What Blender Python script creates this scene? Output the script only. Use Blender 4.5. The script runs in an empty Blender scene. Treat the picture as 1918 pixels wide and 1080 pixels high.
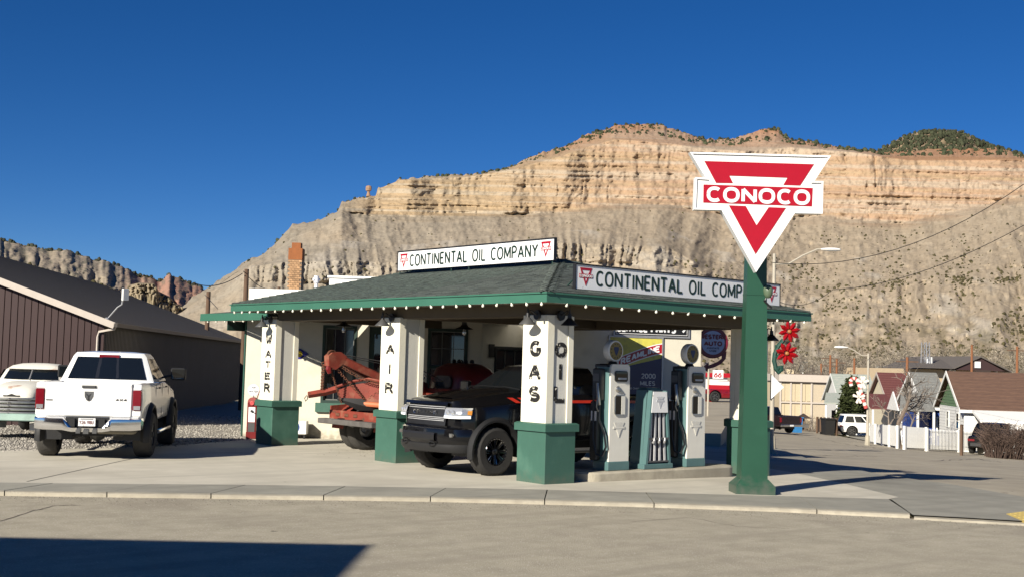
import bpy, bmesh, math, random
import numpy as np
from mathutils import Vector, Matrix
random.seed(7)
SC = bpy.context.scene
COL = SC.collection
# ------------------------------------------------------------------ camera
CAMP = Vector((-14.299, -15.943, 2.0975))
FW = Vector((0.643128, 0.763291, 0.061426)).normalized()
RT = Vector((0.763286, -0.645427, 0.028615)); RT = (RT-FW*RT.dot(FW)).normalized()
UP = RT.cross(FW).normalized()
FOC = 2271.0
cd = bpy.data.cameras.new('camera'); cam = bpy.data.objects.new('camera', cd); COL.objects.link(cam)
cam.matrix_world = Matrix(((RT.x, UP.x, -FW.x, CAMP.x), (RT.y, UP.y, -FW.y, CAMP.y), (RT.z, UP.z, -FW.z, CAMP.z), (0, 0, 0, 1)))
cd.sensor_width = 36; cd.lens = 36*FOC/1918; cd.clip_start = .1; cd.clip_end = 9000
SC.camera = cam
# ------------------------------------------------------------------ sky and sun
SUNT = Vector((1.0, 0.27, -0.51)).normalized()      # direction the light travels
EL = math.asin(-SUNT.z); ROT = math.atan2(-SUNT.x, -SUNT.y)
W = bpy.data.worlds.new('World'); SC.world = W; W.use_nodes = True
nt = W.node_tree; nt.nodes.clear()
sky = nt.nodes.new('ShaderNodeTexSky'); sky.sky_type = 'NISHITA'; sky.sun_disc = False
sky.sun_elevation = EL; sky.sun_rotation = ROT; sky.altitude = 2600; sky.air_density = .8; sky.dust_density = 0.15; sky.ozone_density = 5.0
bg = nt.nodes.new('ShaderNodeBackground'); bg.inputs[1].default_value = .052
wo = nt.nodes.new('ShaderNodeOutputWorld')
hs = nt.nodes.new('ShaderNodeHueSaturation'); hs.inputs['Saturation'].default_value = 1.22; hs.inputs['Hue'].default_value = .507; nt.links.new(sky.outputs[0], hs.inputs['Color']); nt.links.new(hs.outputs[0], bg.inputs[0]); nt.links.new(bg.outputs[0], wo.inputs[0])
sd = bpy.data.lights.new('sun', 'SUN'); sd.energy = 5.0; sd.angle = math.radians(.5); sd.color = (1, .93, .8)
so = bpy.data.objects.new('sun', sd); COL.objects.link(so); so.rotation_euler = SUNT.to_track_quat('-Z', 'Y').to_euler(); so.location = (0, 0, 60)
SC.view_settings.view_transform = 'Standard'; SC.view_settings.look = 'None'; SC.view_settings.exposure = 0.64; SC.view_settings.gamma = 1
SC.view_settings.use_curve_mapping = False
SC.render.engine = 'CYCLES'
SC.cycles.max_bounces = 6; SC.cycles.diffuse_bounces = 1
# ------------------------------------------------------------------ places
def T(x):                                # ground height: the pad is level, the side street falls away
    a = (x-5.8)/3
    return -.135*(math.log1p(math.exp(min(50, a)))-math.log1p(math.exp(-5.8/3)))
def ray(px, py):
    return (FW*FOC+RT*(px-959)-UP*(py-540)).normalized()
def G(px, py, dz=0.0):                   # a point on the ground (dz above it)
    d = ray(px, py); z = 0
    for i in range(60):
        t = (z+dz-CAMP.z)/d.z; z = .5*z+.5*T(CAMP.x+d.x*t)
    p = CAMP+d*t
    return Vector((p.x, p.y, T(p.x)))
def P(px, py, dep):                      # a point at a depth along the view
    return CAMP+(FW*FOC+RT*(px-959)-UP*(py-540))*(dep/FOC)
def PD(px, py, D):                       # a point at a horizontal distance
    d = ray(px, py); return CAMP+d*(D/math.hypot(d.x, d.y))
def gp(px, dep):                         # ground point in column px at depth dep
    p = P(px, 700, dep); return Vector((p.x, p.y, T(p.x)))
# ------------------------------------------------------------------ materials
def _n(t, k, **kw):
    n = t.nodes.new(k)
    for a, b in kw.items(): setattr(n, a, b)
    return n
def mat(name, col, rough=.7, metal=0.0, var=.12, scale=6.0, bump=.0, bscale=None, spec=.5, col2=None, mix=(.45, .6), stretch=(1, 1, 1), coat=0.0, detail=5, emit=0, alpha=None):
    m = bpy.data.materials.new(name); m.use_nodes = True; t = m.node_tree; b = t.nodes['Principled BSDF']
    b.inputs['Roughness'].default_value = rough; b.inputs['Metallic'].default_value = metal
    b.inputs['Specular IOR Level'].default_value = spec; b.inputs['Coat Weight'].default_value = coat; b.inputs['Coat Roughness'].default_value = .04
    tc = _n(t, 'ShaderNodeTexCoord'); mp = _n(t, 'ShaderNodeMapping'); mp.inputs['Scale'].default_value = stretch
    t.links.new(tc.outputs['Object'], mp.inputs[0])
    nz = _n(t, 'ShaderNodeTexNoise'); nz.inputs['Scale'].default_value = scale; nz.inputs['Detail'].default_value = detail; nz.inputs['Roughness'].default_value = .6
    t.links.new(mp.outputs[0], nz.inputs['Vector'])
    c = list(col)+[1]
    if col2 is None:
        r = _n(t, 'ShaderNodeMapRange'); r.inputs[1].default_value = .25; r.inputs[2].default_value = .75
        r.inputs[3].default_value = 1-var; r.inputs[4].default_value = 1+var; t.links.new(nz.outputs[0], r.inputs[0])
        mx = _n(t, 'ShaderNodeVectorMath', operation='SCALE'); mx.inputs[0].default_value = c[:3]
        t.links.new(r.outputs[0], mx.inputs['Scale']); t.links.new(mx.outputs[0], b.inputs['Base Color'])
    else:
        cr = _n(t, 'ShaderNodeValToRGB'); cr.color_ramp.elements[0].position = mix[0]; cr.color_ramp.elements[1].position = mix[1]
        cr.color_ramp.elements[0].color = c; cr.color_ramp.elements[1].color = list(col2)+[1]
        t.links.new(nz.outputs[0], cr.inputs[0]); t.links.new(cr.outputs[0], b.inputs['Base Color'])
    if bump:
        nb = _n(t, 'ShaderNodeTexNoise'); nb.inputs['Scale'].default_value = bscale or scale*6; nb.inputs['Detail'].default_value = 4
        t.links.new(mp.outputs[0], nb.inputs['Vector'])
        bp = _n(t, 'ShaderNodeBump'); bp.inputs['Strength'].default_value = bump; bp.inputs['Distance'].default_value = .02
        t.links.new(nb.outputs[0], bp.inputs['Height']); t.links.new(bp.outputs[0], b.inputs['Normal'])
    if emit:
        b.inputs['Emission Color'].default_value = c; b.inputs['Emission Strength'].default_value = emit
    return m
def wear(m, col, lo=.56, hi=.64, scale=3.0, coords='Object'):
    """a second layer of stains or chips over an existing material"""
    t = m.node_tree; b = t.nodes['Principled BSDF']; src = b.inputs['Base Color'].links[0].from_socket
    tc = _n(t, 'ShaderNodeTexCoord'); nz = _n(t, 'ShaderNodeTexNoise'); nz.inputs['Scale'].default_value = scale; nz.inputs['Detail'].default_value = 8
    t.links.new(tc.outputs[coords], nz.inputs['Vector'])
    r = _n(t, 'ShaderNodeMapRange'); r.inputs[1].default_value = lo; r.inputs[2].default_value = hi; t.links.new(nz.outputs[0], r.inputs[0])
    mx = _n(t, 'ShaderNodeMix', data_type='RGBA'); mx.inputs[7].default_value = list(col)+[1]
    t.links.new(r.outputs[0], mx.inputs[0]); t.links.new(src, mx.inputs[6]); t.links.new(mx.outputs[2], b.inputs['Base Color'])
    return m
def per_object(m, amt=.2):
    t = m.node_tree; b = t.nodes['Principled BSDF']; src = b.inputs['Base Color'].links[0].from_socket
    oi = _n(t, 'ShaderNodeObjectInfo'); r = _n(t, 'ShaderNodeMapRange'); r.inputs[3].default_value = 1-amt; r.inputs[4].default_value = 1+amt
    t.links.new(oi.outputs['Random'], r.inputs[0]); s = _n(t, 'ShaderNodeVectorMath', operation='SCALE')
    t.links.new(src, s.inputs[0]); t.links.new(r.outputs[0], s.inputs['Scale']); t.links.new(s.outputs[0], b.inputs['Base Color'])
    return m
def attr_mat(name, rough=.9, var=.15, scale=1.0, bump=.5, bscale=1.0, dist=.5):
    """material that takes its rock or leaf colour from the mesh's own colour attribute"""
    m = mat(name, (1, 1, 1), rough, var=var, scale=scale, bump=bump, bscale=bscale, spec=.15)
    t = m.node_tree; b = t.nodes['Principled BSDF']; src = b.inputs['Base Color'].links[0].from_socket
    a = _n(t, 'ShaderNodeAttribute', attribute_name='Col'); s = _n(t, 'ShaderNodeVectorMath', operation='MULTIPLY')
    t.links.new(src, s.inputs[0]); t.links.new(a.outputs['Color'], s.inputs[1]); t.links.new(s.outputs[0], b.inputs['Base Color'])
    for n in t.nodes:
        if n.type == 'BUMP': n.inputs['Distance'].default_value = dist
    return m
def glass_mat(name, col=(.012, .014, .018), rough=.04, trans=0.0):
    m = mat(name, col, rough, var=.0, spec=.8)
    m.node_tree.nodes['Principled BSDF'].inputs['Transmission Weight'].default_value = trans
    return m
M = {}
def grime(m, z0, z1, col, scale=7.0):
    """splashed dirt with a ragged upper edge near the ground"""
    t = m.node_tree; b = t.nodes['Principled BSDF']; src = b.inputs['Base Color'].links[0].from_socket
    tc = _n(t, 'ShaderNodeTexCoord'); sp = _n(t, 'ShaderNodeSeparateXYZ'); t.links.new(tc.outputs['Object'], sp.inputs[0])
    nz = _n(t, 'ShaderNodeTexNoise'); nz.inputs['Scale'].default_value = scale; nz.inputs['Detail'].default_value = 6; t.links.new(tc.outputs['Object'], nz.inputs['Vector'])
    r = _n(t, 'ShaderNodeMapRange'); r.inputs[1].default_value = z1; r.inputs[2].default_value = z0; t.links.new(sp.outputs[2], r.inputs[0])
    mu = _n(t, 'ShaderNodeMath', operation='MULTIPLY'); t.links.new(r.outputs[0], mu.inputs[0]); t.links.new(nz.outputs[0], mu.inputs[1])
    r2 = _n(t, 'ShaderNodeMapRange'); r2.inputs[1].default_value = .25; r2.inputs[2].default_value = .6; t.links.new(mu.outputs[0], r2.inputs[0])
    mx = _n(t, 'ShaderNodeMix', data_type='RGBA'); mx.inputs[7].default_value = list(col)+[1]
    t.links.new(r2.outputs[0], mx.inputs[0]); t.links.new(src, mx.inputs[6]); t.links.new(mx.outputs[2], b.inputs['Base Color']); return m
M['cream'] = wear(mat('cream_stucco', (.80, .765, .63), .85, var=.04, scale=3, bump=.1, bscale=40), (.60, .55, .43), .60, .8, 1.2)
M['office'] = wear(mat('dimmed_cream_stucco', (.64, .60, .49), .85, var=.05, scale=3, bump=.25, bscale=40), (.42, .38, .29), .58, .8, 1.0)  # the pillars' cream, darkened in the colour in place of canopy shade
M['panel'] = mat('panel_paint', (.66, .645, .58), .8, var=.05, scale=2, bump=.15, bscale=25)
M['green'] = wear(mat('green_paint', (.040, .112, .083), .55, var=.10, scale=2.2, bump=.1, bscale=30), (.07, .16, .12), .55, .75, 1.7)
grime(M['green'], 0, .4, (.075, .115, .085)); grime(M['office'] , 0, .5, (.33, .29, .22))
M['fascia'] = mat('fascia_green', (.04, .135, .092), .45, var=.08, scale=1.5)
M['post'] = wear(mat('post_green', (.017, .070, .041), .4, var=.10, scale=1.2), (.03, .105, .065), .55, .8, .9)  # green darkened in the colour, standing in for a face turned from the sun
M['darkgreen'] = mat('dark_green_trim', (.012, .035, .027), .5)
M['soffit'] = mat('soffit', (.105, .082, .052), .8, var=.08, scale=3)  # ceiling and beam colour darkened, painting in the shade under the roof
grime(M['post'], 0, .6, (.07, .09, .07))
M['black'] = mat('black_metal', (.012, .012, .013), .45)
M['blackpaint'] = mat('black_paint', (.004, .004, .005), .16, var=.02, coat=.45, spec=.35)
M['blackplastic'] = mat('black_plastic', (.012, .012, .013), .6, var=.15, scale=10)
M['satin'] = mat('satin_grey', (.10, .10, .10), .4, metal=.3)
M['tyre'] = mat('tyre_rubber', (.022, .021, .020), .85, var=.25, scale=14, bump=.6, bscale=60)
M['tyredust'] = mat('dusty_tyre', (.05, .047, .042), .9, var=.25, scale=10, bump=.6, bscale=60)
M['chrome'] = mat('chrome', (.75, .75, .76), .12, metal=1.0, var=.05)
M['chrome_dull'] = mat('dull_chrome', (.50, .49, .46), .32, metal=.9, var=.2, scale=5)
M['whitecar'] = mat('white_car_paint', (.80, .80, .79), .25, var=.02, scale=2, coat=.7)
M['whitepaint'] = mat('white_paint', (.80, .79, .75), .55, var=.05, scale=4)
M['enamel'] = wear(mat('white_enamel', (.80, .80, .80), .3, var=.03, coat=.3), (.35, .28, .22), .70, .74, 9)
M['signred'] = mat('sign_red', (.36, .003, .012), .35, var=.05, coat=.3)
M['fadedred'] = mat('faded_sign_red', (.55, .07, .07), .5, var=.15, scale=9)
M['signgreen'] = mat('sign_green', (.011, .030, .019), .4, var=.08)
M['stencil'] = mat('worn_black_letters', (.012, .011, .010), .6, col2=(.70, .66, .55), mix=(.58, .62), scale=17, detail=6)
M['glass'] = glass_mat('dark_glass')
M['carglass'] = glass_mat('car_glass', (.006, .008, .010), .02)
M['lamp_red'] = mat('red_lens', (.16, .004, .010), .2, coat=.5)
M['lamp_clear'] = mat('clear_lens', (.55, .56, .58), .12, metal=.6)
M['amber'] = mat('amber_lens', (.75, .28, .02), .2)
M['pump_teal'] = mat('pump_blue_green', (.085, .165, .165), .4, var=.1, scale=4, coat=.2)
M['pump_cream'] = mat('pump_cream', (.70, .68, .61), .4, var=.04, coat=.2)
M['pump_black'] = mat('pump_black', (.012, .013, .015), .35)
M['steel'] = mat('galvanised_steel', (.42, .42, .43), .4, metal=.6, var=.15, scale=7)
M['oldred'] = wear(wear(mat('faded_red_paint', (.215, .036, .021), .65, var=.25, scale=4, bump=.3, bscale=30), (.27, .10, .06), .52, .68, 3.5), (.10, .045, .025), .60, .68, 6)
M['darkred'] = mat('dark_red_paint', (.16, .012, .012), .35, var=.15)
M['rust'] = mat('rust', (.14, .055, .03), .9, var=.4, scale=9, bump=.5)
M['wood'] = mat('weathered_wood', (.11, .065, .04), .85, var=.35, scale=3, stretch=(1, 1, .15), bump=.3)
M['greywood'] = mat('grey_timber', (.10, .092, .085), .85, var=.3, scale=5, bump=.3)
M['maroon'] = mat('maroon_metal_panel', (.036, .014, .013), .5, var=.12, scale=1.0, stretch=(1, 1, .2))
M['brownmetal'] = mat('brown_corrugated_metal', (.048, .040, .034), .5, var=.15, scale=1.0)
M['brownroof'] = mat('brown_grey_shingle', (.085, .074, .064), .9, var=.3, scale=14, bump=.6, bscale=40)
M['trim'] = mat('grey_beige_trim', (.50, .44, .38), .6, var=.06)
M['shingle'] = per_object(mat('green_grey_shingle', (.082, .100, .088), .9, col2=(.045, .052, .046), mix=(.35, .7), scale=5, bump=.6, bscale=60), .28)
M['bulb'] = mat('white_bulb', (.80, .78, .66), .3)
M['brick'] = mat('buff_brick', (.42, .25, .13), .85, var=.25, scale=7, bump=.4)
M['brick_dark'] = mat('burnt_orange_brick', (.26, .085, .022), .8, var=.15, scale=7)
M['mortar'] = mat('mortar', (.24, .19, .14), .9)
M['ductwhite'] = mat('white_pipe', (.70, .71, .76), .4)
print('p1')
# ------------------------------------------------------------------ mesh helpers
def V(*a): return Vector(a if len(a) > 1 else a[0])
def frame(o, x, y, z): # matrix from origin and axes
    return Matrix(((x[0], y[0], z[0], o[0]), (x[1], y[1], z[1], o[1]), (x[2], y[2], z[2], o[2]), (0, 0, 0, 1)))
class MB:
    def __init__(s, m=None): s.v = []; s.f = []; s.fi = []; s.mi = 0; s.M = m; s.mats = []
    def use(s, m):
        if m not in s.mats: s.mats.append(m)
        s.mi = s.mats.index(m); return s
    def add(s, vs, fs, m=None):
        k = len(s.v); mm = m or s.M
        for p in vs: s.v.append(tuple(mm @ Vector(p)) if mm is not None else tuple(p))
        for f in fs: s.f.append([k+i for i in f]); s.fi.append(s.mi)
        return s
    def box(s, a, b, m=None):
        x0, y0, z0 = a; x1, y1, z1 = b
        return s.add([(x0, y0, z0), (x1, y0, z0), (x1, y1, z0), (x0, y1, z0), (x0, y0, z1), (x1, y0, z1), (x1, y1, z1), (x0, y1, z1)],
                     [(0, 3, 2, 1), (4, 5, 6, 7), (0, 1, 5, 4), (1, 2, 6, 5), (2, 3, 7, 6), (3, 0, 4, 7)], m)
    def bbox(s, a, b, r=.01, m=None):      # box with its vertical and horizontal edges chamfered
        x0, y0, z0 = a; x1, y1, z1 = b; r = min(r, (x1-x0)*.45, (y1-y0)*.45, (z1-z0)*.45)
        R = [(x0+r, y0), (x1-r, y0), (x1, y0+r), (x1, y1-r), (x1-r, y1), (x0+r, y1), (x0, y1-r), (x0, y0+r)]
        I = [(x0+2*r, y0+r), (x1-2*r, y0+r), (x1-r, y0+2*r), (x1-r, y1-2*r), (x1-2*r, y1-r), (x0+2*r, y1-r), (x0+r, y1-2*r), (x0+r, y0+2*r)]
        vs = [(x, y, z0) for x, y in I]+[(x, y, z0+r) for x, y in R]+[(x, y, z1-r) for x, y in R]+[(x, y, z1) for x, y in I]
        fs = [tuple(range(7, -1, -1)), tuple(range(24, 32))]
        for k in range(3):
            for i in range(8): j = (i+1) % 8; fs.append((k*8+i, k*8+j, k*8+8+j, k*8+8+i))
        return s.add(vs, fs, m)
    def prism(s, poly, z0, z1, m=None):    # polygon in local xy, extruded along local z
        n = len(poly); vs = [(x, y, z0) for x, y in poly]+[(x, y, z1) for x, y in poly]
        fs = [tuple(range(n-1, -1, -1)), tuple(range(n, 2*n))]+[(i, (i+1) % n, n+(i+1) % n, n+i) for i in range(n)]
        return s.add(vs, fs, m)
    def cyl(s, a, b, r, r2=None, n=12, m=None, caps=True):
        a = Vector(a); b = Vector(b); r2 = r if r2 is None else r2; d = (b-a).normalized()
        u = d.cross(Vector((0, 0, 1)) if abs(d.z) < .9 else Vector((1, 0, 0))).normalized(); w = d.cross(u)
        vs = []
        for c, q in ((a, r), (b, r2)):
            for i in range(n): t = 2*math.pi*i/n; vs.append(c+(u*math.cos(t)+w*math.sin(t))*q)
        fs = [(i, (i+1) % n, n+(i+1) % n, n+i) for i in range(n)]
        if caps: fs += [tuple(range(n-1, -1, -1)), tuple(range(n, 2*n))]
        return s.add(vs, fs, m)
    def tube(s, pts, r, n=8, m=None):
        pts = [Vector(p) for p in pts]; rs = r if isinstance(r, (list, tuple)) else [r]*len(pts); vs = []; fs = []; pu = None
        for i, p in enumerate(pts):
            d = (pts[min(i+1, len(pts)-1)]-pts[max(i-1, 0)]).normalized()
            if pu is None: pu = d.cross(Vector((0, 0, 1)) if abs(d.z) < .9 else Vector((1, 0, 0))).normalized()
            u = (pu-d*pu.dot(d)).normalized(); pu = u; w = d.cross(u)
            for k in range(n): t = 2*math.pi*k/n; vs.append(p+(u*math.cos(t)+w*math.sin(t))*rs[i])
        for i in range(len(pts)-1):
            for k in range(n): fs.append((i*n+k, i*n+(k+1) % n, (i+1)*n+(k+1) % n, (i+1)*n+k))
        fs += [tuple(range(n-1, -1, -1)), tuple(range((len(pts)-1)*n, len(pts)*n))]
        return s.add(vs, fs, m)
    def lathe(s, prof, n=20, m=None, ang=2*math.pi):   # profile of (r, z) turned about local z
        vs = []; fs = []
        for r, z in prof:
            for k in range(n): t = ang*k/n; vs.append((r*math.cos(t), r*math.sin(t), z))
        for i in range(len(prof)-1):
            for k in range(n): fs.append((i*n+k, i*n+(k+1) % n, (i+1)*n+(k+1) % n, (i+1)*n+k))
        return s.add(vs, fs, m)
    def grid(s, rows, m=None, closed=False):           # rows of points, all the same length
        n = len(rows[0]); vs = [p for r in rows for p in r]; fs = []
        for i in range(len(rows)-1):
            for k in range(n if closed else n-1): fs.append((i*n+k, i*n+(k+1) % n, (i+1)*n+(k+1) % n, (i+1)*n+k))
        return s.add(vs, fs, m)
    def build(s, name, mt=None, parent=None, smooth=False, fix=True, **kw):
        me = bpy.data.meshes.new(name); me.from_pydata(s.v, [], s.f)
        mts = s.mats if s.mats else [mt]
        if s.mats and mt is not None and mt not in s.mats: pass
        for q in mts: me.materials.append(q)
        if len(mts) > 1: me.polygons.foreach_set('material_index', s.fi)
        if fix:
            bm = bmesh.new(); bm.from_mesh(me); bmesh.ops.recalc_face_normals(bm, faces=bm.faces); bm.to_mesh(me); bm.free()
        if smooth:
            me.polygons.foreach_set('use_smooth', [True]*len(me.polygons))
            if smooth != 'full': me.set_sharp_from_angle(angle=math.radians(35 if smooth is True else smooth))
        o = bpy.data.objects.new(name, me); COL.objects.link(o)
        if parent is not None: o.parent = parent
        for k, v in kw.items(): o[k] = v
        return o
def box(name, a, b, mt, parent=None, r=0, m=None, **kw):
    q = MB(m); (q.bbox(a, b, r) if r else q.box(a, b)); return q.build(name, mt, parent, **kw)
def thing(name, label, cat, loc=(0, 0, 0), rz=0, group=None):
    o = bpy.data.objects.new(name, None); COL.objects.link(o); o.location = loc; o.rotation_euler = (0, 0, rz)
    o.empty_display_size = .2; o['label'] = label; o['category'] = cat
    if group: o['group'] = group
    return o
def tag(o, label=None, cat=None, group=None, kind=None):
    for k, v in (('label', label), ('category', cat), ('group', group), ('kind', kind)):
        if v: o[k] = v
    return o
def place(o, loc, rz=0): o.location = loc; o.rotation_euler = (0, 0, rz); return o
def dup(o, loc=None, rz=None, label=None, parent=None):
    c = o.copy(); COL.objects.link(c); c.parent = parent
    if loc is not None: c.location = loc
    if rz is not None: c.rotation_euler = (0, 0, rz)
    if label: c['label'] = label
    for ch in list(o.children): dup(ch, parent=c)
    return c
def copymesh(name, src, parent, loc=(0, 0, 0), rot=None, sc=None):
    o = bpy.data.objects.new(name, src.data); COL.objects.link(o); o.parent = parent; o.location = loc
    if rot: o.rotation_euler = rot
    if sc: o.scale = sc
    return o
def sheet(name, pts, mt, dz=0.0, kind='structure', parent=None, thick=0.0, step=1.5):
    """a flat area that follows the ground: pts are (x, y)"""
    bm = bmesh.new(); vs = [bm.verts.new((p[0], p[1], 0)) for p in pts]; bm.faces.new(vs)
    x = min(p[0] for p in pts); x1 = max(p[0] for p in pts)
    x = math.floor(x/step)*step+step
    while x < x1:
        bmesh.ops.bisect_plane(bm, geom=bm.verts[:]+bm.edges[:]+bm.faces[:], plane_co=(x, 0, 0), plane_no=(1, 0, 0)); x += step if x < 30 else step*6
    if thick:
        r = bmesh.ops.extrude_face_region(bm, geom=bm.faces[:]); 
        top = [g for g in r['geom'] if isinstance(g, bmesh.types.BMVert)]
        ts = set(top)
        for v in bm.verts: v.co.z = T(v.co.x)+(dz if v in ts else dz-thick)
    else:
        for v in bm.verts: v.co.z = T(v.co.x)+dz
    bmesh.ops.recalc_face_normals(bm, faces=bm.faces)
    if not thick:
        for f in bm.faces:
            if f.normal.z < 0: f.normal_flip()
    me = bpy.data.meshes.new(name); bm.to_mesh(me); bm.free(); me.materials.append(mt)
    o = bpy.data.objects.new(name, me); COL.objects.link(o); o.parent = parent
    if kind: o['kind'] = kind
    return o
# ------------------------------------------------------------------ lettering from strokes
def _arc(cx, cy, rx, ry, a0, a1, n=14, p=2.0):
    out = []
    for i in range(n+1):
        a = math.radians(a0+(a1-a0)*i/n); c, s = math.cos(a), math.sin(a)
        out.append((cx+rx*math.copysign(abs(c)**(2/p), c), cy+ry*math.copysign(abs(s)**(2/p), s)))
    return out
def glyph(ch):
    """strokes in a cell one high; returns (width, strokes)"""
    w = .6; L = lambda *p: list(p)
    A = _arc
    g = {
     'A': (.66, [L((0, 0), (.33, 1)), L((.33, 1), (.66, 0)), L((.12, .32), (.54, .32))]),
     'B': (.56, [L((0, 0), (0, 1)), L((0, 1), (.3, 1))+A(.3, .77, .22, .23, 90, -90)+L((0, .54)), L((.3, .54))+A(.3, .27, .26, .27, 90, -90)+L((0, 0))]),
     'C': (.60, [A(.34, .5, .32, .5, 48, 312, 20, 2.3)]),
     'D': (.62, [L((0, 0), (0, 1)), L((0, 1), (.25, 1))+A(.25, .5, .37, .5, 90, -90, 16)+L((0, 0))]),
     'E': (.5, [L((0, 0), (0, 1)), L((0, 1), (.5, 1)), L((0, .52), (.42, .52)), L((0, 0), (.5, 0))]),
     'F': (.5, [L((0, 0), (0, 1)), L((0, 1), (.5, 1)), L((0, .52), (.42, .52))]),
     'G': (.66, [A(.34, .5, .32, .5, 48, 345, 20, 2.3)+L((.64, .42), (.4, .42))]),
     'H': (.6, [L((0, 0), (0, 1)), L((.6, 0), (.6, 1)), L((0, .52), (.6, .52))]),
     'I': (.06, [L((.03, 0), (.03, 1))]), 'L': (.48, [L((0, 1), (0, 0)), L((0, 0), (.48, 0))]),
     'M': (.74, [L((0, 0), (0, 1)), L((0, 1), (.37, .15)), L((.37, .15), (.74, 1)), L((.74, 1), (.74, 0))]),
     'N': (.62, [L((0, 0), (0, 1)), L((0, 1), (.62, 0)), L((.62, 0), (.62, 1))]),
     'O': (.68, [A(.34, .5, .34, .5, 0, 360, 28, 2.3)]),
     'P': (.54, [L((0, 0), (0, 1)), L((0, 1), (.27, 1))+A(.27, .74, .25, .26, 90, -90)+L((0, .48))]),
     'R': (.58, [L((0, 0), (0, 1)), L((0, 1), (.28, 1))+A(.28, .75, .25, .25, 90, -90)+L((0, .5)), L((.28, .5), (.57, 0))]),
     'S': (.56, [A(.28, .74, .25, .26, 35, 270, 14)+A(.28, .25, .27, .25, 90, -145, 14)[1:]]),
     'T': (.6, [L((.3, 0), (.3, 1)), L((0, 1), (.6, 1))]), 'U': (.6, [L((0, 1), (0, .3))+A(.3, .3, .3, .3, 180, 360)+L((.6, 1))]),
     'V': (.64, [L((0, 1), (.32, 0)), L((.32, 0), (.64, 1))]),
     'W': (.86, [L((0, 1), (.2, 0)), L((.2, 0), (.43, .9)), L((.43, .9), (.66, 0)), L((.66, 0), (.86, 1))]),
     'X': (.6, [L((0, 0), (.6, 1)), L((0, 1), (.6, 0))]), 'Y': (.62, [L((.31, 0), (.31, .48)), L((.31, .48), (0, 1)), L((.31, .48), (.62, 1))]),
     '0': (.54, [A(.27, .5, .27, .5, 0, 360, 24, 2.3)]),
     '2': (.54, [A(.27, .73, .25, .27, 160, -30, 12)+L((0, 0), (.54, 0))]), '4': (.56, [L((.42, 0), (.42, 1)), L((.42, 1), (0, .3)), L((0, .3), (.56, .3))]),
     '6': (.54, [A(.27, .3, .26, .3, 0, 360, 20), L((.42, 1), (.1, .5))]), '8': (.54, [A(.27, .76, .23, .24, 0, 360, 18), A(.27, .27, .27, .27, 0, 360, 18)]),
     '9': (.54, [A(.27, .7, .26, .3, 0, 360, 20), L((.12, 0), (.45, .5))]), '1': (.2, [L((.1, 0), (.1, 1))]),
     '>': (.9, [L((0, .5), (.85, .5)), L((.5, .9), (.9, .5)), L((.9, .5), (.5, .1))]), ' ': (.3, []), '.': (.06, [L((.03, 0), (.03, .06))]),
    }
    return g.get(ch, g[' '])
SER = {'A': [(0, 0), (.66, 0)], 'B': [], 'E': [(0, 0), (0, 1)], 'G': [], 'I': [(.03, 0), (.03, 1)], 'L': [(0, 1)], 'R': [(0, 0), (0, 1), (.57, 0)],
       'T': [(.3, 0)], 'W': [(0, 1), (.86, 1)], 'S': [], 'O': []}
def text_width(s, h, ws=1.0, gap=.22): return sum(glyph(c)[0]*ws*h+gap*h for c in s)-gap*h
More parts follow.
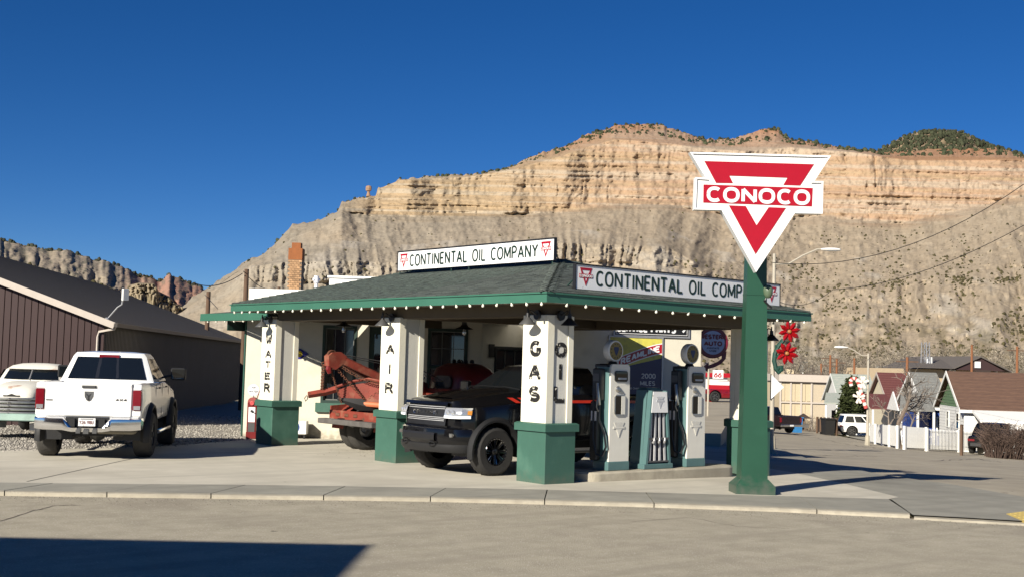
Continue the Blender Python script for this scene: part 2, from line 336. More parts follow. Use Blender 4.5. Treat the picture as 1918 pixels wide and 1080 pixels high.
def text(s, o, ex, ey, h, mt, name='lettering', parent=None, ws=1.0, th=.14, gap=.22, width=None, depth=.004, serif=0, center=False, mb=None, bend=None):
    """letters standing on origin o, running along ex, rising along ey"""
    o = Vector(o); ex = Vector(ex).normalized(); ey = Vector(ey).normalized(); ez = ex.cross(ey)
    if width: k = width/text_width(s, h, 1, gap); ws = k; gap = gap*k
    if center: o = o-ex*text_width(s, h, ws, gap)/2
    q = mb or MB(); x = 0; n = 0; t = th*h/2
    for ch in s:
        w, ss = glyph(ch)
        fix = lambda p: (x+(p[0]*ws*h), t+p[1]*(h-2*t))
        for st in ss:
            pts = [fix(p) for p in st]
            pts = [p for i, p in enumerate(pts) if i == 0 or math.hypot(p[0]-pts[i-1][0], p[1]-pts[i-1][1]) > 1e-5]
            if len(pts) < 2: continue
            cl = math.hypot(pts[0][0]-pts[-1][0], pts[0][1]-pts[-1][1]) < 1e-4
            if cl: pts = pts[:-1]
            m = len(pts); lf = []; rg = []
            for i, p in enumerate(pts):
                a = pts[(i-1) % m] if (i > 0 or cl) else p; b = pts[(i+1) % m] if (i < m-1 or cl) else p
                d1 = Vector((p[0]-a[0], p[1]-a[1])); d2 = Vector((b[0]-p[0], b[1]-p[1]))
                if d1.length < 1e-9: d1 = d2
                if d2.length < 1e-9: d2 = d1
                d1.normalize(); d2.normalize(); nn = Vector((-(d1.y+d2.y), d1.x+d2.x))
                if nn.length < 1e-6: nn = Vector((-d1.y, d1.x))
                nn.normalize(); sc = 1/max(.72, nn.dot(Vector((-d1.y, d1.x))))
                if not cl and i in (0, m-1) and not serif: # square ends, a little long so strokes meet
                    e = (-d2 if i == 0 else d1)*0.0; p = (p[0]+e.x, p[1]+e.y)
                lf.append((p[0]+nn.x*t*sc, p[1]+nn.y*t*sc)); rg.append((p[0]-nn.x*t*sc, p[1]-nn.y*t*sc))
            zz = depth+n*.00025; n += 1
            k = m if cl else m-1
            vs = []; fs = []
            for a in lf: vs.append((a[0], a[1], zz))
            for a in rg: vs.append((a[0], a[1], zz))
            for a in lf: vs.append((a[0], a[1], 0.0005))
            for a in rg: vs.append((a[0], a[1], 0.0005))
            for i in range(k):
                j = (i+1) % m; fs += [(m+i, m+j, j, i), (i, j, 2*m+j, 2*m+i), (m+j, m+i, 3*m+i, 3*m+j)]
            if not cl: fs += [(0, 2*m, 3*m, m), (m-1, 2*m-1, 4*m-1, 3*m-1)]
            F_ = lambda v: o+ex*v[0]+ey*v[1]+ez*v[2]
            q.add([F_(v) for v in vs], fs)
        if serif:
            for p in SER.get(ch, []):
                c = fix(p); hh = t*.75; zz = depth+n*.00025; n += 1
                y0, y1 = (c[1]-t, c[1]-t+2*hh) if p[1] < .5 else (c[1]+t-2*hh, c[1]+t)
                vs = [(c[0]-serif*h, y0), (c[0]+serif*h, y0), (c[0]+serif*h, y1), (c[0]-serif*h, y1)]
                q.add([o+ex*a+ey*b+ez*zz for a, b in vs]+[o+ex*a+ey*b+ez*.0005 for a, b in vs], [(0, 1, 2, 3), (0, 4, 5, 1), (1, 5, 6, 2), (2, 6, 7, 3), (3, 7, 4, 0)])
        x += (w*ws+gap)*h
    if mb: return None
    return q.build(name, mt, parent, fix=False)
def poly_mb(q, pts, o, ex, ey, z0, z1):      # flat polygon plate on a sign face
    ex = Vector(ex).normalized(); ey = Vector(ey).normalized(); q.prism(pts, z0, z1, frame(o, ex, ey, ex.cross(ey))); return q
def triangle_logo(o, ex, ey, h, red, parent, z=.004):
    """small red inverted triangle with a name bar; o is its bottom tip"""
    k = h; o = Vector(o)
    a = MB(); tri = lambda y0, y1, inner=0: None
    def seg(x0, y0, x1, y1, t):   # bar in face coords
        d = Vector((x1-x0, y1-y0)); L = d.length; d.normalize(); nn = Vector((-d.y, d.x))*t/2
        a_ = [(x0-nn.x, y0-nn.y), (x1-nn.x, y1-nn.y), (x1+nn.x, y1+nn.y), (x0+nn.x, y0+nn.y)]
        return a_
    t = .1*k
    for i, pl in enumerate(([(-.46*k, 1*k), (-.46*k+t*1.3, .86*k), (.46*k-t*1.3, .86*k), (.46*k, 1*k)],
               [(-.46*k, 1*k), (-.33*k, .66*k), (-.33*k+t*1.5, .66*k), (-.46*k+t*1.3, .9*k)], [(.46*k, 1*k), (.46*k-t*1.3, .9*k), (.33*k-t*1.5, .66*k), (.33*k, .66*k)],
               [(-.2*k, .44*k), (0, 0), (0, .2*k), (-.2*k+t*1.1, .44*k)], [(.2*k, .44*k), (.2*k-t*1.1, .44*k), (0, .2*k), (0, 0)],
               [(-.5*k, .44*k), (.5*k, .44*k), (.5*k, .66*k), (-.5*k, .66*k)])):
        pts = pl if i != 5 else pl
        poly_mb(a, pts[::-1] if i in (0, 1, 2, 3, 4) else pts, o, ex, ey, .0005, z+i*.0003)
    lg = a.build('emblem', red, parent)
    exv = Vector(ex).normalized(); eyv = Vector(ey).normalized(); nz = exv.cross(eyv)
    text('CONOCO', o+exv*(-.46*k)+eyv*(.475*k)+nz*(z+.002), exv, eyv, .15*k, M['enamel'], 'emblem_lettering', parent, width=.92*k, th=.24, depth=.003)
    return lg
print('p2')
# ------------------------------------------------------------------ terrain: numpy noise
rng = np.random.RandomState(5)
_tab = rng.rand(512, 512)
def vn(x, y):
    xi = np.floor(x).astype(int); yi = np.floor(y).astype(int); fx = x-xi; fy = y-yi
    fx = fx*fx*(3-2*fx); fy = fy*fy*(3-2*fy); a = _tab[xi % 512, yi % 512]; b = _tab[(xi+1) % 512, yi % 512]
    c = _tab[xi % 512, (yi+1) % 512]; d = _tab[(xi+1) % 512, (yi+1) % 512]
    return (a*(1-fx)+b*fx)*(1-fy)+(c*(1-fx)+d*fx)*fy
def fbm(x, y, o=5, g=.5):
    s = 0; a = 1; t = 0
    for i in range(o): s = s+a*vn(x*2**i+17.3*i, y*2**i+9.1*i); t += a; a *= g
    return s/t
def ridge(x, y, o=4, g=.5):
    s = 0; a = 1; t = 0
    for i in range(o): s = s+a*(1-np.abs(2*vn(x*2**i+31.7*i, y*2**i+3.3*i)-1)); t += a; a *= g
    return s/t
def lin(x, ks): return np.interp(x, [k[0] for k in ks], [k[1] for k in ks])
def npmesh(name, co, faces, mt, col=None, smooth=True, kind=None, parent=None):
    me = bpy.data.meshes.new(name); n = len(co); k = faces.shape[1]
    me.vertices.add(n); me.vertices.foreach_set('co', np.ascontiguousarray(co, dtype=np.float32).ravel())
    me.loops.add(faces.size); me.loops.foreach_set('vertex_index', np.ascontiguousarray(faces, dtype=np.int32).ravel())
    me.polygons.add(len(faces)); me.polygons.foreach_set('loop_start', np.arange(0, faces.size, k, dtype=np.int32))
    if smooth: me.polygons.foreach_set('use_smooth', np.ones(len(faces), dtype=bool))
    me.update(calc_edges=True); me.materials.append(mt)
    if col is not None:
        a = me.color_attributes.new('Col', 'FLOAT_COLOR', 'POINT'); c = np.ones((n, 4), dtype=np.float32); c[:, :3] = col; a.data.foreach_set('color', c.ravel())
    o = bpy.data.objects.new(name, me); COL.objects.link(o); o.parent = parent
    if kind: o['kind'] = kind
    return o
def gridfaces(nr, nc):
    i = np.arange(nr-1)[:, None]*nc+np.arange(nc-1)[None, :]; i = i.ravel()
    return np.stack([i, i+1, i+nc+1, i+nc], 1)
fw, rt, up = np.array(FW), np.array(RT), np.array(UP)
def dirs(px, py):
    return fw*FOC+rt*(px-959)[..., None]-up*(py-540)[..., None]
def PDn(px, py, D):
    d = dirs(px, py); return np.array(CAMP)+d*(D/np.hypot(d[..., 0], d[..., 1]))[..., None]
def hz(px): return 652.3+.0287*px            # horizon row
def relief(name, px0, px1, nc, bands, rows, mt, paint, disp, kind='structure'):
    """a mountainside: for each bearing a profile of (row height, distance) running from foot to crest and on to the plateau behind"""
    px = np.linspace(px0, px1, nc); Y = []; D = []; Z = []
    ks = [(lin(px, b[0]), lin(px, b[1]) if isinstance(b[1], list) else np.full(nc, float(b[1]))) for b in bands]
    for i in range(len(ks)-1):
        n = rows[i]
        for j in range(n):
            t = j/n; Y.append(ks[i][0]*(1-t)+ks[i+1][0]*t); D.append(ks[i][1]*(1-t)+ks[i+1][1]*t); Z.append(np.full(nc, i+t))
    Y.append(ks[-1][0]); D.append(ks[-1][1]); Z.append(np.full(nc, float(len(ks)-1)))
    Y = np.array(Y); D = np.array(D); Z = np.array(Z); X = np.broadcast_to(px, Y.shape).copy()
    X, Y, D = disp(X, Y, D, Z); co = PDn(X, Y, D)
    e1 = np.gradient(co, axis=0); e2 = np.gradient(co, axis=1); nrm = np.cross(e2, e1); nrm /= np.linalg.norm(nrm, axis=2, keepdims=True)+1e-9
    col = paint(X, Y, D, Z, co, nrm)
    o = npmesh(name, co.reshape(-1, 3), gridfaces(*Y.shape), mt, col.reshape(-1, 3), smooth=True, kind=kind)
    return co, nrm, Z, X, Y, o
rock = attr_mat('cliff_rock', var=.09, scale=.06, bump=.45, bscale=.35, dist=1.6)
far_rock = attr_mat('far_rock', var=.18, scale=.03, bump=.7, bscale=.2, dist=3)
CREST = [(150, 668), (250, 640), (300, 603), (340, 578), (360, 556), (400, 532), (430, 512), (442, 503), (456, 489), (485, 480), (500, 470), (520, 452), (537, 431), (548, 421), (580, 417), (605, 409),
         (632, 396), (640, 379), (668, 372), (704, 366), (708, 352), (735, 347), (748, 335), (800, 331), (880, 327), (920, 322), (960, 312), (1000, 290), (1060, 273), (1100, 252), (1150, 236),
         (1190, 232), (1240, 235), (1270, 243), (1300, 256), (1340, 263), (1380, 257), (1400, 252), (1425, 242), (1450, 241), (1468, 252), (1485, 263), (1530, 268), (1580, 275), (1640, 285), (1700, 284), (1740, 278), (1800, 280), (1860, 276), (1918, 290), (2100, 300), (2400, 320)]
CLB = [(150, 668), (340, 582), (440, 512), (500, 480), (548, 440), (600, 420), (640, 394), (700, 404), (800, 407), (860, 406), (950, 402), (1050, 398), (1150, 385), (1250, 383), (1350, 398), (1440, 404), (1540, 402),
       (1620, 414), (1700, 416), (1760, 402), (1850, 382), (1918, 362), (2100, 360), (2400, 380)]
CLT = [(150, 668), (340, 579), (440, 506), (500, 472), (548, 424), (600, 412), (632, 397), (641, 380), (704, 367), (709, 354), (748, 338), (880, 331), (960, 318), (1060, 290), (1100, 276), (1150, 262), (1240, 268),
       (1300, 276), (1400, 284), (1480, 276), (1600, 286), (1700, 300), (1800, 300), (1918, 300), (2100, 310), (2400, 330)]
def up_(k, d): return [(a, b+d) for a, b in k]
LOWT = [(150, 672), (340, 590), (420, 545), (470, 500), (520, 492), (640, 488), (760, 492), (900, 470), (1050, 455), (1250, 462), (1350, 520), (1500, 540), (1700, 520), (1918, 520), (2400, 520)]
LOWB = [(150, 676), (340, 596), (420, 560), (470, 525), (520, 530), (640, 530), (760, 528), (900, 505), (1050, 490), (1250, 496), (1350, 535), (1500, 552), (1700, 535), (1918, 535), (2400, 535)]
FOOT = [(150, 775), (340, 775), (600, 775), (900, 780), (1300, 785), (1500, 790), (1700, 795), (1918, 800), (2400, 830)]
def mesa_disp(X, Y, D, Z):
    base = np.clip(1-np.abs(Z-5.5)*4, 0, 1)
    u = X/1000*40; out = D.copy()
    cliff = np.clip((Z-2.97)*9, 0, 1)*np.clip((4.45-Z)*4, 0, 1); low = np.clip((Z-.8)*3, 0, 1)*np.clip((2.5-Z)*2.5, 0, 1)*np.clip((1330-X)/200, 0, 1); tal = 1-np.maximum(cliff, low)
    fade = np.clip((X-360)/250, 0.15, 1)
    wx = X+(Y-480)*.22*(Z < 3)*np.sin(X/170)+16*(fbm(X/60, Y/40, 3)-.5)
    # gullies and spurs run down the talus
    out += tal*fade*(ridge(wx/70+2, Y/300, 5, .45)-.62)*np.where(Z < 3, -30, -16)*np.clip(Z*1.4, .2, 1)
    out += (fbm(X/10, Y/9, 4)-.5)*7*np.clip(Z*2, .15, 1)*(tal*.8+.35)*np.clip(fade, .35, 1)
    # the cliff band: buttresses, cracks, ledges
    out += cliff*((vn(wx/48, Y/160)-.5)*20+(ridge(wx/17, Y/120, 2)-.6)*-2.5+(fbm(X/110, (Y-.03*X)/4.2, 3)-.5)*3.2+(fbm(wx/8, Y/7, 5, .55)-.5)*3.4-np.clip(vn(wx/9+40, Y/50)-.86, 0, 1)*-26)
    fl = 1-np.abs(2*vn(wx/(9.0), Y/400)-1)
    out += low*fade*(fl*-7+(ridge(wx/24, Y/200, 3)-.5)*-17+(fbm(X/5, Y/5, 3)-.5)*5)
    # layered steps everywhere
    yy = Y-.02*X
    out += ((fbm(yy/6.5, X/500, 3)-.5)*6)*np.clip(fade, .3, 1)*np.where(Z >= 3, .55, .5)
    Y2 = Y+np.where(Z > 4.2, (vn(X/9, X*0)-.5)*4+(vn(X/3.3, X*0+3)-.5)*2.5, 0)*np.clip(1-np.abs(Z-5)*.8, 0, 1)
    return X, Y2, out
def mixc(a, b, t): return a*(1-t[..., None])+b*t[..., None]
def mesa_paint(X, Y, D, Z, co, nrm):
    c = lambda *a: np.array(a)
    tan, grey, pale = c(.455, .38, .275), c(.385, .345, .27), c(.56, .49, .37)
    pink, yel, org = c(.58, .375, .26), c(.55, .42, .26), c(.56, .30, .17)
    n1 = fbm(X/90, Y/40, 4); n2 = fbm(X/12, Y/8, 4); st = fbm((Y-.02*X)/5.0, X/700+5, 4)
    base = mixc(np.broadcast_to(tan, co.shape), grey, np.clip((1050-X)/350, 0, 1)*np.clip((n1-.25)*2.4, 0, 1)+.15)
    base = mixc(base, pale, np.clip((n2-.56)*3, 0, .35))
    lowm = np.clip(1-np.abs(Z-1.6)*1.3, 0, 1); base = mixc(base, c(.42, .38, .30), lowm*np.clip((1250-X)/300, 0, .8))
    # pale fans and slabs
    base = mixc(base, c(.52, .48, .40), np.clip((fbm((X+Y*.8)/60+3, (Y-X*.3)/26, 4)-.56)*6, 0, .7)*(Z < 2.4))
    cl = np.clip((Z-2.85)*5, 0, 1)
    r = mixc(np.broadcast_to(yel, co.shape), pink, np.clip((X-900)/300, 0, 1)*np.clip((st-.25)*2.5, 0, 1))
    r = mixc(r, pale*1.08, np.clip((st-.50)*7, 0, .75)); r = mixc(r, org, np.clip((Z-4)*1.2, 0, 1)*np.clip((X-950)/200, 0, .75)*np.clip(n1*1.6, 0, 1))
    r = mixc(r, c(.40, .37, .30), np.clip((700-X)/90, 0, .8))
    base = mixc(base, r, cl)
    dk = np.clip((fbm(X/4, Y/5, 3)-.60)*3, 0, .2); base = base*(1-dk[..., None])
    base = mixc(base, c(.50, .25, .12), np.clip((X-1600)/80, 0, 1)*(np.abs(Z-4.6) < .6)*.5)
    g = c(.13, .115, .055)   # scrub ground cover low on the right
    base = mixc(base, g, np.clip((X-1250)/250, 0, 1)*np.clip((fbm(X/18, Y/10, 4)-.42)*4, 0, .75)*np.clip((Y-575)/80, 0, .6))
    return base*np.where(Z < 2.9, .74, .62)[..., None]*np.array((1.0, .96, .95))
bands = [(FOOT, 230), (LOWB, 400), (LOWT, 415), (CLB, 560), (CLT, 590), (CREST, 680), (up_(CREST, 6), 760), (up_(CREST, 45), 1000)]
mesa_co, mesa_n, mesa_Z, mesa_X, mesa_Y, mesa = relief('mesa', 140, 2380, 1150, bands, [70, 26, 66, 62, 26, 6, 4], rock, mesa_paint, mesa_disp)
# the far range on the left and the hill behind the right end
FARC = [(-700, 420), (-300, 425), (0, 447), (30, 455), (90, 468), (130, 470), (165, 483), (200, 489), (228, 500), (260, 514), (300, 524), (318, 514), (345, 524), (375, 537), (400, 556), (470, 585), (600, 620)]
def far_disp(X, Y, D, Z):
    return X, Y+(Z > .8)*(vn(X/6, X*0)-.5)*5, D+(ridge(X/45, Y/90, 4)-.5)*-60*np.clip(Z*3, 0, 1)*(Z < 3)+(fbm(X/12, Y/9, 4)-.5)*26
def far_paint(X, Y, D, Z, co, nrm):
    c = lambda *a: np.array(a); n1 = fbm(X/50, Y/25, 4); n2 = fbm(X/6, Y/6, 4)
    b = mixc(np.broadcast_to(c(.27, .225, .175), co.shape), c(.38, .315, .22), np.clip((n1-.45)*5, 0, 1)*np.clip((260-X)/120, 0, 1))
    b = mixc(b, c(.34, .19, .14), np.clip((X-215)/80, 0, .9)); return mixc(b, c(.11, .11, .085), np.clip((n2-.53)*6, 0, .6))
relief('far_mountain', -700, 620, 560, [(up_(FARC, 300), 900), (up_(FARC, 40), 1300), (up_(FARC, 14), 1380), (FARC, 1500), (up_(FARC, 30), 2100)], [60, 14, 30, 3], far_rock, far_paint, far_disp)
MIDC = [(-700, 470), (-200, 480), (0, 487), (40, 492), (80, 504), (130, 522), (170, 527), (200, 536), (235, 552), (262, 562), (300, 600), (360, 640)]
def mid_disp(X, Y, D, Z): return X, Y+(Z > .7)*(vn(X/4, X*0)-.5)*3.5, D+(fbm(X/20, Y/20, 4)-.5)*40
def mid_paint(X, Y, D, Z, co, nrm):
    c = lambda *a: np.array(a); n2 = fbm(X/5, Y/4, 4)
    return mixc(np.broadcast_to(c(.17, .145, .085), co.shape), c(.06, .055, .035), np.clip((n2-.42)*6, 0, .9))
relief('near_hill', -700, 360, 330, [(up_(MIDC, 260), 150), (MIDC, 330), (up_(MIDC, 30), 420)], [50, 3], far_rock, mid_paint, mid_disp)
OUTC = [(228, 590), (236, 545), (240, 534), (262, 529), (290, 531), (297, 545), (318, 555), (326, 566), (340, 572), (352, 590)]
relief('rock_outcrop', 228, 352, 90, [(up_(OUTC, 160), 480), (up_(OUTC, 22), 520), (up_(OUTC, 2), 526), (OUTC, 540), (up_(OUTC, 20), 640)], [16, 22, 3, 3], rock,
       lambda X, Y, D, Z, co, n: mixc(np.broadcast_to(np.array((.27, .22, .15)), co.shape), np.array((.16, .13, .07)), np.clip((fbm(X/3, Y/5, 3)-.5)*5, 0, .7)),
       lambda X, Y, D, Z: (X, Y, D+(ridge(X/16, Y/60, 3)-.5)*-9+(fbm(X/3, Y/3, 3)-.5)*8))
HC = [(1560, 310), (1620, 292), (1640, 283), (1665, 272), (1690, 256), (1720, 247), (1760, 243), (1800, 247), (1830, 260), (1860, 272), (1900, 285), (1960, 300)]
relief('juniper_hill', 1560, 1960, 160, [(up_(HC, 60), 820), (HC, 980), (up_(HC, 20), 1100)], [34, 3], rock,
       lambda X, Y, D, Z, co, n: mixc(np.broadcast_to(np.array((.27, .20, .13)), co.shape), np.array((.12, .10, .06)), np.clip((fbm(X/6, Y/5, 3)-.5)*5, 0, .7)),
       lambda X, Y, D, Z: (X, Y, D+(fbm(X/15, Y/15, 4)-.5)*50))
# scrub and junipers: nobody could count them
def clumps(name, pts, size, mt, colr, sub=7):
    """leafy lumps: each a ragged low dome of small facets"""
    n = len(pts); k = 9; a = rng.rand(n, 1)*6.28+np.arange(k)[None, :]*2*np.pi/k
    rr = size[:, None]*(.55+.6*rng.rand(n, k)); z1 = size[:, None]*(.1+.5*rng.rand(n, k))
    ring = np.stack([pts[:, None, 0]+rr*np.cos(a), pts[:, None, 1]+rr*np.sin(a), pts[:, None, 2]+z1], 2)
    ring2 = np.stack([pts[:, None, 0]+.6*rr*np.cos(a+.3), pts[:, None, 1]+.6*rr*np.sin(a+.3), pts[:, None, 2]+size[:, None]*(.6+.6*rng.rand(n, k))], 2)
    bot = np.stack([pts[:, None, 0]+.5*rr*np.cos(a), pts[:, None, 1]+.5*rr*np.sin(a), pts[:, None, 2]-.5*size[:, None]+0*rr], 2)
    top = pts[:, None, :]+np.stack([0*size, 0*size, size*1.15], 1)[:, None, :]
    co = np.concatenate([bot, ring, ring2, top], 1); m = 3*k+1; fs = []
    for i in range(k):
        j = (i+1) % k
        fs += [(i, j, k+j), (i, k+j, k+i), (k+i, k+j, 2*k+j), (k+i, 2*k+j, 2*k+i), (2*k+i, 2*k+j, 3*k)]
    fs = (np.array(fs)[None]+(np.arange(n)*m)[:, None, None]).reshape(-1, 3)
    c = np.repeat(np.array(colr)[None, :]*(.6+.8*rng.rand(n, 1)), m, 0)
    return npmesh(name, co.reshape(-1, 3), fs, mt, c, smooth=False, kind='stuff')
leafrock = attr_mat('scrub_leaf', var=.3, scale=2, bump=0)
def scatter(n, cond, size, name, col):
    r, c = mesa_Z.shape; i = rng.randint(0, r, n*12); j = rng.randint(0, c, n*12)
    X = mesa_X[i, j]; Y = mesa_Y[i, j]; Z = mesa_Z[i, j]
    keep = np.where(rng.rand(len(i)) < cond(X, Y, Z))[0][:n]; i = i[keep]; j = j[keep]
    p = mesa_co[i, j]; s = size*(.45+1.1*rng.rand(len(p))**2); clumps(name, p, s, leafrock, col)
def c_low(X, Y, Z):
    a = np.clip((X-1230)/330, 0, 1)*np.clip((Y-395)/190, .03, 1)**1.3*(Z < 3)
    fan = ((Y-(650-(X-1680)*.42)) > -28) & ((Y-(650-(X-1680)*.42)) < 22) & (X > 1690) & (Y > 520)
    a = a*(.12+.9*np.clip((fbm(X/40, Y/30, 3)-.42)*4, 0, 1)); a = np.where(fan, a*.1, a)
    return np.clip(a+.012*(Z < 3)*(X > 480), 0, 1)
scatter(6500, c_low, .40, 'sagebrush', (.066, .058, .028))
def c_top(X, Y, Z): return np.where((Z > 4.35) & (Z < 6), np.clip((X-780)/300, .12, 1)*.9, 0)
scatter(2000, c_top, .95, 'juniper_scrub', (.045, .052, .028))
hp = []
for i in range(1100):
    x = rng.uniform(1610, 1930); y0 = float(lin(np.array([x]), HC)[0]); y = y0+rng.rand()**1.3*48; t = (y-y0)/60
    hp.append(PDn(np.array([x]), np.array([y+0.0]), np.array([980-160*t-12]))[0])
clumps('juniper_wood', np.array(hp), 1.25*(.5+rng.rand(len(hp))), leafrock, (.045, .05, .028))
hp = [PDn(np.array([x]), np.array([float(lin(np.array([x]), MIDC)[0])+rng.rand()*45+1]), np.array([322-rng.rand()*50]))[0] for x in rng.uniform(-60, 330, 450)]
clumps('hillside_brush', np.array(hp), 0.6*(.4+rng.rand(len(hp))), leafrock, (.07, .062, .028))
hp = [PDn(np.array([x]), np.array([float(lin(np.array([x]), FARC)[0])+abs(rng.randn())*8]), np.array([1480.]))[0] for x in rng.uniform(-60, 400, 260)]
clumps('ridge_trees', np.array(hp), 2.2*(.5+rng.rand(len(hp))), leafrock, (.045, .05, .035))
n = 26000; X_ = rng.uniform(1440, 1940, n); D_ = rng.uniform(190, 330, n); lob = fbm(X_/9, D_/30, 3); Y_ = 702-rng.rand(n)**.9*(20+75*np.clip(lob-.25, 0, 1)); c_ = PDn(X_, Y_, D_)
o_ = rng.randn(n, 3, 3)*np.array((.30, .30, .30)); o_[:, 1] = o_[:, 0]+rng.randn(n, 3)*.07; co_ = c_[:, None]+o_; cc_ = np.repeat(np.array((.25, .215, .165))[None]*(.35+1.0*rng.rand(n, 1)), 3, 0)
npmesh('grey_treetops', co_.reshape(-1, 3), np.arange(n*3).reshape(-1, 3), leafrock, cc_, smooth=False, kind='stuff')
# the balanced rock on the ridge
rk = MB(); q = PD(690, 366, 640); s = 640/FOC
rk.M = frame(q, RT, Vector((FW.x, FW.y, 0)).normalized(), Vector((0, 0, 1)))
rk.lathe([(0, -3*s), (4.2*s, -2*s), (3.2*s, 2*s), (2.3*s, 6*s), (2.6*s, 7.5*s), (5.2*s, 8.5*s), (5.8*s, 13*s), (5*s, 17*s), (2*s, 18.2*s), (0, 18.4*s)], 9)
ob = rk.build('balanced_rock', mat('balanced_sandstone', (.30, .19, .12), .9, var=.25, scale=.5)); tag(ob, 'small balanced rock standing alone on the edge of the mesa against the sky', 'rock')
print('p3')
# ------------------------------------------------------------------ ground, street, pad
def ground_mat(name, c1, c2, scale, bump, bscale, stain=None, rough=.9, mix=(.35, .65), speck=None):
    m = mat(name, c1, rough, col2=c2, mix=mix, scale=scale, bump=bump, bscale=bscale, detail=8, spec=.25)
    if stain: wear(m, stain, .52, .80, .35)
    if speck: wear(m, speck, .60, .66, 45); wear(m, tuple(c*.45 for c in c1), .63, .68, 60)
    t = m.node_tree   # long drifting drive marks and a few dark drips
    n0 = len(t.nodes); wear(m, tuple(c*.72 for c in c1), .52, .78, .8)
    for nd in list(t.nodes)[n0:]:
        if nd.type == 'TEX_NOISE':
            mp = _n(t, 'ShaderNodeMapping'); mp.inputs['Rotation'].default_value = (0, 0, .62); mp.inputs['Scale'].default_value = (.35, 3.2, 1); src = nd.inputs['Vector'].links[0].from_socket; t.links.new(src, mp.inputs[0]); t.links.new(mp.outputs[0], nd.inputs['Vector'])
    wear(m, tuple(c*.38 for c in c1), .735, .76, 2.1)
    return m
M['asphalt'] = ground_mat('worn_asphalt', (.44, .395, .305), (.35, .315, .24), 2.2, .6, 90, stain=(.27, .235, .185), speck=(.56, .51, .43))
M['sideasphalt'] = ground_mat('side_asphalt', (.40, .355, .275), (.33, .29, .225), .9, .4, 60, stain=(.28, .25, .20))
M['pad'] = ground_mat('pad_concrete', (.58, .54, .45), (.50, .465, .385), 1.1, .15, 60, stain=(.42, .385, .315))
M['walk'] = per_object(ground_mat('walk_concrete', (.33, .315, .265), (.27, .26, .22), 1.6, .15, 70, stain=(.18, .17, .145)), .07)
M['kerb'] = ground_mat('kerb_concrete', (.44, .40, .315), (.34, .305, .24), 4, .5, 40, stain=(.30, .27, .21))
M['gravel'] = ground_mat('gravel_bed', (.36, .33, .29), (.17, .155, .14), 30, 1.0, 50)
M['dirt'] = ground_mat('dry_dirt', (.30, .25, .165), (.22, .185, .12), 1.2, .5, 30)
M['drygrass'] = ground_mat('dry_grass_ground', (.26, .22, .10), (.17, .15, .065), 3, .6, 30)
def xy(*pts): return [tuple(G(a, b)[:2]) for a, b in pts]
def gz(px, py, z): # ground-like point on a level raised z
    d = ray(px, py); zz = z
    for i in range(50):
        t = (zz-CAMP.z)/d.z; zz = .5*zz+.5*(T(CAMP.x+d.x*t)+z)
    p = CAMP+d*t; return Vector((p.x, p.y, zz))
# a base of dry ground out to the foot of the cliffs, following the fall of the street
gx = np.concatenate([np.linspace(-400, -20, 12), np.linspace(-18, 40, 59), np.linspace(45, 400, 40), np.linspace(430, 3200, 12)])
gy = np.linspace(-900, 2600, 60); XX, YY = np.meshgrid(gx, gy, indexing='ij'); TT = np.array([T(a) for a in gx])
TT = np.where(gx > 110, TT[np.searchsorted(gx, 110)], TT)
ZZ = np.broadcast_to(TT[:, None], XX.shape)-.10
npmesh('ground', np.stack([XX, YY, ZZ], 2).reshape(-1, 3), gridfaces(*XX.shape), M['dirt'], kind='structure', smooth=True)
def T(x, _T=T): return _T(min(x, 110.0))
# kerb line of the near street: everything on the camera side of it is road
KL = [(-900, 905), (-300, 921), (0, 927.5), (400, 933), (800, 938.5), (1200, 948.5), (1440, 957), (1700, 969.5), (1918, 982)]
SL = [(-900, 885), (-300, 898), (0, 903), (500, 907.5), (960, 914.5), (1400, 926.5), (1664, 933.5)]
kxy = [tuple(gz(a, b, -.05)[:2]) for a, b in KL]; kr = Vector(kxy[-1])-Vector(kxy[-2]); kend = tuple(Vector(kxy[-1])+kr.normalized()*30)
kl0 = Vector(kxy[0])+(Vector(kxy[0])-Vector(kxy[1])).normalized()*60
road = [tuple(kl0)]+kxy+[kend, (kend[0]+10, kend[1]-60), (-60, -70), (-110, 10)]
o = sheet('street', road, M['asphalt'], -.05); 
# side street: broad asphalt running away on the right
side = xy((1440, 833), (1527, 862), (1651, 887.5), (1780, 905), (1918, 929), (2100, 962))+[(30, -38), (70, -30)]+xy((2300, 842), (1918, 849), (1860, 847), (1790, 842), (1700, 836), (1640, 827), (1560, 812), (1510, 801), (1472, 792))+[(150, 112), (150, 135)]+xy((1320, 780), (1300, 800))+[(13, 7)]
sheet('side_street', side, M['sideasphalt'], -.05)
walkr = xy((1440, 833), (1527, 862), (1651, 887.5), (1780, 905), (1918, 929), (2100, 962))
# the concrete pad under and round the station
pad = [tuple(gz(a, b, 0)[:2]) for a, b in SL]
gl = [(1684, 930), (1583, 905), (1499, 886.5), (1440, 876)]
right = xy(*gl)
left = xy((440, 824), (330, 833), (180, 838), (0, 843), (-300, 850), (-900, 858))
padpoly = pad+right+[(9.5, 3), (9.5, 14), (4.3, 14.6), (2, 13.2)]+left
sheet('concrete_pad', padpoly, M['pad'], 0.0)
sheet('corner_slab', xy((1668, 933.6), (1760, 936), (1918, 944), (2100, 960), (2100, 992), (1918, 975), (1800, 968), (1710, 963.5)), M['walk'], .003)
sheet('grey_apron', right[::-1]+xy((1664, 933.5), (2100, 966))+walkr[::-1]+[(13, 14), (9.5, 14), (9.5, 3)], M['walk'], -.004)
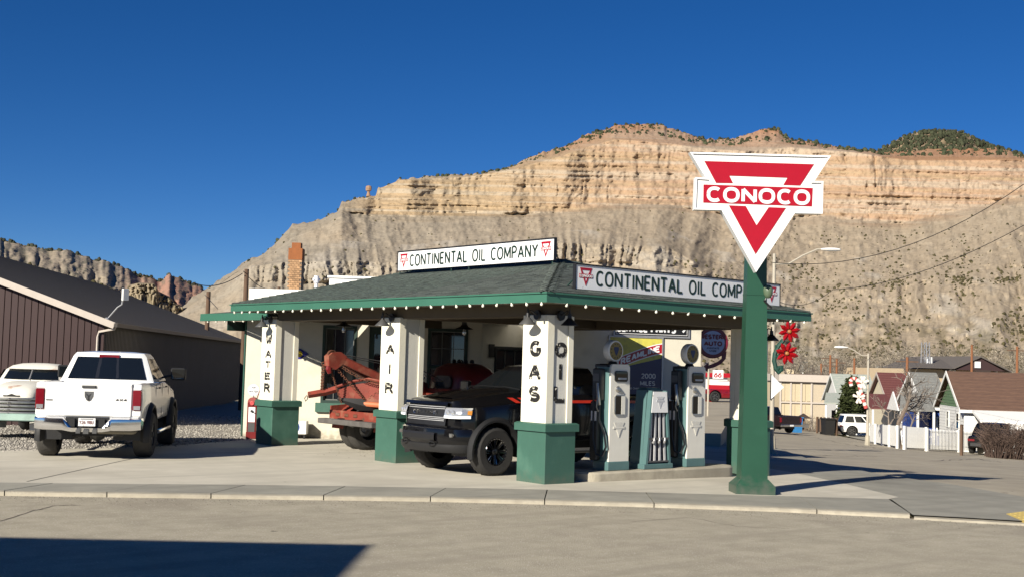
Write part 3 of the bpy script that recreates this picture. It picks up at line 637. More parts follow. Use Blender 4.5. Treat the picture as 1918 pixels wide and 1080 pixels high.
# narrow saw cuts in the pad, as strips of dark joint filler
M['joint'] = mat('joint_filler', (.10, .09, .075), .95)
def strip(name, a, b, w, dz, mt=None):
    a = Vector(a[:2]); b = Vector(b[:2]); n = Vector((-(b-a).y, (b-a).x)).normalized()*w/2
    return sheet(name, [tuple(a-n), tuple(b-n), tuple(b+n), tuple(a+n)], mt or M['joint'], dz)
for a, b in (((50, 901), (262, 855)), ((1110, 900), (1440, 905))): 
    if a[0] < 100: strip('pad_joint', G(*a), G(*b), .022, .004)
# sidewalk: a run of slabs between the pad and the kerb, each lifted a little differently
sw = bpy.data.objects.new('sidewalk', None); COL.objects.link(sw); sw['kind'] = 'structure'
kb = bpy.data.objects.new('kerb', None); COL.objects.link(kb); kb['kind'] = 'structure'
def along(ks, x): return float(np.interp(x, [k[0] for k in ks], [k[1] for k in ks]))
cuts = [(-900, -1040), (-520, -640), (-150, -240), (100, 8), (290, 200), (461, 395), (647, 606), (836, 806), (1025, 1020), (1210, 1225), (1497, 1530), (1664, 1705)]
kyp = lambda x: along(KL, x)-9.5
for i in range(len(cuts)-1):
    (a, b), (c, d) = cuts[i], cuts[i+1]; n = 4
    up_e = [gz(a+(c-a)*k/n, along(SL, a+(c-a)*k/n), 0) for k in range(n+1)]; lo_e = [gz(b+(d-b)*k/n, kyp(b+(d-b)*k/n), 0) for k in range(n+1)]
    e = .012
    pts = [tuple(p[:2]) for p in up_e]+[tuple(p[:2]) for p in lo_e[::-1]]
    c0 = Vector((sum(p[0] for p in pts)/len(pts), sum(p[1] for p in pts)/len(pts)))
    pts = [tuple(Vector(p)+(c0-Vector(p)).normalized()*e) for p in pts]
    sheet('slab', pts, M['walk'], .002+.004*random.random(), kind=None, parent=sw, thick=.09)
    kp = [gz(b+(d-b)*k/n, kyp(b+(d-b)*k/n), 0) for k in range(n+1)]; kq = [gz(b+(d-b)*k/n, along(KL, b+(d-b)*k/n), -.05) for k in range(n+1)]
    dv = (kp[-1]-kp[0]).normalized()*.008
    kp[0] += dv; kq[0] += dv; kp[-1] -= dv; kq[-1] -= dv
    q = MB(); rows = []
    for p_, q_ in zip(kp, kq):
        g = (q_-p_); rows.append([p_+V(0, 0, .004), p_+V(g.x*.6, g.y*.6, .01), p_+V(g.x*.85, g.y*.85, .002), p_+V(g.x*.97, g.y*.97, -.02), q_+V(0, 0, -.02)+g*.03, p_+V(0, 0, -.1)])
    q.grid(rows); q.build('kerbstone', M['kerb'], kb, smooth=False)
# kerb of the ramp at the corner and the yellow tactile plate
kp = [gz(x, along(KL, x)-6, -.03) for x in (1712, 1800, 1918, 2100)]; kq = [gz(x, along(KL, min(x, 1918))+(x-1918)*.055*(x > 1918), -.03) for x in (1712, 1800, 1918, 2100)]
q = MB(); q.grid([[p_+V(0, 0, .012), q_*.85+p_*.15+V(0, 0, .01), q_+V(0, 0, -.06)] for p_, q_ in zip(kp, kq)]); q.build('kerb_ramp', M['kerb'], kb)
tp = [gz(*a, 0) for a in ((1885, 962), (1960, 952), (2010, 972), (1925, 979))]
q = MB(); q.add([p+V(0, 0, .012) for p in tp]+[p+V(0, 0, -.02) for p in tp], [(0, 1, 2, 3), (4, 7, 6, 5), (0, 4, 5, 1), (1, 5, 6, 2), (2, 6, 7, 3), (3, 7, 4, 0)])
for i in range(9):
    for j in range(5):
        u = (i+.5)/9; v_ = (j+.5)/5; c_ = tp[0]*(1-u)*(1-v_)+tp[1]*u*(1-v_)+tp[2]*u*v_+tp[3]*(1-u)*v_; q.cyl(c_+V(0, 0, .01), c_+V(0, 0, .018), .02, .014, 6)
tag(q.build('tactile_plate', mat('tactile_yellow', (.62, .46, .13), .7)), 'yellow tactile paving plate at the street corner ramp', 'paving plate')
# gravel lot on the left with loose stones
grav = xy((440, 824), (330, 833), (180, 838), (0, 843), (-300, 850), (-900, 858))+[tuple((gp(-900, 60))[:2]), tuple(gp(440, 70)[:2]), (9, 25), (4.3, 14.6), (2, 13.2)]
sheet('gravel_lot', grav, M['gravel'], -.012)
st = []
for i in range(9000):
    px = random.uniform(-10, 470); py = random.choice((random.uniform(776, 845), random.uniform(795, 845))); g = G(px, py)
    lim = np.interp(px, [0, 180, 330, 440], [843, 838, 833, 824])
    if py < lim+2.5*random.random(): st.append((g.x, g.y, g.z-.008))
st = np.array(st); n = len(st); s_ = .012+.022*rng.rand(n, 1, 1)
oc = np.array([(1, 0, 0), (0, 1, 0), (-1, 0, 0), (0, -1, 0), (0, 0, .8), (0, 0, -.5)])[None]*(.7+.6*rng.rand(n, 6, 1))
co = st[:, None]+oc*s_; fs = np.array([(0, 1, 4), (1, 2, 4), (2, 3, 4), (3, 0, 4), (1, 0, 5), (2, 1, 5), (3, 2, 5), (0, 3, 5)])
fs = (fs[None]+(np.arange(n)*6)[:, None, None]).reshape(-1, 3)
gc = np.repeat((.16+.34*rng.rand(n, 1))*np.array((1, .93, .82))[None], 6, 0)
npmesh('gravel', co.reshape(-1, 3), fs, attr_mat('gravel_stone', bump=0), gc, smooth=False, kind='stuff')
# leaf litter along the pad under the tow truck and grit on the pad
pts = []
for i in range(260):
    px = random.gauss(700, 45); py = random.gauss(838, 9)
    if py > 818: g = G(px, py); pts.append((g.x, g.y, .003))
pts = np.array(pts); n = len(pts); a = rng.rand(n, 1)*6.28+np.array([0, 2.1, 4.2])[None]; r_ = .008+.018*rng.rand(n, 1)
co = np.stack([pts[:, None, 0]+r_*np.cos(a), pts[:, None, 1]+r_*np.sin(a), pts[:, None, 2]+.01*rng.rand(n, 3)], 2)
npmesh('leaf_litter', co.reshape(-1, 3), np.arange(n*3).reshape(-1, 3), mat('dead_leaf', (.10, .065, .035), .9), smooth=False, kind='stuff')
# cracks sealed in the street surface
M['crack'] = mat('crack_seam', (.11, .09, .075), .95)  # flat dark tone of the crack strips
def crack(name, pix, w=.02, dz=-.046):
    pts = []
    for i in range(len(pix)-1):
        a, b = pix[i], pix[i+1]; n = 7
        for k in range(n): t = k/n; pts.append(gz(a[0]+(b[0]-a[0])*t+random.uniform(-3, 3), a[1]+(b[1]-a[1])*t+random.uniform(-.8, .8), dz))
    q = MB(); rows = []
    for i, p in enumerate(pts):
        d = (pts[min(i+1, len(pts)-1)]-pts[max(i-1, 0)]).normalized(); n_ = Vector((-d.y, d.x, 0))*w*random.uniform(.3, 1); rows.append([p+n_, p-n_])
    q.grid(rows); return q.build(name, M['crack'], None, kind='structure')
crack('street_crack', [(0, 975), (60, 956), (100, 946), (160, 944)], .016)
crack('side_street_crack', [(1460, 808), (1540, 822), (1600, 833), (1640, 838), (1700, 842)], .05, -.045)
crack('side_street_crack', [(1470, 853), (1540, 852), (1600, 853), (1650, 854)], .035, -.045)
crack('side_street_crack', [(1740, 862), (1790, 860), (1830, 858), (1880, 866)], .05, -.045)
print('p4')

gs_ = []
for i in range(3200):
    px = random.uniform(-20, 1940); y = along(KL, px)+abs(random.gauss(0, 1))*5+.5; g = gz(px, y, -.045); gs_.append((g.x, g.y, g.z))
st = np.array(gs_); n = len(st); s_ = .003+.009*rng.rand(n, 1, 1)**2; co = st[:, None]+oc[:1]*0+np.array([(1, 0, 0), (0, 1, 0), (-1, 0, 0), (0, -1, 0), (0, 0, .8), (0, 0, -.5)])[None]*s_
fs = np.array([(0, 1, 4), (1, 2, 4), (2, 3, 4), (3, 0, 4)]); fs = (fs[None]+(np.arange(n)*6)[:, None, None]).reshape(-1, 3); gc = np.repeat((.12+.3*rng.rand(n, 1))*np.array((1, .9, .75))[None], 6, 0)
npmesh('gutter_grit', co.reshape(-1, 3), fs, bpy.data.materials['gravel_stone'], gc, smooth=False, kind='stuff')
crack('street_crack', [(1180, 975), (1290, 968), (1380, 985), (1500, 990)], .010)
crack('street_crack', [(620, 962), (720, 957), (860, 958)], .008)
# ------------------------------------------------------------------ the station
X0, X1, Y0, Y1 = -.514, 6.91, -.514, 10.96; ZE, ZT, ZR = 3.156, 3.323, 4.32; RA, RB = 3.2, 8.3
gs = thing('gas_station', 'cream and green vintage corner filling station with hipped shingle canopy on square pillars', 'gas station')
def column(x0, y0, dx=.66, dy=.70, texts=(), face='x'):
    q = MB(); q.box((x0+.06, y0+.07, .9), (x0+dx-.02, y0+dy, 2.98)); c = q.build('column', M['panel'], gs)
    q = MB()   # corner boards stand proud of the panels
    for z0, z1, w in ((1.05, 2.97, .13),):
        q.box((x0+.035, y0+.045, z0), (x0+.06+w, y0+.07+.03, z1)); 
        q.box((x0+.035, y0+dy-.10, z0), (x0+.09, y0+dy+.02, z1))
        q.box((x0+.035, y0+.105, z0), (x0+.055, y0+dy-.105, z1)) if face else None
        q.box((x0+dx-.12, y0+.045, z0), (x0+dx, y0+.1, z1))
    q.build('corner_board', M['cream'], c)
    box('pedestal', (x0, y0, T(x0)-.02), (x0+dx+.06, y0+dy+.06, .914), M['green'], c, r=.006)
    q = MB(); q.box((x0-.045, y0-.045, .914), (x0+dx+.105, y0+dy+.105, 1.04)); a, b = x0-.045, y0-.045; e = .035; A, B = x0+dx+.105, y0+dy+.105
    q.add([(a, b, 1.0405), (A, b, 1.0405), (A, B, 1.0405), (a, B, 1.0405), (a+e, b+e, 1.062), (A-e, b+e, 1.062), (A-e, B-e, 1.062), (a+e, B-e, 1.062)], [(4, 5, 6, 7), (0, 1, 5, 4), (1, 2, 6, 5), (2, 3, 7, 6), (3, 0, 4, 7)])
    q.build('pedestal_cap', M['green'], c)
    for word, f, zs, w in texts:
        for i, ch in enumerate(word):
            zt, zb = zs[i]
            if f == 'x': o = (x0+.033, y0+.365, zb); ex = (0, -1, 0)
            else: o = (x0+.375, y0+.066, zb); ex = (1, 0, 0)
            gw = {'I': .11}.get(ch, w); q = MB()
            hh = zt-zb; ws = w/(glyph(ch)[0]*hh) if ch != 'I' else 1
            text(ch, o, ex, (0, 0, 1), hh, M['stencil'], 'letter', c, ws=ws*.98, th=.27, serif=.13 if ch not in 'SO' else 0, center=True, depth=.004)
    return c
column(0, 0, texts=(('GAS', 'x', ((2.52, 2.23), (2.11, 1.83), (1.71, 1.42)), .24), ('OIL', 'y', ((2.50, 2.23), (2.11, 1.84), (1.71, 1.42)), .22)))
column(0, 4.56, texts=(('AIR', 'x', ((2.43, 2.22), (2.01, 1.81), (1.63, 1.41)), .24),))
column(0, 9.69, texts=(('WATER', 'x', ((2.63, 2.38), (2.26, 2.07), (1.99, 1.83), (1.72, 1.54), (1.46, 1.24)), .23),))
column(5.72, 0.0, dx=.52, dy=.62)
column(6.1, .74, dx=.3, dy=.2)
# roof deck, soffit, beams, fascia
q = MB(); A_, B_ = (RA, RA-.0, ZR), (RA, RB, ZR); c4 = [(X0, Y0, ZT), (X1, Y0, ZT), (X1, Y1, ZT), (X0, Y1, ZT)]
q.add(c4+[A_, B_], [(0, 1, 4), (1, 2, 5, 4), (2, 3, 5), (3, 0, 4, 5)]); q.build('roof_deck', M['shingle'], gs)
q = MB(); q.box((X0+.03, Y0+.03, 3.165), (X1-.03, Y1-.03, 3.185)); q.build('soffit', M['soffit'], gs)
q = MB(); q.box((.10, .12, 2.955), (.62, 9.8, 3.162)); q.box((.63, .12, 2.955), (6.25, .60, 3.162)); q.box((5.72, .61, 2.955), (6.25, 6.2, 3.162))
for y in (4.7, 9.9): q.box((.63, y, 2.97), (5.71, y+.3, 3.163))
q.build('beam', M['soffit'], gs)
for n, a, b in (('fascia', (X0-.02, Y0-.02, ZE), (X0+.02, Y1+.02, ZT-.02)), ('fascia', (X0+.022, Y0-.02, ZE), (X1+.02, Y0+.02, ZT-.02)), ('fascia', (X1-.02, Y0+.022, ZE), (X1+.02, Y1+.02, ZT-.02)), ('fascia', (X0+.022, Y1-.02, ZE), (X1-.022, Y1+.02, ZT-.02))):
    box(n, a, b, M['fascia'], gs)
q = MB(); q.box((X0-.045, Y0-.045, ZT-.019), (X0+.05, Y1+.045, ZT+.008)); q.box((X0+.051, Y0-.045, ZT-.019), (X1+.045, Y0+.05, ZT+.008)); q.build('drip_edge', M['fascia'], gs)
# shingles: nearest tabs one by one, the rest joined
def slope_pts():
    out = []
    for side in (0, 1):
        L0 = (Y0, Y1) if side == 0 else (X0, X1); run = RA-X0 if side == 0 else RA-Y0; n = 24; dz = (ZR-ZT); sl = math.hypot(run, dz)
        for i in range(n):
            t = i/n; lo = L0[0]+(run*t); hi = L0[1]-((Y1-RB)*t if side == 0 else (X1-RA)*t); x = lo-.33*random.random()
            while x < hi:
                a, b = max(x, lo), min(x+.325, hi)
                if b-a > .08: out.append((side, i, t, a, b))
                x += .33
    return out
tan_ = math.atan2(ZR-ZT, RA-X0); ex_ = sl_ = math.hypot(RA-X0, ZR-ZT)/24
sh = MB(); sh.box((-.5, 0, 0), (.5, sl_*1.5, .011)); shm = sh.build('shingle', M['shingle'], gs); shm_used = False
tabs = []
for side, i, t, a, b in slope_pts():
    r = (RA-X0)*t; z = ZT+(ZR-ZT)*t; jut = .022
    if side == 0: o = Vector((X0+r, (a+b)/2, z)); rzx = math.pi/2*-1
    else: o = Vector(((a+b)/2, Y0+r, z)); rzx = 0
    tabs.append(((o-CAMP).length, side, o, b-a))
tabs.sort(key=lambda k: k[0]); rest = MB()
for k, (d, side, o, w) in enumerate(tabs):
    rise = Matrix.Rotation(tan_-.05+random.uniform(-.01, .012), 4, 'X'); rot = Matrix.Rotation(-math.pi/2 if side == 0 else 0, 4, 'Z')
    nx = Vector((0, 0, .012)); out = rot @ Vector((0, -.02, 0))
    mtx = Matrix.Translation(o+nx+out) @ rot @ rise @ Matrix.Diagonal((w-.006, 1, 1+random.random()*.7, 1))
    if k < 300:
        ob = shm if k == 0 else bpy.data.objects.new('shingle', shm.data)
        if k: COL.objects.link(ob); ob.parent = gs
        ob.matrix_local = mtx
    else: rest.box((-.5, 0, 0), (.5, sl_*1.5, .011), mtx)
M['shingle_far'] = mat('green_grey_shingle_run', (.070, .094, .080), .9, col2=(.040, .050, .042), mix=(.4, .6), scale=9, bump=.6, bscale=60)
rest.build('shingle_field', M['shingle_far'], gs, kind='stuff')
q = MB()
for c_, e_ in (((X0, Y0, ZT+.03), A_), ((X1, Y0, ZT+.03), A_), ((X0, Y1, ZT+.03), B_)):
    a, b = Vector(c_), Vector(e_)+V(0, 0, .03); n = 26
    for i in range(n): p0 = a.lerp(b, i/n); p1 = a.lerp(b, (i+1.25)/n); d = (p1-p0).normalized(); s_ = Vector((-d.y, d.x, 0)).normalized()*.13; q.add([p0+s_+V(0, 0, -.03), p0+V(0, 0, .02), p0-s_+V(0, 0, -.03), p1+s_+V(0, 0, -.045), p1, p1-s_+V(0, 0, -.045)], [(0, 1, 4, 3), (1, 2, 5, 4)])
q.build('hip_cap', M['shingle_far'], gs, kind='stuff')
# string of white bulbs under the fascia
bm_ = MB(); bm_.lathe([(0, -.05), (.016, -.046), (.026, -.03), (.025, -.012), (.013, .004), (.012, .02), (0, .02)], 9); first = None
def bulb(x, y):
    global first
    if first is None: first = bm_.build('bulb', M['bulb'], gs, smooth='full'); first.location = (x, y, ZE-.012)
    else: copymesh('bulb', first, gs, (x, y, ZE-.012), rot=(random.uniform(-.5, .5), random.uniform(-.5, .5), 0))
y = Y0+.12
while y < Y1: bulb(X0-.01, y); y += .40
x = X0+.46
while x < X1: bulb(x, Y0-.01); x += .45
y = Y0+.5
while y < 8: bulb(X1+.01, y); y += .45
q = MB(); q.tube([(X0-.012, y, ZE+.006+.006*math.sin(y*8)) for y in np.arange(Y0, Y1, .2)], .005, 4); q.tube([(x, Y0-.012, ZE+.006+.006*math.sin(x*8)) for x in np.arange(X0, X1, .2)], .005, 4); q.build('bulb_wire', M['whitepaint'], gs)
# ---- office walls
def wallframe(o, d):
    d = Vector((d[0], d[1], 0)).normalized(); n = Vector((d.y, -d.x, 0)); return frame((o[0], o[1], 0), d, (0, 0, 1), n)   # x along, y up, z out
def on_wall(px, o, d):                # distance along the wall seen in column px
    r = ray(px, 650); d = Vector((d[0], d[1])).normalized(); a = Vector((o[0]-CAMP.x, o[1]-CAMP.y)); den = r.x*d.y-r.y*d.x
    t = (a.x*d.y-a.y*d.x)/den; return (Vector((CAMP.x+r.x*t, CAMP.y+r.y*t))-Vector(o)).dot(d)
def on_wall_z(px, py, o, d):
    s = on_wall(px, o, d); dd = Vector((d[0], d[1])).normalized(); p = Vector(o)+dd*s; r = ray(px, py); t = (Vector((p.x, p.y))-Vector((CAMP.x, CAMP.y))).length/math.hypot(r.x, r.y); return CAMP.z+r.z*t
def wall(o, d, L, z1, holes, mt, th=.2, z0=-.2):
    """wall panel with real openings"""
    F = wallframe(o, d); q = MB(F); xs = sorted(set([0, L]+[h[0] for h in holes]+[h[1] for h in holes])); 
    for a, b in zip(xs[:-1], xs[1:]):
        hs = [h for h in holes if h[0] <= a+1e-6 and h[1] >= b-1e-6]
        if not hs: q.box((a, z0, -th), (b, z1, 0))
        else:
            h = hs[0]
            if h[2] > z0: q.box((a, z0, -th), (b, h[2], 0))
            q.box((a, h[3], -th), (b, z1, 0))
    return q.build('office_wall', mt, gs), F
def window(F, x0, x1, z0, z1, rows, cols, parent, fm, glassm, sill=None, mid=True, munt=None, depth=-.07):
    q = MB(F); w = .07
    q.box((x0, z0, depth-.02), (x0+w, z1, .03)); q.box((x1-w, z0, depth-.02), (x1, z1, .03)); q.box((x0+w, z1-w, depth-.02), (x1-w, z1, .03)); q.box((x0+w, z0, depth-.02), (x1-w, z0+w, .03))
    f = q.build('window', fm, parent)
    if mid: box('rail', (x0+w+.001, (z0+z1)/2-.035, depth-.01), (x1-w-.001, (z0+z1)/2+.035, .0), fm, f, m=F)
    box('pane', (x0+w*.8, z0+w*.8, depth-.015), (x1-w*.8, z1-w*.8, depth-.008), glassm, f, m=F)
    q = MB(F); mw = .018; mm = munt or fm
    secs = [(z0+w, (z0+z1)/2-.035), ((z0+z1)/2+.035, z1-w)] if mid else [(z0+w, z1-w)]
    for a, b in secs:
        q.box((x0+w, a, depth-.006), (x0+w+.03, b, depth+.02)); q.box((x1-w-.03, a, depth-.006), (x1-w, b, depth+.02)); q.box((x0+w+.03, a, depth-.006), (x1-w-.03, a+.03, depth+.02)); q.box((x0+w+.03, b-.03, depth-.006), (x1-w-.03, b, depth+.02))
        for i in range(1, cols): xx = x0+w+(x1-x0-2*w)*i/cols; q.box((xx-mw/2, a+.03, depth-.005), (xx+mw/2, b-.03, depth+.015))
        for j in range(1, rows): zz = a+(b-a)*j/rows; q.box((x0+w+.03, zz-mw/2, depth-.005), (x1-w-.03, zz+mw/2, depth+.012))
    q.build('sash', mm, f)
    if sill: q = MB(F); q.box((x0-.12, z0-.24, -.02), (x1+.12, z0-.001, .10)); q.build('sill', sill, f)
    return f
AO, AD = (1.1, 13.2), (.77, -.64); LA = on_wall(902, AO, AD)
w1 = (on_wall(604, AO, AD), on_wall(668, AO, AD)); w2 = (on_wall(691, AO, AD), on_wall(740, AO, AD)); w3 = (on_wall(801, AO, AD), on_wall(876, AO, AD))
z1t = on_wall_z(636, 609, AO, AD); z1b = on_wall_z(636, 754, AO, AD)
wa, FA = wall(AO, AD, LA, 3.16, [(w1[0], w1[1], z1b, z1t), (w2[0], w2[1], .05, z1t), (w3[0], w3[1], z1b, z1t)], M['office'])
M['sash'] = mat('grey_sash', (.13, .135, .125), .5)
window(FA, w1[0], w1[1], z1b, z1t, 1, 3, gs, M['darkgreen'], M['glass'], sill=M['green'], munt=M['sash'])
window(FA, w3[0], w3[1], z1b, z1t, 2, 3, gs, M['darkgreen'], M['glass'], sill=M['green'], munt=M['sash'])
dr = box('door', (w2[0]+.002, .03, -.12), (w2[1]-.002, z1t-.002, -.05), M['darkgreen'], gs, m=FA); box('pane', (w2[0]+.14, 1.0, -.049), (w2[1]-.14, z1t-.2, -.043), M['glass'], dr, m=FA)
q = MB(FA); q.cyl((w2[0]+.09, 1.0, -.05), (w2[0]+.09, 1.0, .01), .03, n=8); q.build('handle', M['steel'], dr)
cA = Vector(AO)+Vector(AD).normalized()*LA
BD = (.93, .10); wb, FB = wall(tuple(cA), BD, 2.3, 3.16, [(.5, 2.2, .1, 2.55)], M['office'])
M['duskglass'] = mat('dim_shop_window', (.05, .028, .026), .25, col2=(.03, .03, .034), mix=(.4, .6), scale=1.2)
gd = window(FB, .5, 2.2, .1, 2.55, 2, 4, gs, M['black'], M['duskglass'], munt=M['sash'])
# wall C carries the painted signs and ends at the corner
CD = (.894, -.446); CO = tuple(Vector((7.9, 5.74))-Vector(CD)*1.5); LC = on_wall(1313, CO, CD)
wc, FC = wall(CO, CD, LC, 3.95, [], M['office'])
q = MB(); p = Vector(CO); e = cA+Vector(BD)*2.3; nrm = Vector((CD[1], -CD[0]))
ce = Vector(CO)+Vector(CD)*LC; bk = Vector((.446, .894))
q.prism([tuple(p+bk*.21), tuple(ce+bk*.21), tuple(ce+bk*5), tuple(e+bk*2), (4.2, 17.5), (1.25, 13.45), tuple(cA+Vector((.15, .2))), tuple(e+Vector((0.02, .25)))], 3.17, 3.9)
q.build('office_roof', M['whitepaint'], gs)
q = MB(); a = ce+bk*.2; q.prism([tuple(ce+Vector((-.2, 0))+bk*.21), tuple(ce+bk*.21), tuple(ce+bk*5), tuple(ce+Vector((-.2, 0))+bk*5)], -.6, 3.169); q.build('office_wall', M['office'], gs); q = MB(); q.prism([tuple(p+bk*.21), tuple(p+bk*.21+Vector((.2, 0))), tuple(p+bk*3.2+Vector((.2, 0))), tuple(p+bk*3.2)], -.3, 3.169); q.build('office_wall', M['office'], gs); q = MB()
q.prism([(1.12, 13.25), (1.32, 13.3), (4.4, 17.5), (4.2, 17.5)], -.3, 3.169); q.build('office_wall', M['office'], gs)
q = MB(); q.box((1.06, 13.20, -.05), (1.11, 13.24, 3.16)); q.build('corner_trim', M['green'], gs)
# lower green eave of the office beyond the canopy
q = MB(); q.add([(.55, 11.02, 3.20), (.55, 14.7, 3.20), (3.5, 15.0, 3.55), (3.5, 11.02, 3.55)], [(0, 1, 2, 3)]); q.build('eave_roof', M['shingle_far'], gs)
q = MB(); q.box((.50, 11.0, 3.07), (.55, 14.75, 3.2)); q.box((.42, 11.0, 3.0), (.50, 14.6, 3.065)); q.build('gutter', M['fascia'], gs)
q = MB(); q.box((.56, 11.0, 3.04), (1.3, 14.7, 3.06)); q.build('soffit', M['soffit'], gs)
for y in np.arange(11.2, 14.5, .5): copymesh('bulb', first, gs, (.46, float(y), 3.0))
q = MB(); q.box((.6, 13.3, 2.75), (1.1, 13.36, 3.0), Matrix.Identity(4)); q.build('bracket', M['darkgreen'], gs)
# parapets, chimney and vent at the back
def back_box(px0, px1, py, dep, name='parapet'):
    a = P(px0, py, dep); b = P(px1, py, dep); d = (b-a); d.z = 0; L = d.length; F = frame((a.x, a.y, 0), d.normalized(), (0, 0, 1), Vector((d.y, -d.x, 0)).normalized())
    q = MB(F); z = a.z; q.box((0, 3.9, -1.5), (L, z, 0)); f = q.build(name, M['whitepaint'], gs)
    q = MB(F); q.box((-.06, z, -1.5), (L+.06, z+.07, .05)); q.box((.1, z-.25, .002), (L, z-.2, .03)); q.build('cap', M['whitepaint'], f); return f
back_box(497, 590, 545, 39.5); back_box(617, 760, 520, 38.5)
a = P(540, 480, 42); cw = P(566, 480, 42)-a; F = frame((a.x, a.y, 0), Vector((cw.x, cw.y, 0)).normalized(), (0, 0, 1), Vector((cw.y, -cw.x, 0)).normalized())
ch = box('chimney', (.012, 3.9, -.50), (.468, 5.45, -.012), M['mortar'], gs, m=F)
q = MB(F); q.box((0, 5.45, -.51), (.48, 5.85, 0)); q.box((.09, 5.85, -.42), (.40, 6.05, -.09)); q.build('chimney_cap', M['brick_dark'], ch)
nb = 0; bp = MB(); bp.box((0, 0, 0), (.113, .062, .02)); bobj = None
for j in range(21):
    z = 3.92+j*.0725
    for i in range(5):
        x = i*.12-(.06 if j % 2 else 0)
        if x < -.01 or x > .37: 
            continue
        mtx = F @ Matrix.Translation((x+.003, z, -.012)) @ Matrix.Diagonal((1, 1, 1+random.random()*.3, 1))
        if bobj is None: bobj = bp.build('brick', per_object(M['brick'], .3), ch); bobj.matrix_local = mtx
        else: o_ = bpy.data.objects.new('brick', bobj.data); COL.objects.link(o_); o_.parent = ch; o_.matrix_local = mtx
q = MB(); a = P(592, 540, 40); q.cyl((a.x, a.y, 3.8), (a.x, a.y, 4.55), .055); q.cyl((a.x, a.y, 4.55), (a.x, a.y, 4.78), .085, n=12); q.cyl((a.x-.12, a.y, 4.66), (a.x+.12, a.y, 4.66), .05); q.build('vent_pipe', M['ductwhite'], gs, smooth=True)
a = P(830, 505, 38); q = MB(); q.M = frame((a.x, a.y, 0), RT, Vector((0, 0, 1)), -Vector((FW.x, FW.y, 0)).normalized()); 
q.box((-.5, 3.9, -.5), (.1, P(830, 500, 38).z, 0)); q.build('chimney', M['brick'], gs)
# ---- roof signs
def roof_sign(label, o, ex, L, h, legs):
    t = thing('roof_sign', label, 'sign', o); ex = Vector(ex); ey = Vector((0, 0, 1)); n = ex.cross(ey)
    F = frame((0, 0, 0), ex, ey, n)
    q = MB(F); q.box((0, 0, -.05), (L, h, 0)); q.build('board', M['enamel'], t)
    q = MB(F); q.box((-.02, h, -.06), (L+.02, h+.025, .018)); q.box((-.02, -.015, -.06), (L+.02, -.001, .012)); q.box((-.02, 0, -.06), (-.001, h, .012)); q.box((L+.001, 0, -.06), (L+.02, h, .012)); q.build('frame', M['black'], t)
    full = text_width('CONTINENTAL OIL COMPANY', h*.66, 1, .27); kk = L*.82/full; xo = L*.088
    for w_ in ('CONTINENTAL', 'OIL', 'COMPANY'):
        ww = text_width(w_, h*.66, 1, .27)*kk; text(w_, ex*xo+ey*(h*.17)+n*.001, ex, ey, h*.66, M['signgreen'], 'lettering', t, width=ww, th=.145, gap=.27, depth=.004); xo += ww+(.3+.54)*h*.66*kk
    triangle_logo(ex*(L*.042)+ey*(h*.14)+n*.001, ex, ey, h*.76, M['signred'], t); triangle_logo(ex*(L*.955)+ey*(h*.14)+n*.001, ex, ey, h*.76, M['signred'], t)
    q = MB(F)
    for x in legs: q.tube([(x-.12, -.22, -.5), (x, h*.5, -.055)], .014, 5); q.tube([(x, -.22, .0), (x, 0.0, -.03)], .014, 5); q.tube([(x+.12, -.2, .06), (x, .02, -.02)], .014, 5)
    q.build('leg', M['darkgreen'], t); return t
roof_sign('long white sign reading Continental Oil Company raised on the left slope of the canopy roof', (2.45, 8.24, 4.25), (0, -1, 0), 5.62, .44, (.05, 2.1, 2.75, 5.55))
roof_sign('shaded Continental Oil Company sign above the right eave, crossed by the green signpost', (.50, -.14, 3.46), (1, 0, 0), 5.86, .43, (.05, 2.0, 4.0, 5.8))
# ---- lamps on the pillars and under the canopy
def gooseneck(name, label, p, n):
    n = Vector(n); t = thing(name, label, 'wall lamp', p, group='gooseneck lamps on the pillars'); u = Vector((0, 0, 1)); s = n.cross(u)
    q = MB(); q.cyl(V(0, 0, 0), n*.03, .095, .085, 16); q.build('back_plate', M['black'], t, smooth=True)
    q = MB(); q.tube([n*.02, n*.08+u*.03, n*.15+u*.075, n*.22+u*.06, n*.235+u*.0, n*.235-u*.03], .012, 7); q.cyl(n*.235+u*.03, n*.235-u*.06, .035, .04, 10); q.cyl(n*.235+u*.11, n*.235+u*.03, .014, .014, 6); q.build('arm', M['black'], t, smooth=True)
    q = MB(Matrix.Translation(n*.235)); q.lathe([(.038, -.05), (.06, -.075), (.155, -.17), (.158, -.18), (.15, -.176), (.05, -.08)], 22); q.build('shade', M['satin'] if n.x < -.5 else M['black'], t, smooth=True)
    return t
gooseneck('wall_lamp', 'grey cone lamp on the pillar above the word GAS', (.033, .33, 2.975), (-1, 0, 0))
gooseneck('wall_lamp', 'black cone lamp on the pillar face above the word OIL', (.33, .045, 2.975), (0, -1, 0))
gooseneck('wall_lamp', 'grey cone lamp on the pillar above the word AIR', (.033, 4.90, 2.975), (-1, 0, 0))
gooseneck('wall_lamp', 'grey cone lamp on the pillar above the word WATER, farthest left', (.033, 10.0, 2.975), (-1, 0, 0))
gooseneck('wall_lamp', 'dark lamp on the far right pillar half hidden by the green signpost', (6.05, .045, 2.90), (0, -1, 0))
def pendant(label, px, py, dep):
    p = P(px, py, dep); t = thing('pendant_lamp', label, 'ceiling lamp', (p.x, p.y, 3.16), group='ceiling lamps under the canopy')
    q = MB(); q.cyl((0, 0, 0), (0, 0, -.22), .055, .06, 12); q.lathe([(.06, -.2), (.09, -.25), (.2, -.30), (.205, -.315), (.19, -.31), (.06, -.26)], 22); q.build('shade', M['black'], t, smooth=True)
    q = MB(); q.lathe([(.03, -.26), (.035, -.34), (.045, -.4), (.035, -.44), (0, -.455)], 12); q.build('bulb', M['lamp_clear'], t, smooth='full')
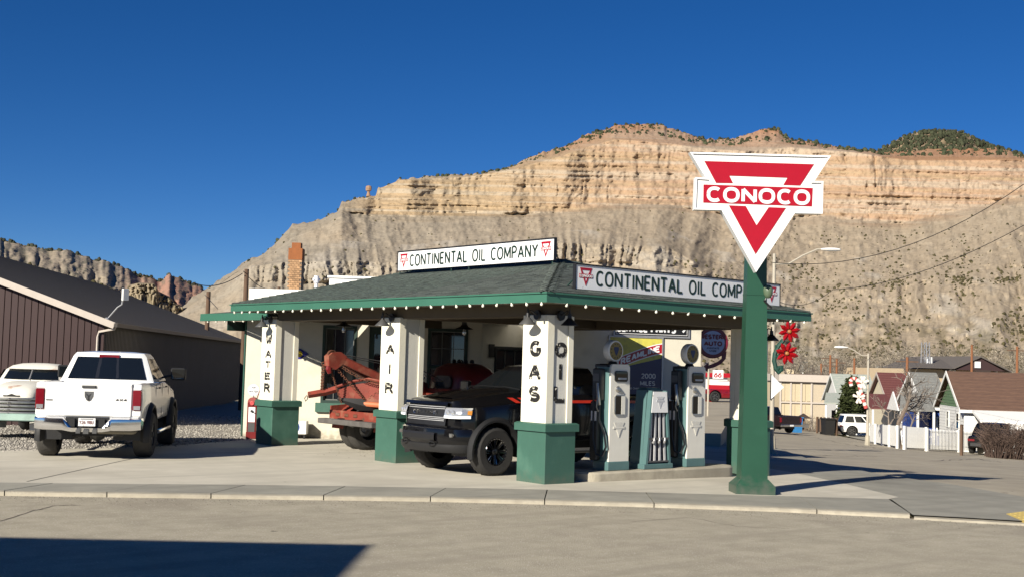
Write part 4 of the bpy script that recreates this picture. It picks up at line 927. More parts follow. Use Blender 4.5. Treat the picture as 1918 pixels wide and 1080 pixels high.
pendant('black ceiling lamp with clear bulb hanging before the first office window', 644, 610, 28.5); pendant('black ceiling lamp with clear bulb hanging above the red truck cab', 870, 605, 27.8)
q = MB(); q.box((5.2-3, 9.0, 3.08), (2.9, 9.2, 3.16)); tag(q.build('fluorescent_light', M['soffit']), 'pale tube light box fixed to the canopy ceiling near the water pillar', 'ceiling light')
# ---- signs on the office
def plate(name, label, F, x0, x1, z0, z1, mt, cat='sign', out=.03, fr=None):
    t = thing(name, label, cat, tuple(F.translation)); q = MB(Matrix.Translation(-F.translation) @ F); q.box((x0, z0, .002), (x1, z1, out)); q.build('board', mt, t)
    if fr: 
        q = MB(Matrix.Translation(-F.translation) @ F); w = .035; q.box((x0-w, z0-w, .002), (x1+w, z0, out+.02)); q.box((x0-w, z1, .002), (x1+w, z1+w, out+.02)); q.box((x0-w, z0, .002), (x0, z1, out+.02)); q.box((x1, z0, .002), (x1+w, z1, out+.02)); q.build('frame', fr, t)
    return t, Matrix.Translation(-F.translation) @ F
def fv(F, x, z, o): return F @ Vector((x, z, o))
exC = Vector(CD).normalized().to_3d(); up3 = Vector((0, 0, 1))
s0, s1 = on_wall(1150, CO, CD), on_wall(1288, CO, CD); zb = on_wall_z(1220, 628, CO, CD); 
t, F_ = plate('parts_sign', 'black sign with white frame reading Service Parts and an arrow under the canopy edge', FC, s0, s1, zb, zb+.44, M['black'], fr=M['steel'])
q = MB(F_); 
for a_, b_ in (((s0+.03, zb+.03), (s1-.03, zb+.042)), ((s0+.03, zb+.4), (s1-.03, zb+.412)), ((s0+.03, zb+.042), (s0+.042, zb+.4)), ((s1-.042, zb+.042), (s1-.03, zb+.4))): q.box((a_[0], a_[1], .031), (b_[0], b_[1], .034))
q.build('border', M['enamel'], t)
text('SERVICE PARTS >', fv(F_, s0+.07, zb+.075, .031), exC, up3, .24, M['enamel'], 'lettering', t, width=(s1-s0)-.16, th=.2)
s0, s1 = on_wall(1152, CO, CD)-.15, on_wall(1239, CO, CD); zt_ = on_wall_z(1200, 632, CO, CD); z0_ = zt_-2.05
M['signyellow'] = wear(mat('yellow_green_enamel', (.62, .56, .10), .4, var=.1), (.40, .38, .10), .5, .7, 6); M['signblue'] = mat('dark_blue_enamel', (.02, .025, .09), .3)
t, F_ = plate('tyre_sign', 'tall enamel advertising sign with a red Streamline banner over yellow and blue', FC, s0, s1, z0_, zt_, M['signblue'], fr=M['steel'])
Wd = s1-s0
q = MB(F_); q.prism([(s0, zt_-.95), (s0+.35*Wd, zt_-.72), (s1, zt_-.50), (s1, zt_), (s0, zt_)], .031, .0325); q.build('yellow_field', M['signyellow'], t)
arc = lambda k: [(s0+Wd*i/10, zt_-k-.5*(1-i/10)**1.3) for i in range(11)]
q = MB(F_); a_ = arc(.12); b_ = arc(.40); q.grid([[(*p_, .0345) for p_ in a_], [(*p_, .0345) for p_ in b_]]); q.build('banner_edge', M['enamel'], t)
q = MB(F_); a_ = arc(.145); b_ = arc(.375); q.grid([[(*p_, .036) for p_ in a_], [(*p_, .036) for p_ in b_]]); q.build('banner', M['signred'], t)
W_ = 'STREAMLINE'; cum = 0; tot = sum((.35 if k_ == 'I' else 1) for k_ in W_)
for i, c_ in enumerate(W_):
    xx = s0+Wd*(.02+.96*cum/tot); cum += .35 if c_ == 'I' else 1; u_ = (xx-s0)/Wd; base = zt_-.34-.5*(1-u_)**1.3; sl = .65*(1-u_)**.3
    e1 = (exC+up3*sl*.6).normalized(); text(c_, fv(F_, xx, base, .037), e1, up3, .17, M['enamel'], 'letter', t, width=Wd*.075 if c_ != 'I' else None, th=.24, gap=0)
text('2000', fv(F_, s0+Wd*.62, z0_+1.02, .031), exC, up3, .13, M['steel'], 'lettering', t, th=.18); text('MILES', fv(F_, s0+Wd*.60, z0_+.84, .031), exC, up3, .12, M['steel'], 'lettering', t, th=.18); text('OR LESS', fv(F_, s0+Wd*.2, z0_+.5, .031), exC, up3, .12, M['steel'], 'lettering', t, th=.18)
text('OR NO CHARGE', fv(F_, s0+Wd*.3, z0_+.74, .031), exC, up3, .05, M['steel'], 'lettering', t, th=.18)
# clock and little diamond sign
t, F_ = plate('clock', 'small black framed clock with pale oval face on the office wall above the truck hood', FB, .27, .47, 2.25, 2.6, M['black'], 'clock'); 
q = MB(F_ @ Matrix.Translation((.37, 2.42, .03))); q.lathe([(0, .004), (.075, .004), (.08, 0)], 18, Matrix.Diagonal((1, 1.5, 1, 1))); q.build('face', M['enamel'], t); text('A', fv(F_, .345, 2.38, .036), FB.col[0].to_3d(), up3, .09, M['black'], 'lettering', t, th=.2)
s = on_wall(571, AO, AD); zz = on_wall_z(571, 662, AO, AD)
t, F_ = plate('lozenge_sign', 'small blue lozenge sign with a yellow disc on the cream wall behind the water pillar', FA, s-.02, s+.02, zz-.02, zz+.02, M['black'], out=.01)
q = MB(F_); q.prism([(s-.5, zz), (s-.22, zz-.13), (s-.1, zz-.13), (s+.12, zz), (s-.1, zz+.13), (s-.22, zz+.13)], .011, .02); q.build('blue_plate', mat('royal_blue', (.03, .03, .22), .3), t); 
q = MB(F_ @ Matrix.Translation((s-.14, zz, .0205))); q.lathe([(0, .004), (.085, .004), (.087, 0)], 18); q.build('disc', mat('enamel_yellow', (.7, .5, .03), .3), t)
print('p5')
# ------------------------------------------------------------------ pump island
n = 10; isl = [(1.1+.32-.32*math.sin(math.pi/2*i/n*1.0), .02+.36-.36*math.cos(math.pi/2*i/n)) for i in range(n, -1, -1)]
def roundrect(x0, y0, x1, y1, r, n=6):
    out = []
    for cx, cy, a in ((x1-r, y0+r, -90), (x1-r, y1-r, 0), (x0+r, y1-r, 90), (x0+r, y0+r, 180)):
        for i in range(n+1): t = math.radians(a+90*i/n); out.append((cx+r*math.cos(t), cy+r*math.sin(t)))
    return out
q = MB(); a = roundrect(1.08, .02, 5.34, .78, .34); b = roundrect(1.11, .05, 5.31, .75, .31)
q.add([(x, y, -.1) for x, y in a]+[(x, y, .125) for x, y in a]+[(x, y, .155) for x, y in b], [tuple(range(len(a), 0, -1))][:0]+[tuple(range(2*len(a), 3*len(a)))]+[(i, (i+1) % len(a), len(a)+(i+1) % len(a), len(a)+i) for i in range(len(a))]+[(len(a)+i, len(a)+(i+1) % len(a), 2*len(a)+(i+1) % len(a), 2*len(a)+i) for i in range(len(a))])
o = q.build('pump_island', M['kerb'], None, smooth=20); o['kind'] = 'structure'
def gas_pump(x, y, z, label):
    t = thing('gas_pump', label, 'gas pump', (x, y, z), group='old gas pumps on the island'); w, d = .52, .40
    def ring(x0, y0, x1, y1, r): return roundrect(x0, y0, x1, y1, r, 3)
    q = MB(); q.bbox((-.03, -.005, 0), (w+.02, d+.005, .17), .012); q.build('base', M['pump_teal'], t)
    q = MB(); R = ring(-.025, .035, w+.01, d, .06); k = len(R); q.add([(a, b, .17) for a, b in R]+[(a+(.012 if a < .2 else -.01), b, 1.93) for a, b in R], [tuple(range(k, 2*k))]+[(i, (i+1) % k, k+(i+1) % k, k+i) for i in range(k)]); cab = q.build('cabinet', M['pump_teal'], t, smooth=True)
    # cream face with a rounded top
    q = MB(frame((0, 0, 0), (1, 0, 0), (0, 0, 1), (0, -1, 0))); P_ = [(0, .17), (w, .17), (w-.01, 1.92), (w-.025, 1.965), (w-.07, 1.985), (.06, 1.985), (.025, 1.965), (.01, 1.92)]
    q.prism(P_, -.055, -.005); f = q.build('face_panel', M['pump_cream'], t)
    q = MB(); q.bbox((.03, .06, 1.93), (w-.03, d-.02, 1.99), .02); q.bbox((.0, .12, 1.70), (.05, d+.05, 1.98), .02); q.build('top', M['pump_black'], t)
    def px(a, b, c, dd, mt, nm, par, o0=.0, o1=.012, r=0):
        q = MB(frame((0, 0, 0), (1, 0, 0), (0, 0, 1), (0, -1, 0)))
        if r: q.prism([(a+r, b), (c-r, b), (c, b+r), (c, dd-r), (c-r, dd), (a+r, dd), (a, dd-r), (a, b+r)], o0, o1)
        else: q.prism([(a, b), (c, b), (c, dd), (a, dd)], o0, o1)
        return q.build(nm, mt, par)
    b1 = px(.10, 1.66, .44, 1.86, M['pump_black'], 'price_window', t, -.006, .012, r=.03); px(.12, 1.68, .42, 1.84, M['carglass'], 'pane', b1, .012, .015, r=.02)
    px(.18, 1.70, .40, 1.735, M['steel'], 'price_strip', b1, .0155, .018)
    q = MB(frame((.19, 0, 1.52), (1, 0, 0), (0, 0, 1), (0, -1, 0))); q.lathe([(0, .03), (.04, .028), (.058, .012), (.06, -.008)], 16); q.prism([(.01, .03), (.055, -.03), (.14, -.085), (.15, -.06), (.05, .03)], -.006, .014); q.build('reset_knob', M['chrome_dull'], t, smooth=True)
    b2 = px(.10, 1.02, .40, 1.42, M['chrome_dull'], 'sight_window', t, -.006, .016, r=.055); px(.125, 1.05, .27, 1.395, M['carglass'], 'pane', b2, .0165, .019); px(.275, 1.05, .375, 1.39, M['pump_cream'], 'reflector', b2, .0165, .022)
    q = MB(frame((.245, 0, .62), (1, 0, 0), (0, 0, 1), (0, -1, 0)))
    q.prism([(0, 0), (.075, .16), (.15, .16), (.15, .20), (.095, .20), (.135, .28), (-.135, .28), (-.095, .20), (-.15, .20), (-.15, .16), (-.075, .16)], -.006, .006); q.build('emblem', mat('embossed_cream', (.60, .585, .53), .3) if 'embossed_cream' not in bpy.data.materials else bpy.data.materials['embossed_cream'], t)
    q = MB(frame((.245, 0, .62), (1, 0, 0), (0, 0, 1), (0, -1, 0))); q.prism([(0, .03), (.05, .14), (-.05, .14)], .006, .0085); q.prism([(-.12, .168), (.12, .168), (.12, .192), (-.12, .192)], .0061, .0086); q.build('emblem_relief', M['pump_cream'], t)
    # globe on its neck
    q = MB(); q.cyl((.24, .2, 1.98), (.24, .2, 2.06), .10, .06, 14); q.build('globe_neck', M['pump_black'], t, smooth=True)
    g = MB(frame((.24, .2, 2.235), (1, 0, 0), (0, 0, 1), (0, -1, 0))); g.lathe([(.17, .082), (.195, .075), (.206, .05), (.206, -.05), (.19, -.075), (.12, -.085), (0, -.086)], 28); gl_ = g.build('globe', M['whitepaint'], t, smooth=True)
    g = MB(frame((.24, .2, 2.235), (1, 0, 0), (0, 0, 1), (0, -1, 0))); g.lathe([(0, .088), (.165, .086), (.17, .08)], 28); g.build('lens', mat('globe_gold', (.24, .17, .03), .3) if 'globe_gold' not in bpy.data.materials else bpy.data.materials['globe_gold'], gl_)
    g = MB(frame((.24, .2, 2.235), (1, 0, 0), (0, 0, 1), (0, -1, 0))); g.prism([(-.06, .075), (.06, .075), (.065, .03), (.03, -.05), (0, -.09), (-.03, -.05), (-.065, .03)], .0885, .092); g.build('shield', M['signblue'], gl_)
    for k in range(12):
        a = math.radians(30*k+15); g = MB(frame((.24, .2, 2.235), (1, 0, 0), (0, 0, 1), (0, -1, 0)) @ Matrix.Rotation(a, 4, 'Z')); 
        if k == 0: lt = MB()
        lt.add([g.M @ Vector(c) for c in ((.12, -.012, .089), (.145, -.012, .089), (.145, .012, .089), (.12, .012, .089))], [(0, 1, 2, 3)])
    lt.build('lens_lettering', M['black'], gl_, kind='stuff')
    # nozzle, hose and boot on the left side
    q = MB(); q.bbox((-.16, .12, 1.30), (-.03, .34, 1.90), .02); q.bbox((-.14, .2, .18), (-.028, .4, 1.29), .02); q.build('side_box', M['pump_black'], t)
    q = MB(); q.tube([(-.17, .18, 1.62), (-.20, .14, 1.48), (-.20, .12, 1.34), (-.17, .12, 1.22)], [.03, .028, .035, .03], 8); q.tube([(-.20, .12, 1.36), (-.25, .1, 1.30), (-.26, .1, 1.18), (-.21, .1, 1.10), (-.17, .12, 1.14)], .012, 6); q.build('nozzle', M['chrome_dull'], t, smooth=True)
    q = MB(); q.tube([(-.17, .12, 1.20), (-.185, .10, .95), (-.12, .02, .70), (-.09, .0, .45), (-.14, .04, .28), (-.2, .15, .30), (-.22, .22, .6), (-.2, .24, 1.3)], .021, 7); q.build('hose', M['pump_black'], t, smooth=True)
    q = MB(); q.box((-.165, .15, 1.66), (-.161, .31, 1.80)); q.build('price_card', M['satin'], t); q = MB(); q.box((-.145, .22, .92), (-.1405, .36, 1.10)); q.build('notice', M['enamel'], t)
    return t
gas_pump(1.78, .20, .155, 'blue-green and cream gas pump nearest the OIL pillar, globe on top'); gas_pump(3.95, .20, .155, 'blue-green and cream gas pump with black hose at the far end of the island')
# oil bottle rack between the pumps
t = thing('oil_rack', 'blue-green tapered oil bottle rack with white panel between the two gas pumps', 'oil rack', (2.72, .16, .155))
q = MB(); q.bbox((-.06, -.02, 0), (.76, .44, .10), .012); q.build('base', M['pump_teal'], t)
def tap(x0, x1, y0, y1, z0, z1, ix, iy=0): return [(x0, y0, z0), (x1, y0, z0), (x1, y1, z0), (x0, y1, z0), (x0+ix, y0+iy, z1), (x1-ix, y0+iy, z1), (x1-ix, y1-iy, z1), (x0+ix, y1-iy, z1)]
BF = [(0, 3, 2, 1), (4, 5, 6, 7), (0, 1, 5, 4), (1, 2, 6, 5), (2, 3, 7, 6), (3, 0, 4, 7)]
q = MB(); q.add(tap(.0, .70, .10, .42, .10, 1.50, .13, .02), BF); q.add(tap(.13, .57, .12, .40, 1.50, 1.555, .05, .05), BF); q.build('cabinet', M['pump_teal'], t)
q = MB(); q.add(tap(-.0, .06, -.0, .10, .10, 1.50, .0), BF)
q = MB()
def quad_y(a, b, c, d, y0, y1): return [(a[0], y0, a[1]), (b[0], y0, b[1]), (c[0], y0, c[1]), (d[0], y0, d[1]), (a[0], y1, a[1]), (b[0], y1, b[1]), (c[0], y1, c[1]), (d[0], y1, d[1])]
def sidex(z): return .13*(z-.1)/1.4
for s in (0, 1):
    f = (lambda v: v) if s == 0 else (lambda v: .70-v)
    q.add(quad_y((f(0), .1), (f(.055), .1), (f(.13+.045), 1.5), (f(.13), 1.5), -.01, .10), BF)
q.build('side_rail', M['pump_teal'], t)
q = MB(); q.add(quad_y((sidex(1.08)+.03, 1.08), (.70-sidex(1.08)-.03, 1.08), (.70-.16, 1.48), (.16, 1.48), -.02, .09), BF); pn = q.build('front_panel', M['enamel'], t)
q = MB(frame((.35, -.021, 1.16), (1, 0, 0), (0, 0, 1), (0, -1, 0))); q.prism([(0, 0), (.055, .12), (-.055, .12)], 0, .006); q.prism([(-.1, .13), (.1, .13), (.1, .165), (-.1, .165)], 0, .006); q.prism([(-.07, .175), (.07, .175), (.11, .225), (-.11, .225)], 0, .006); q.build('emblem', mat('faint_emblem', (.55, .56, .58), .4), pn)
q = MB(); q.add(quad_y((.06, .11), (.64, .11), (.70-.12, 1.08), (.12, 1.08), .085, .099), BF); q.build('recess', M['signblue'], t)
for i in range(4):
    x0 = .13+.145*i; x1 = .175+.115*i; q = MB(); q.tube([(x0, .03, .14), (x0*.5+x1*.5, .04, .55), (x1, .05, 1.06)], .033, 8); q.build('bottle_tube', M['steel'], t, smooth=True)
box('rack_bar', (.07, -.012, .56), (.63, .015, .60), M['satin'], t); box('rack_bar', (.07, -.012, .13), (.63, .015, .16), M['satin'], t)
for i in range(3): q = MB(); q.cyl((.20+.15*i, .0, .50), (.20+.15*i, -.03, .54), .03, .022, 10); q.cyl((.20+.15*i, -.03, .54), (.20+.15*i, -.03, .60), .022, .012, 8); q.build('spout', M['steel'], t, smooth=True)
# ------------------------------------------------------------------ the pole sign
SO = Vector((2.09, -2.9)); SE = Vector((.790, -.613)).normalized(); SN = Vector((SE.y, -SE.x))
def S2(px, py):
    r = ray(px, py); a = SO-CAMP.xy; den = r.x*SE.y-r.y*SE.x; t = (a.x*SE.y-a.y*SE.x)/den
    return ((Vector((CAMP.x+r.x*t, CAMP.y+r.y*t))-SO).dot(SE), CAMP.z+r.z*t)
tip = S2(1415.5, 476.5)
ps = thing('pole_sign', 'tall white and red triangular Conoco sign on a tapered green post at the corner', 'sign', (SO.x, SO.y, 0))
FS = frame((0, 0, 0), SE.to_3d(), (0, 0, 1), SN.to_3d())
def plate_s(pix, z0, z1, name, mt, par, bev=0):
    pts = [S2(*p) for p in pix]; q = MB(FS)
    if bev:
        c = Vector((sum(p[0] for p in pts)/len(pts), sum(p[1] for p in pts)/len(pts)))
    q.prism(pts, z0, z1); return q.build(name, mt, par)
OUT = [(1291.6, 285.4), (1321, 334), (1302.3, 332.6), (1300, 393), (1350.8, 394.3), (1415.6, 510), (1488, 400), (1540, 401), (1541.4, 340), (1524.5, 340), (1555.6, 292.4)]
cab = plate_s(OUT, -.15, 0, 'sign_cabinet', M['whitepaint'], ps)
q = MB(FS); pts = [S2(*p) for p in OUT]; m_ = len(pts); inn = []
for i in range(m_):
    p0, p1, p2 = Vector(pts[i-1]), Vector(pts[i]), Vector(pts[(i+1) % m_]); d1 = (p1-p0).normalized(); d2 = (p2-p1).normalized()
    n1 = Vector((-d1.y, d1.x)); n2 = Vector((-d2.y, d2.x)); b = (n1+n2).normalized(); inn.append(tuple(p1+b*.028/max(.35, b.dot(n1))))
for i in range(m_):
    j = (i+1) % m_; a, b, c, d = pts[i], pts[j], inn[j], inn[i]
    q.add([(*a, .0), (*b, .0), (*c, .0), (*d, .0), (*a, .03), (*b, .03), (*c, .03), (*d, .03)], BF)
q.build('rim', M['enamel'], ps)
RT1 = [(1319, 302), (1341, 343), (1372.8, 343.5), (1366, 329.5), (1474.7, 333.4), (1467, 346.9), (1498.6, 348), (1524.5, 308)]
plate_s(RT1, .001, .008, 'red_band', M['signred'], ps); plate_s([(1365, 385), (1415, 476.5), (1472, 389.7), (1439.7, 388.4), (1416.9, 422), (1396.7, 386.3)], .001, .008, 'red_band', M['signred'], ps)
plate_s([(1317.6, 346), (1317, 379.8), (1520.6, 387), (1522, 352.6)], .001, .008, 'name_bar', M['signred'], ps)
a, b = S2(1325.6, 378.5), S2(1513.6, 385); c = S2(1325.6, 348.5); ex = (FS @ Vector((*b, 0)))-(FS @ Vector((*a, 0))); ex = SE.to_3d(); 
text('CONOCO', FS @ Vector((a[0], (a[1]+b[1])/2, .0085)), ex, up3, (c[1]-a[1])*.97, M['enamel'], 'lettering', ps, width=b[0]-a[0], th=.22, gap=.27, depth=.006)
pb = G(1410, 924); pc = Vector((pb.x-SO.x+.12, pb.y-SO.y+.12)); F = frame((pc.x, pc.y, 0), SE.to_3d(), SN.to_3d(), (0, 0, 1))
pz = 4.9; q = MB(F); w0, w1_ = .232, .152
q.add([(-w0, -w0*.8, .1), (w0, -w0*.8, .1), (w0, w0*.8, .1), (-w0, w0*.8, .1), (-w1_, -w1_*.8, pz), (w1_, -w1_*.8, pz), (w1_, w1_*.8, pz), (-w1_, w1_*.8, pz)], BF); po = q.build('post', M['post'], ps)
w2_ = .34; q = MB(F); q.box((-w2_, -w2_*.85, -.1), (w2_, w2_*.85, .12)); q.add([(-w2_, -w2_*.85, .121), (w2_, -w2_*.85, .121), (w2_, w2_*.85, .121), (-w2_, w2_*.85, .121), (-w0-.005, -w0*.8-.005, .235), (w0+.005, -w0*.8-.005, .235), (w0+.005, w0*.8+.005, .235), (-w0-.005, w0*.8+.005, .235)], BF[1:]); q.build('post_base', M['post'], ps)
q = MB(F); q.box((-.18, -.15, 3.4), (.18, .15, 3.43)); q.build('strap', M['post'], ps)
# move the sign head in front of the post
fl = thing('floodlight', 'small green floodlight clamped to the signpost below the sign', 'floodlight', (SO.x+pc.x, SO.y+pc.y, 0))
fp = S2(1424, 536); base = SE.to_3d()*.12+SN.to_3d()*.17+V(0, 0, fp[1]-.22)
q = MB(); q.tube([base-SN.to_3d()*.04, base+SE.to_3d()*.02+V(0, 0, .02), base+SE.to_3d()*.06+V(0, 0, .12)], .012, 6); q.tube([base+SE.to_3d()*.01, base+SE.to_3d()*.14+V(0, 0, -.12)], .018, 6); q.build('bracket', M['black'], fl)
q = MB(frame(base+SE.to_3d()*.07+V(0, 0, .16), SE.to_3d(), SN.to_3d(), (0, 0, 1))); q.lathe([(0, -.11), (.045, -.10), (.075, -.04), (.085, .03), (.07, .09), (.03, .12), (0, .125)], 14); q.build('housing', mat('olive_housing', (.10, .14, .085), .4), fl, smooth='full')
# ------------------------------------------------------------------ air and water stand, equipment box
g = Vector((.78, 12.1, 0)); t = thing('air_water_stand', 'old red air and water stand with round white sign against the cream wall', 'air pump', g, rz=math.atan2(AD[1], AD[0]))
q = MB(); q.bbox((-.13, -.13, 0), (.13, .13, .18), .01); q.bbox((-.12, -.12, .18), (.12, .12, .92), .01); q.build('cabinet', M['darkred'], t)
q = MB(frame((0, 0, .92), (1, 0, 0), (0, 0, 1), (0, -1, 0))); q.prism([(-.12, 0)]+[(-.12*math.cos(math.pi*i/10), .13*math.sin(math.pi*i/10)) for i in range(1, 10)]+[(.12, 0)], -.12, .12); q.build('hood', mat('pale_red_paint', (.30, .06, .05), .5), t, smooth=True)
q = MB(); q.box((-.085, -.127, .42), (.085, -.121, .80)); q.build('instruction_plate', M['enamel'], t); q = MB(); q.box((-.085, -.127, .16), (.085, -.121, .40)); q.build('lower_plate', M['satin'], t)
q = MB(frame((0, -.125, .90), (1, 0, 0), (0, 0, 1), (0, -1, 0))); q.lathe([(.055, .0), (.055, .02), (.045, .024), (0, .022)], 14); q.build('gauge', M['fadedred'], t)
q = MB(frame((0, -.127, .70), (1, 0, 0), (0, 0, 1), (0, -1, 0))); q.cyl((0, 0, 0), (0, 0, .04), .03, n=10); q.tube([(0, 0, .03), (.05, -.03, .04), (.10, -.06, .03)], .01, 5); q.build('handle', M['black'], t)
q = MB(); q.cyl((0, 0, 1.03), (0, 0, 1.10), .02); q.build('sign_stem', M['steel'], t)
q = MB(frame((.0, .0, 1.23), (1, 0, 0), (0, 0, 1), (0, -1, 0))); q.lathe([(0, .012), (.15, .012), (.155, 0), (.15, -.012), (0, -.012)], 24); dsk = q.build('sign_disc', M['enamel'], t)
text('AIR', (0, -.013, 1.27), (1, 0, 0), (0, 0, 1), .055, M['steel'], 'lettering', dsk, center=True, th=.2); text('WATER', (0, -.013, 1.17), (1, 0, 0), (0, 0, 1), .055, M['steel'], 'lettering', dsk, center=True, th=.2)
q = MB(); q.tube([(.12, -.05, .85), (.2, -.1, .6), (.16, -.1, .3), (.14, -.1, .85), (.1, -.06, 1.0), (.17, -.04, 1.25)], .012, 6); q.build('hose', M['darkred'], t)
s = on_wall(568, AO, AD); p = FA @ Vector((s, 0, .30)); t = thing('equipment_box', 'small white equipment box with a round blue emblem by the foot of the cream wall', 'equipment box', (p.x, p.y, 0), rz=math.atan2(AD[1], AD[0]))
q = MB(); q.bbox((-.28, -.16, .10), (.24, .16, .44), .012); q.build('case', M['whitepaint'], t); q = MB(frame((-.08, -.162, .28), (1, 0, 0), (0, 0, 1), (0, -1, 0))); q.lathe([(0, .004), (.14, .004), (.145, 0)], 20); q.build('emblem', mat('label_blue', (.06, .13, .45), .4), t)
q = MB(frame((-.08, -.162, .28), (1, 0, 0), (0, 0, 1), (0, -1, 0))); q.prism([(-.15, -.045), (.12, -.045), (.12, .045), (-.15, .045)], .0045, .006); q.build('emblem_bar', M['signblue'], t)
text('GOR', (-.19, -.169, .24), (1, 0, 0), (0, 0, 1), .08, M['enamel'], 'lettering', t, th=.25)
q = MB(); q.box((-.26, -.12, -.02), (-.22, -.08, .10)); q.box((.16, -.12, -.02), (.20, -.08, .10)); q.build('foot', M['black'], t, kind='stuff')
# ------------------------------------------------------------------ Western Auto sign
c = P(1335, 641, 32.6); t = thing('round_sign', 'round red and white Western Auto sign with curved red arrow past the second pump', 'sign', c)
ex = Vector((.80, -.60, 0)).normalized(); nn = ex.cross(up3); FW_ = frame((0, 0, 0), ex, up3, nn); M['wa_red'] = mat('deep_red_enamel', (.17, .012, .025), .35)
q = MB(FW_); q.lathe([(0, .03), (.40, .03), (.42, .01), (.42, -.05), (0, -.05)], 32); q.build('rim', M['wa_red'], t)
q = MB(FW_); q.lathe([(0, .037), (.315, .037), (.32, .031)], 32); q.build('face', mat('pale_blue_enamel', (.42, .47, .60), .4), t)
for w_, z_, h_, wd in (('WESTERN', .09, .135, .70), ('AUTO', -.09, .135, .46)): text(w_, ex*(-wd/2)+up3*z_+nn*.038, ex, up3, h_, M['wa_red'] if w_ != 'AUTO' else M['wa_red'], 'lettering', t, width=wd, th=.28)
for w_, z_ in (('ASSOCIATE', -.17), ('STORE', -.245)): text(w_, ex*0+up3*z_+nn*.038, ex, up3, .05, M['signblue'], 'lettering', t, center=True, th=.22)
q = MB(FW_); pts = [(.38, -.22), (.36, -.42), (.24, -.56), (.05, -.66), (-.16, -.72)]; pin = [(.26, -.30), (.25, -.42), (.15, -.50), (.0, -.57), (-.14, -.62)]
q.grid([[(*a, .01) for a in pts], [(*a, .01) for a in pin]]); q.grid([[(*a, -.03) for a in pts], [(*a, -.03) for a in pin]]); q.grid([[(*a, .01) for a in pts], [(*a, -.03) for a in pts]]); q.prism([(-.12, -.78), (-.30, -.71), (-.10, -.52)], -.03, .01); q.build('arrow', M['wa_red'], t)
q = MB(FW_); q.tube([(-.35, .5, -.01), (.35, .5, -.01)], .02, 6); q.tube([(-.3, .5, -.01), (-.25, .3, -.01)], .01, 5); q.tube([(.25, .5, -.01), (.2, .3, -.01)], .01, 5); q.build('hanger', M['black'], t)
print('p6')
# ------------------------------------------------------------------ vehicles (local +X forward, origin on the ground under the rear axle line)
def wheel_mesh(R, w, rimR, style, lug=.0, n=48):
    """tyre and rim meshes, axle along Y, outer face at +Y"""
    t = MB(); prof = [(rimR*.97, -w/2+.02), (rimR*1.02, -w/2), (R*.86, -w/2-.012), (R*.965, -w/2+.02), (R, -w/2+.05), (R*1.004, 0), (R, w/2-.05), (R*.965, w/2-.02), (R*.86, w/2+.012), (rimR*1.02, w/2), (rimR*.97, w/2-.02)]
    rows = []
    for k in range(n):
        a = 2*math.pi*k/n; row = []
        for i, (r, y) in enumerate(prof):
            if lug and 3 <= i <= 7: r -= lug*((k+(i % 2)) % 2)
            row.append((r*math.cos(a), y, r*math.sin(a)))
        rows.append(row)
    rows.append(rows[0]); t.grid(rows)
    r = MB(frame((0, 0, 0), (1, 0, 0), (0, 0, 1), (0, -1, 0)).inverted()) if False else MB(Matrix.Rotation(-math.pi/2, 4, 'X'))
    o = w/2-.01
    if style == 'mud':      # black with milled spokes
        r.use(M['blackpaint']); r.lathe([(rimR, o), (rimR*.97, o+.012), (rimR*.90, o), (rimR*.84, o-.09), (.04, o-.10), (0, o-.10)], 32); r.lathe([(.06, o-.1), (.062, o-.03), (.05, o-.015), (0, o-.012)], 14)
        for k in range(8):
            a = 2*math.pi*k/8; m_ = Matrix.Rotation(-math.pi/2, 4, 'X') @ Matrix.Rotation(a, 4, 'Z')
            r.use(M['blackpaint']); r.add([(.05, -.030, o-.09), (rimR*.9, -.045, o-.07), (rimR*.9, .045, o-.07), (.05, .030, o-.09), (.05, -.022, o-.035), (rimR*.92, -.034, o-.002), (rimR*.92, .034, o-.002), (.05, .022, o-.035)], BF, m_)
            r.use(M['chrome']); r.add([(.09, -.021, o-.030), (rimR*.9, -.032, o+.001), (rimR*.9, -.022, o+.002), (.09, -.013, o-.029)], [(0, 1, 2, 3)], m_)
            r.add([(rimR*.45, .020, o-.017), (rimR*.9, .026, o+.001), (rimR*.9, .033, o+.001)], [(0, 1, 2)], m_)
        for k in range(24): a = 2*math.pi*k/24; r.use(M['chrome']); r.cyl((rimR*.955*math.cos(a), rimR*.955*math.sin(a), o+.008), (rimR*.955*math.cos(a), rimR*.955*math.sin(a), o+.015), .007, n=5)
    elif style == 'dark':
        r.use(M['blackplastic']); r.lathe([(rimR, o), (rimR*.93, o+.008), (rimR*.86, o-.05), (.07, o-.02), (.05, o+.01), (0, o+.012)], 28)
        for k in range(6): r.use(M['satin']); a = 2*math.pi*k/6; r.prism([(.06, -.02), (rimR*.88, -.03), (rimR*.88, .03), (.06, .02)], o-.045, o-.012, Matrix.Rotation(-math.pi/2, 4, 'X') @ Matrix.Rotation(a, 4, 'Z'))
    else:
        r.use(M['oldred'] if style == 'red' else M['steel']); r.lathe([(rimR, o), (rimR*.9, o-.01), (rimR*.8, o-.06), (rimR*.5, o-.08), (rimR*.3, o-.02), (0, o-.015)], 24)
    return t, r
def add_wheel(par, x, y, z, R, w, rimR, style, lug=0, tm=None, cache={}):
    key = (R, w, rimR, style, lug); W_ = bpy.data.objects.new('wheel', None); COL.objects.link(W_); W_.parent = par; W_.location = (x, y, z); W_.rotation_euler = (0, 0, 0 if y > 0 else math.pi)
    if key not in cache:
        t, r = wheel_mesh(R, w, rimR, style, lug); a = t.build('tyre', tm or M['tyre'], W_, smooth=True); b = r.build('rim', None, W_, smooth=True); cache[key] = (a, b)
    else:
        for nme, s in zip(('tyre', 'rim'), cache[key]): copymesh(nme, s, W_)
    return W_
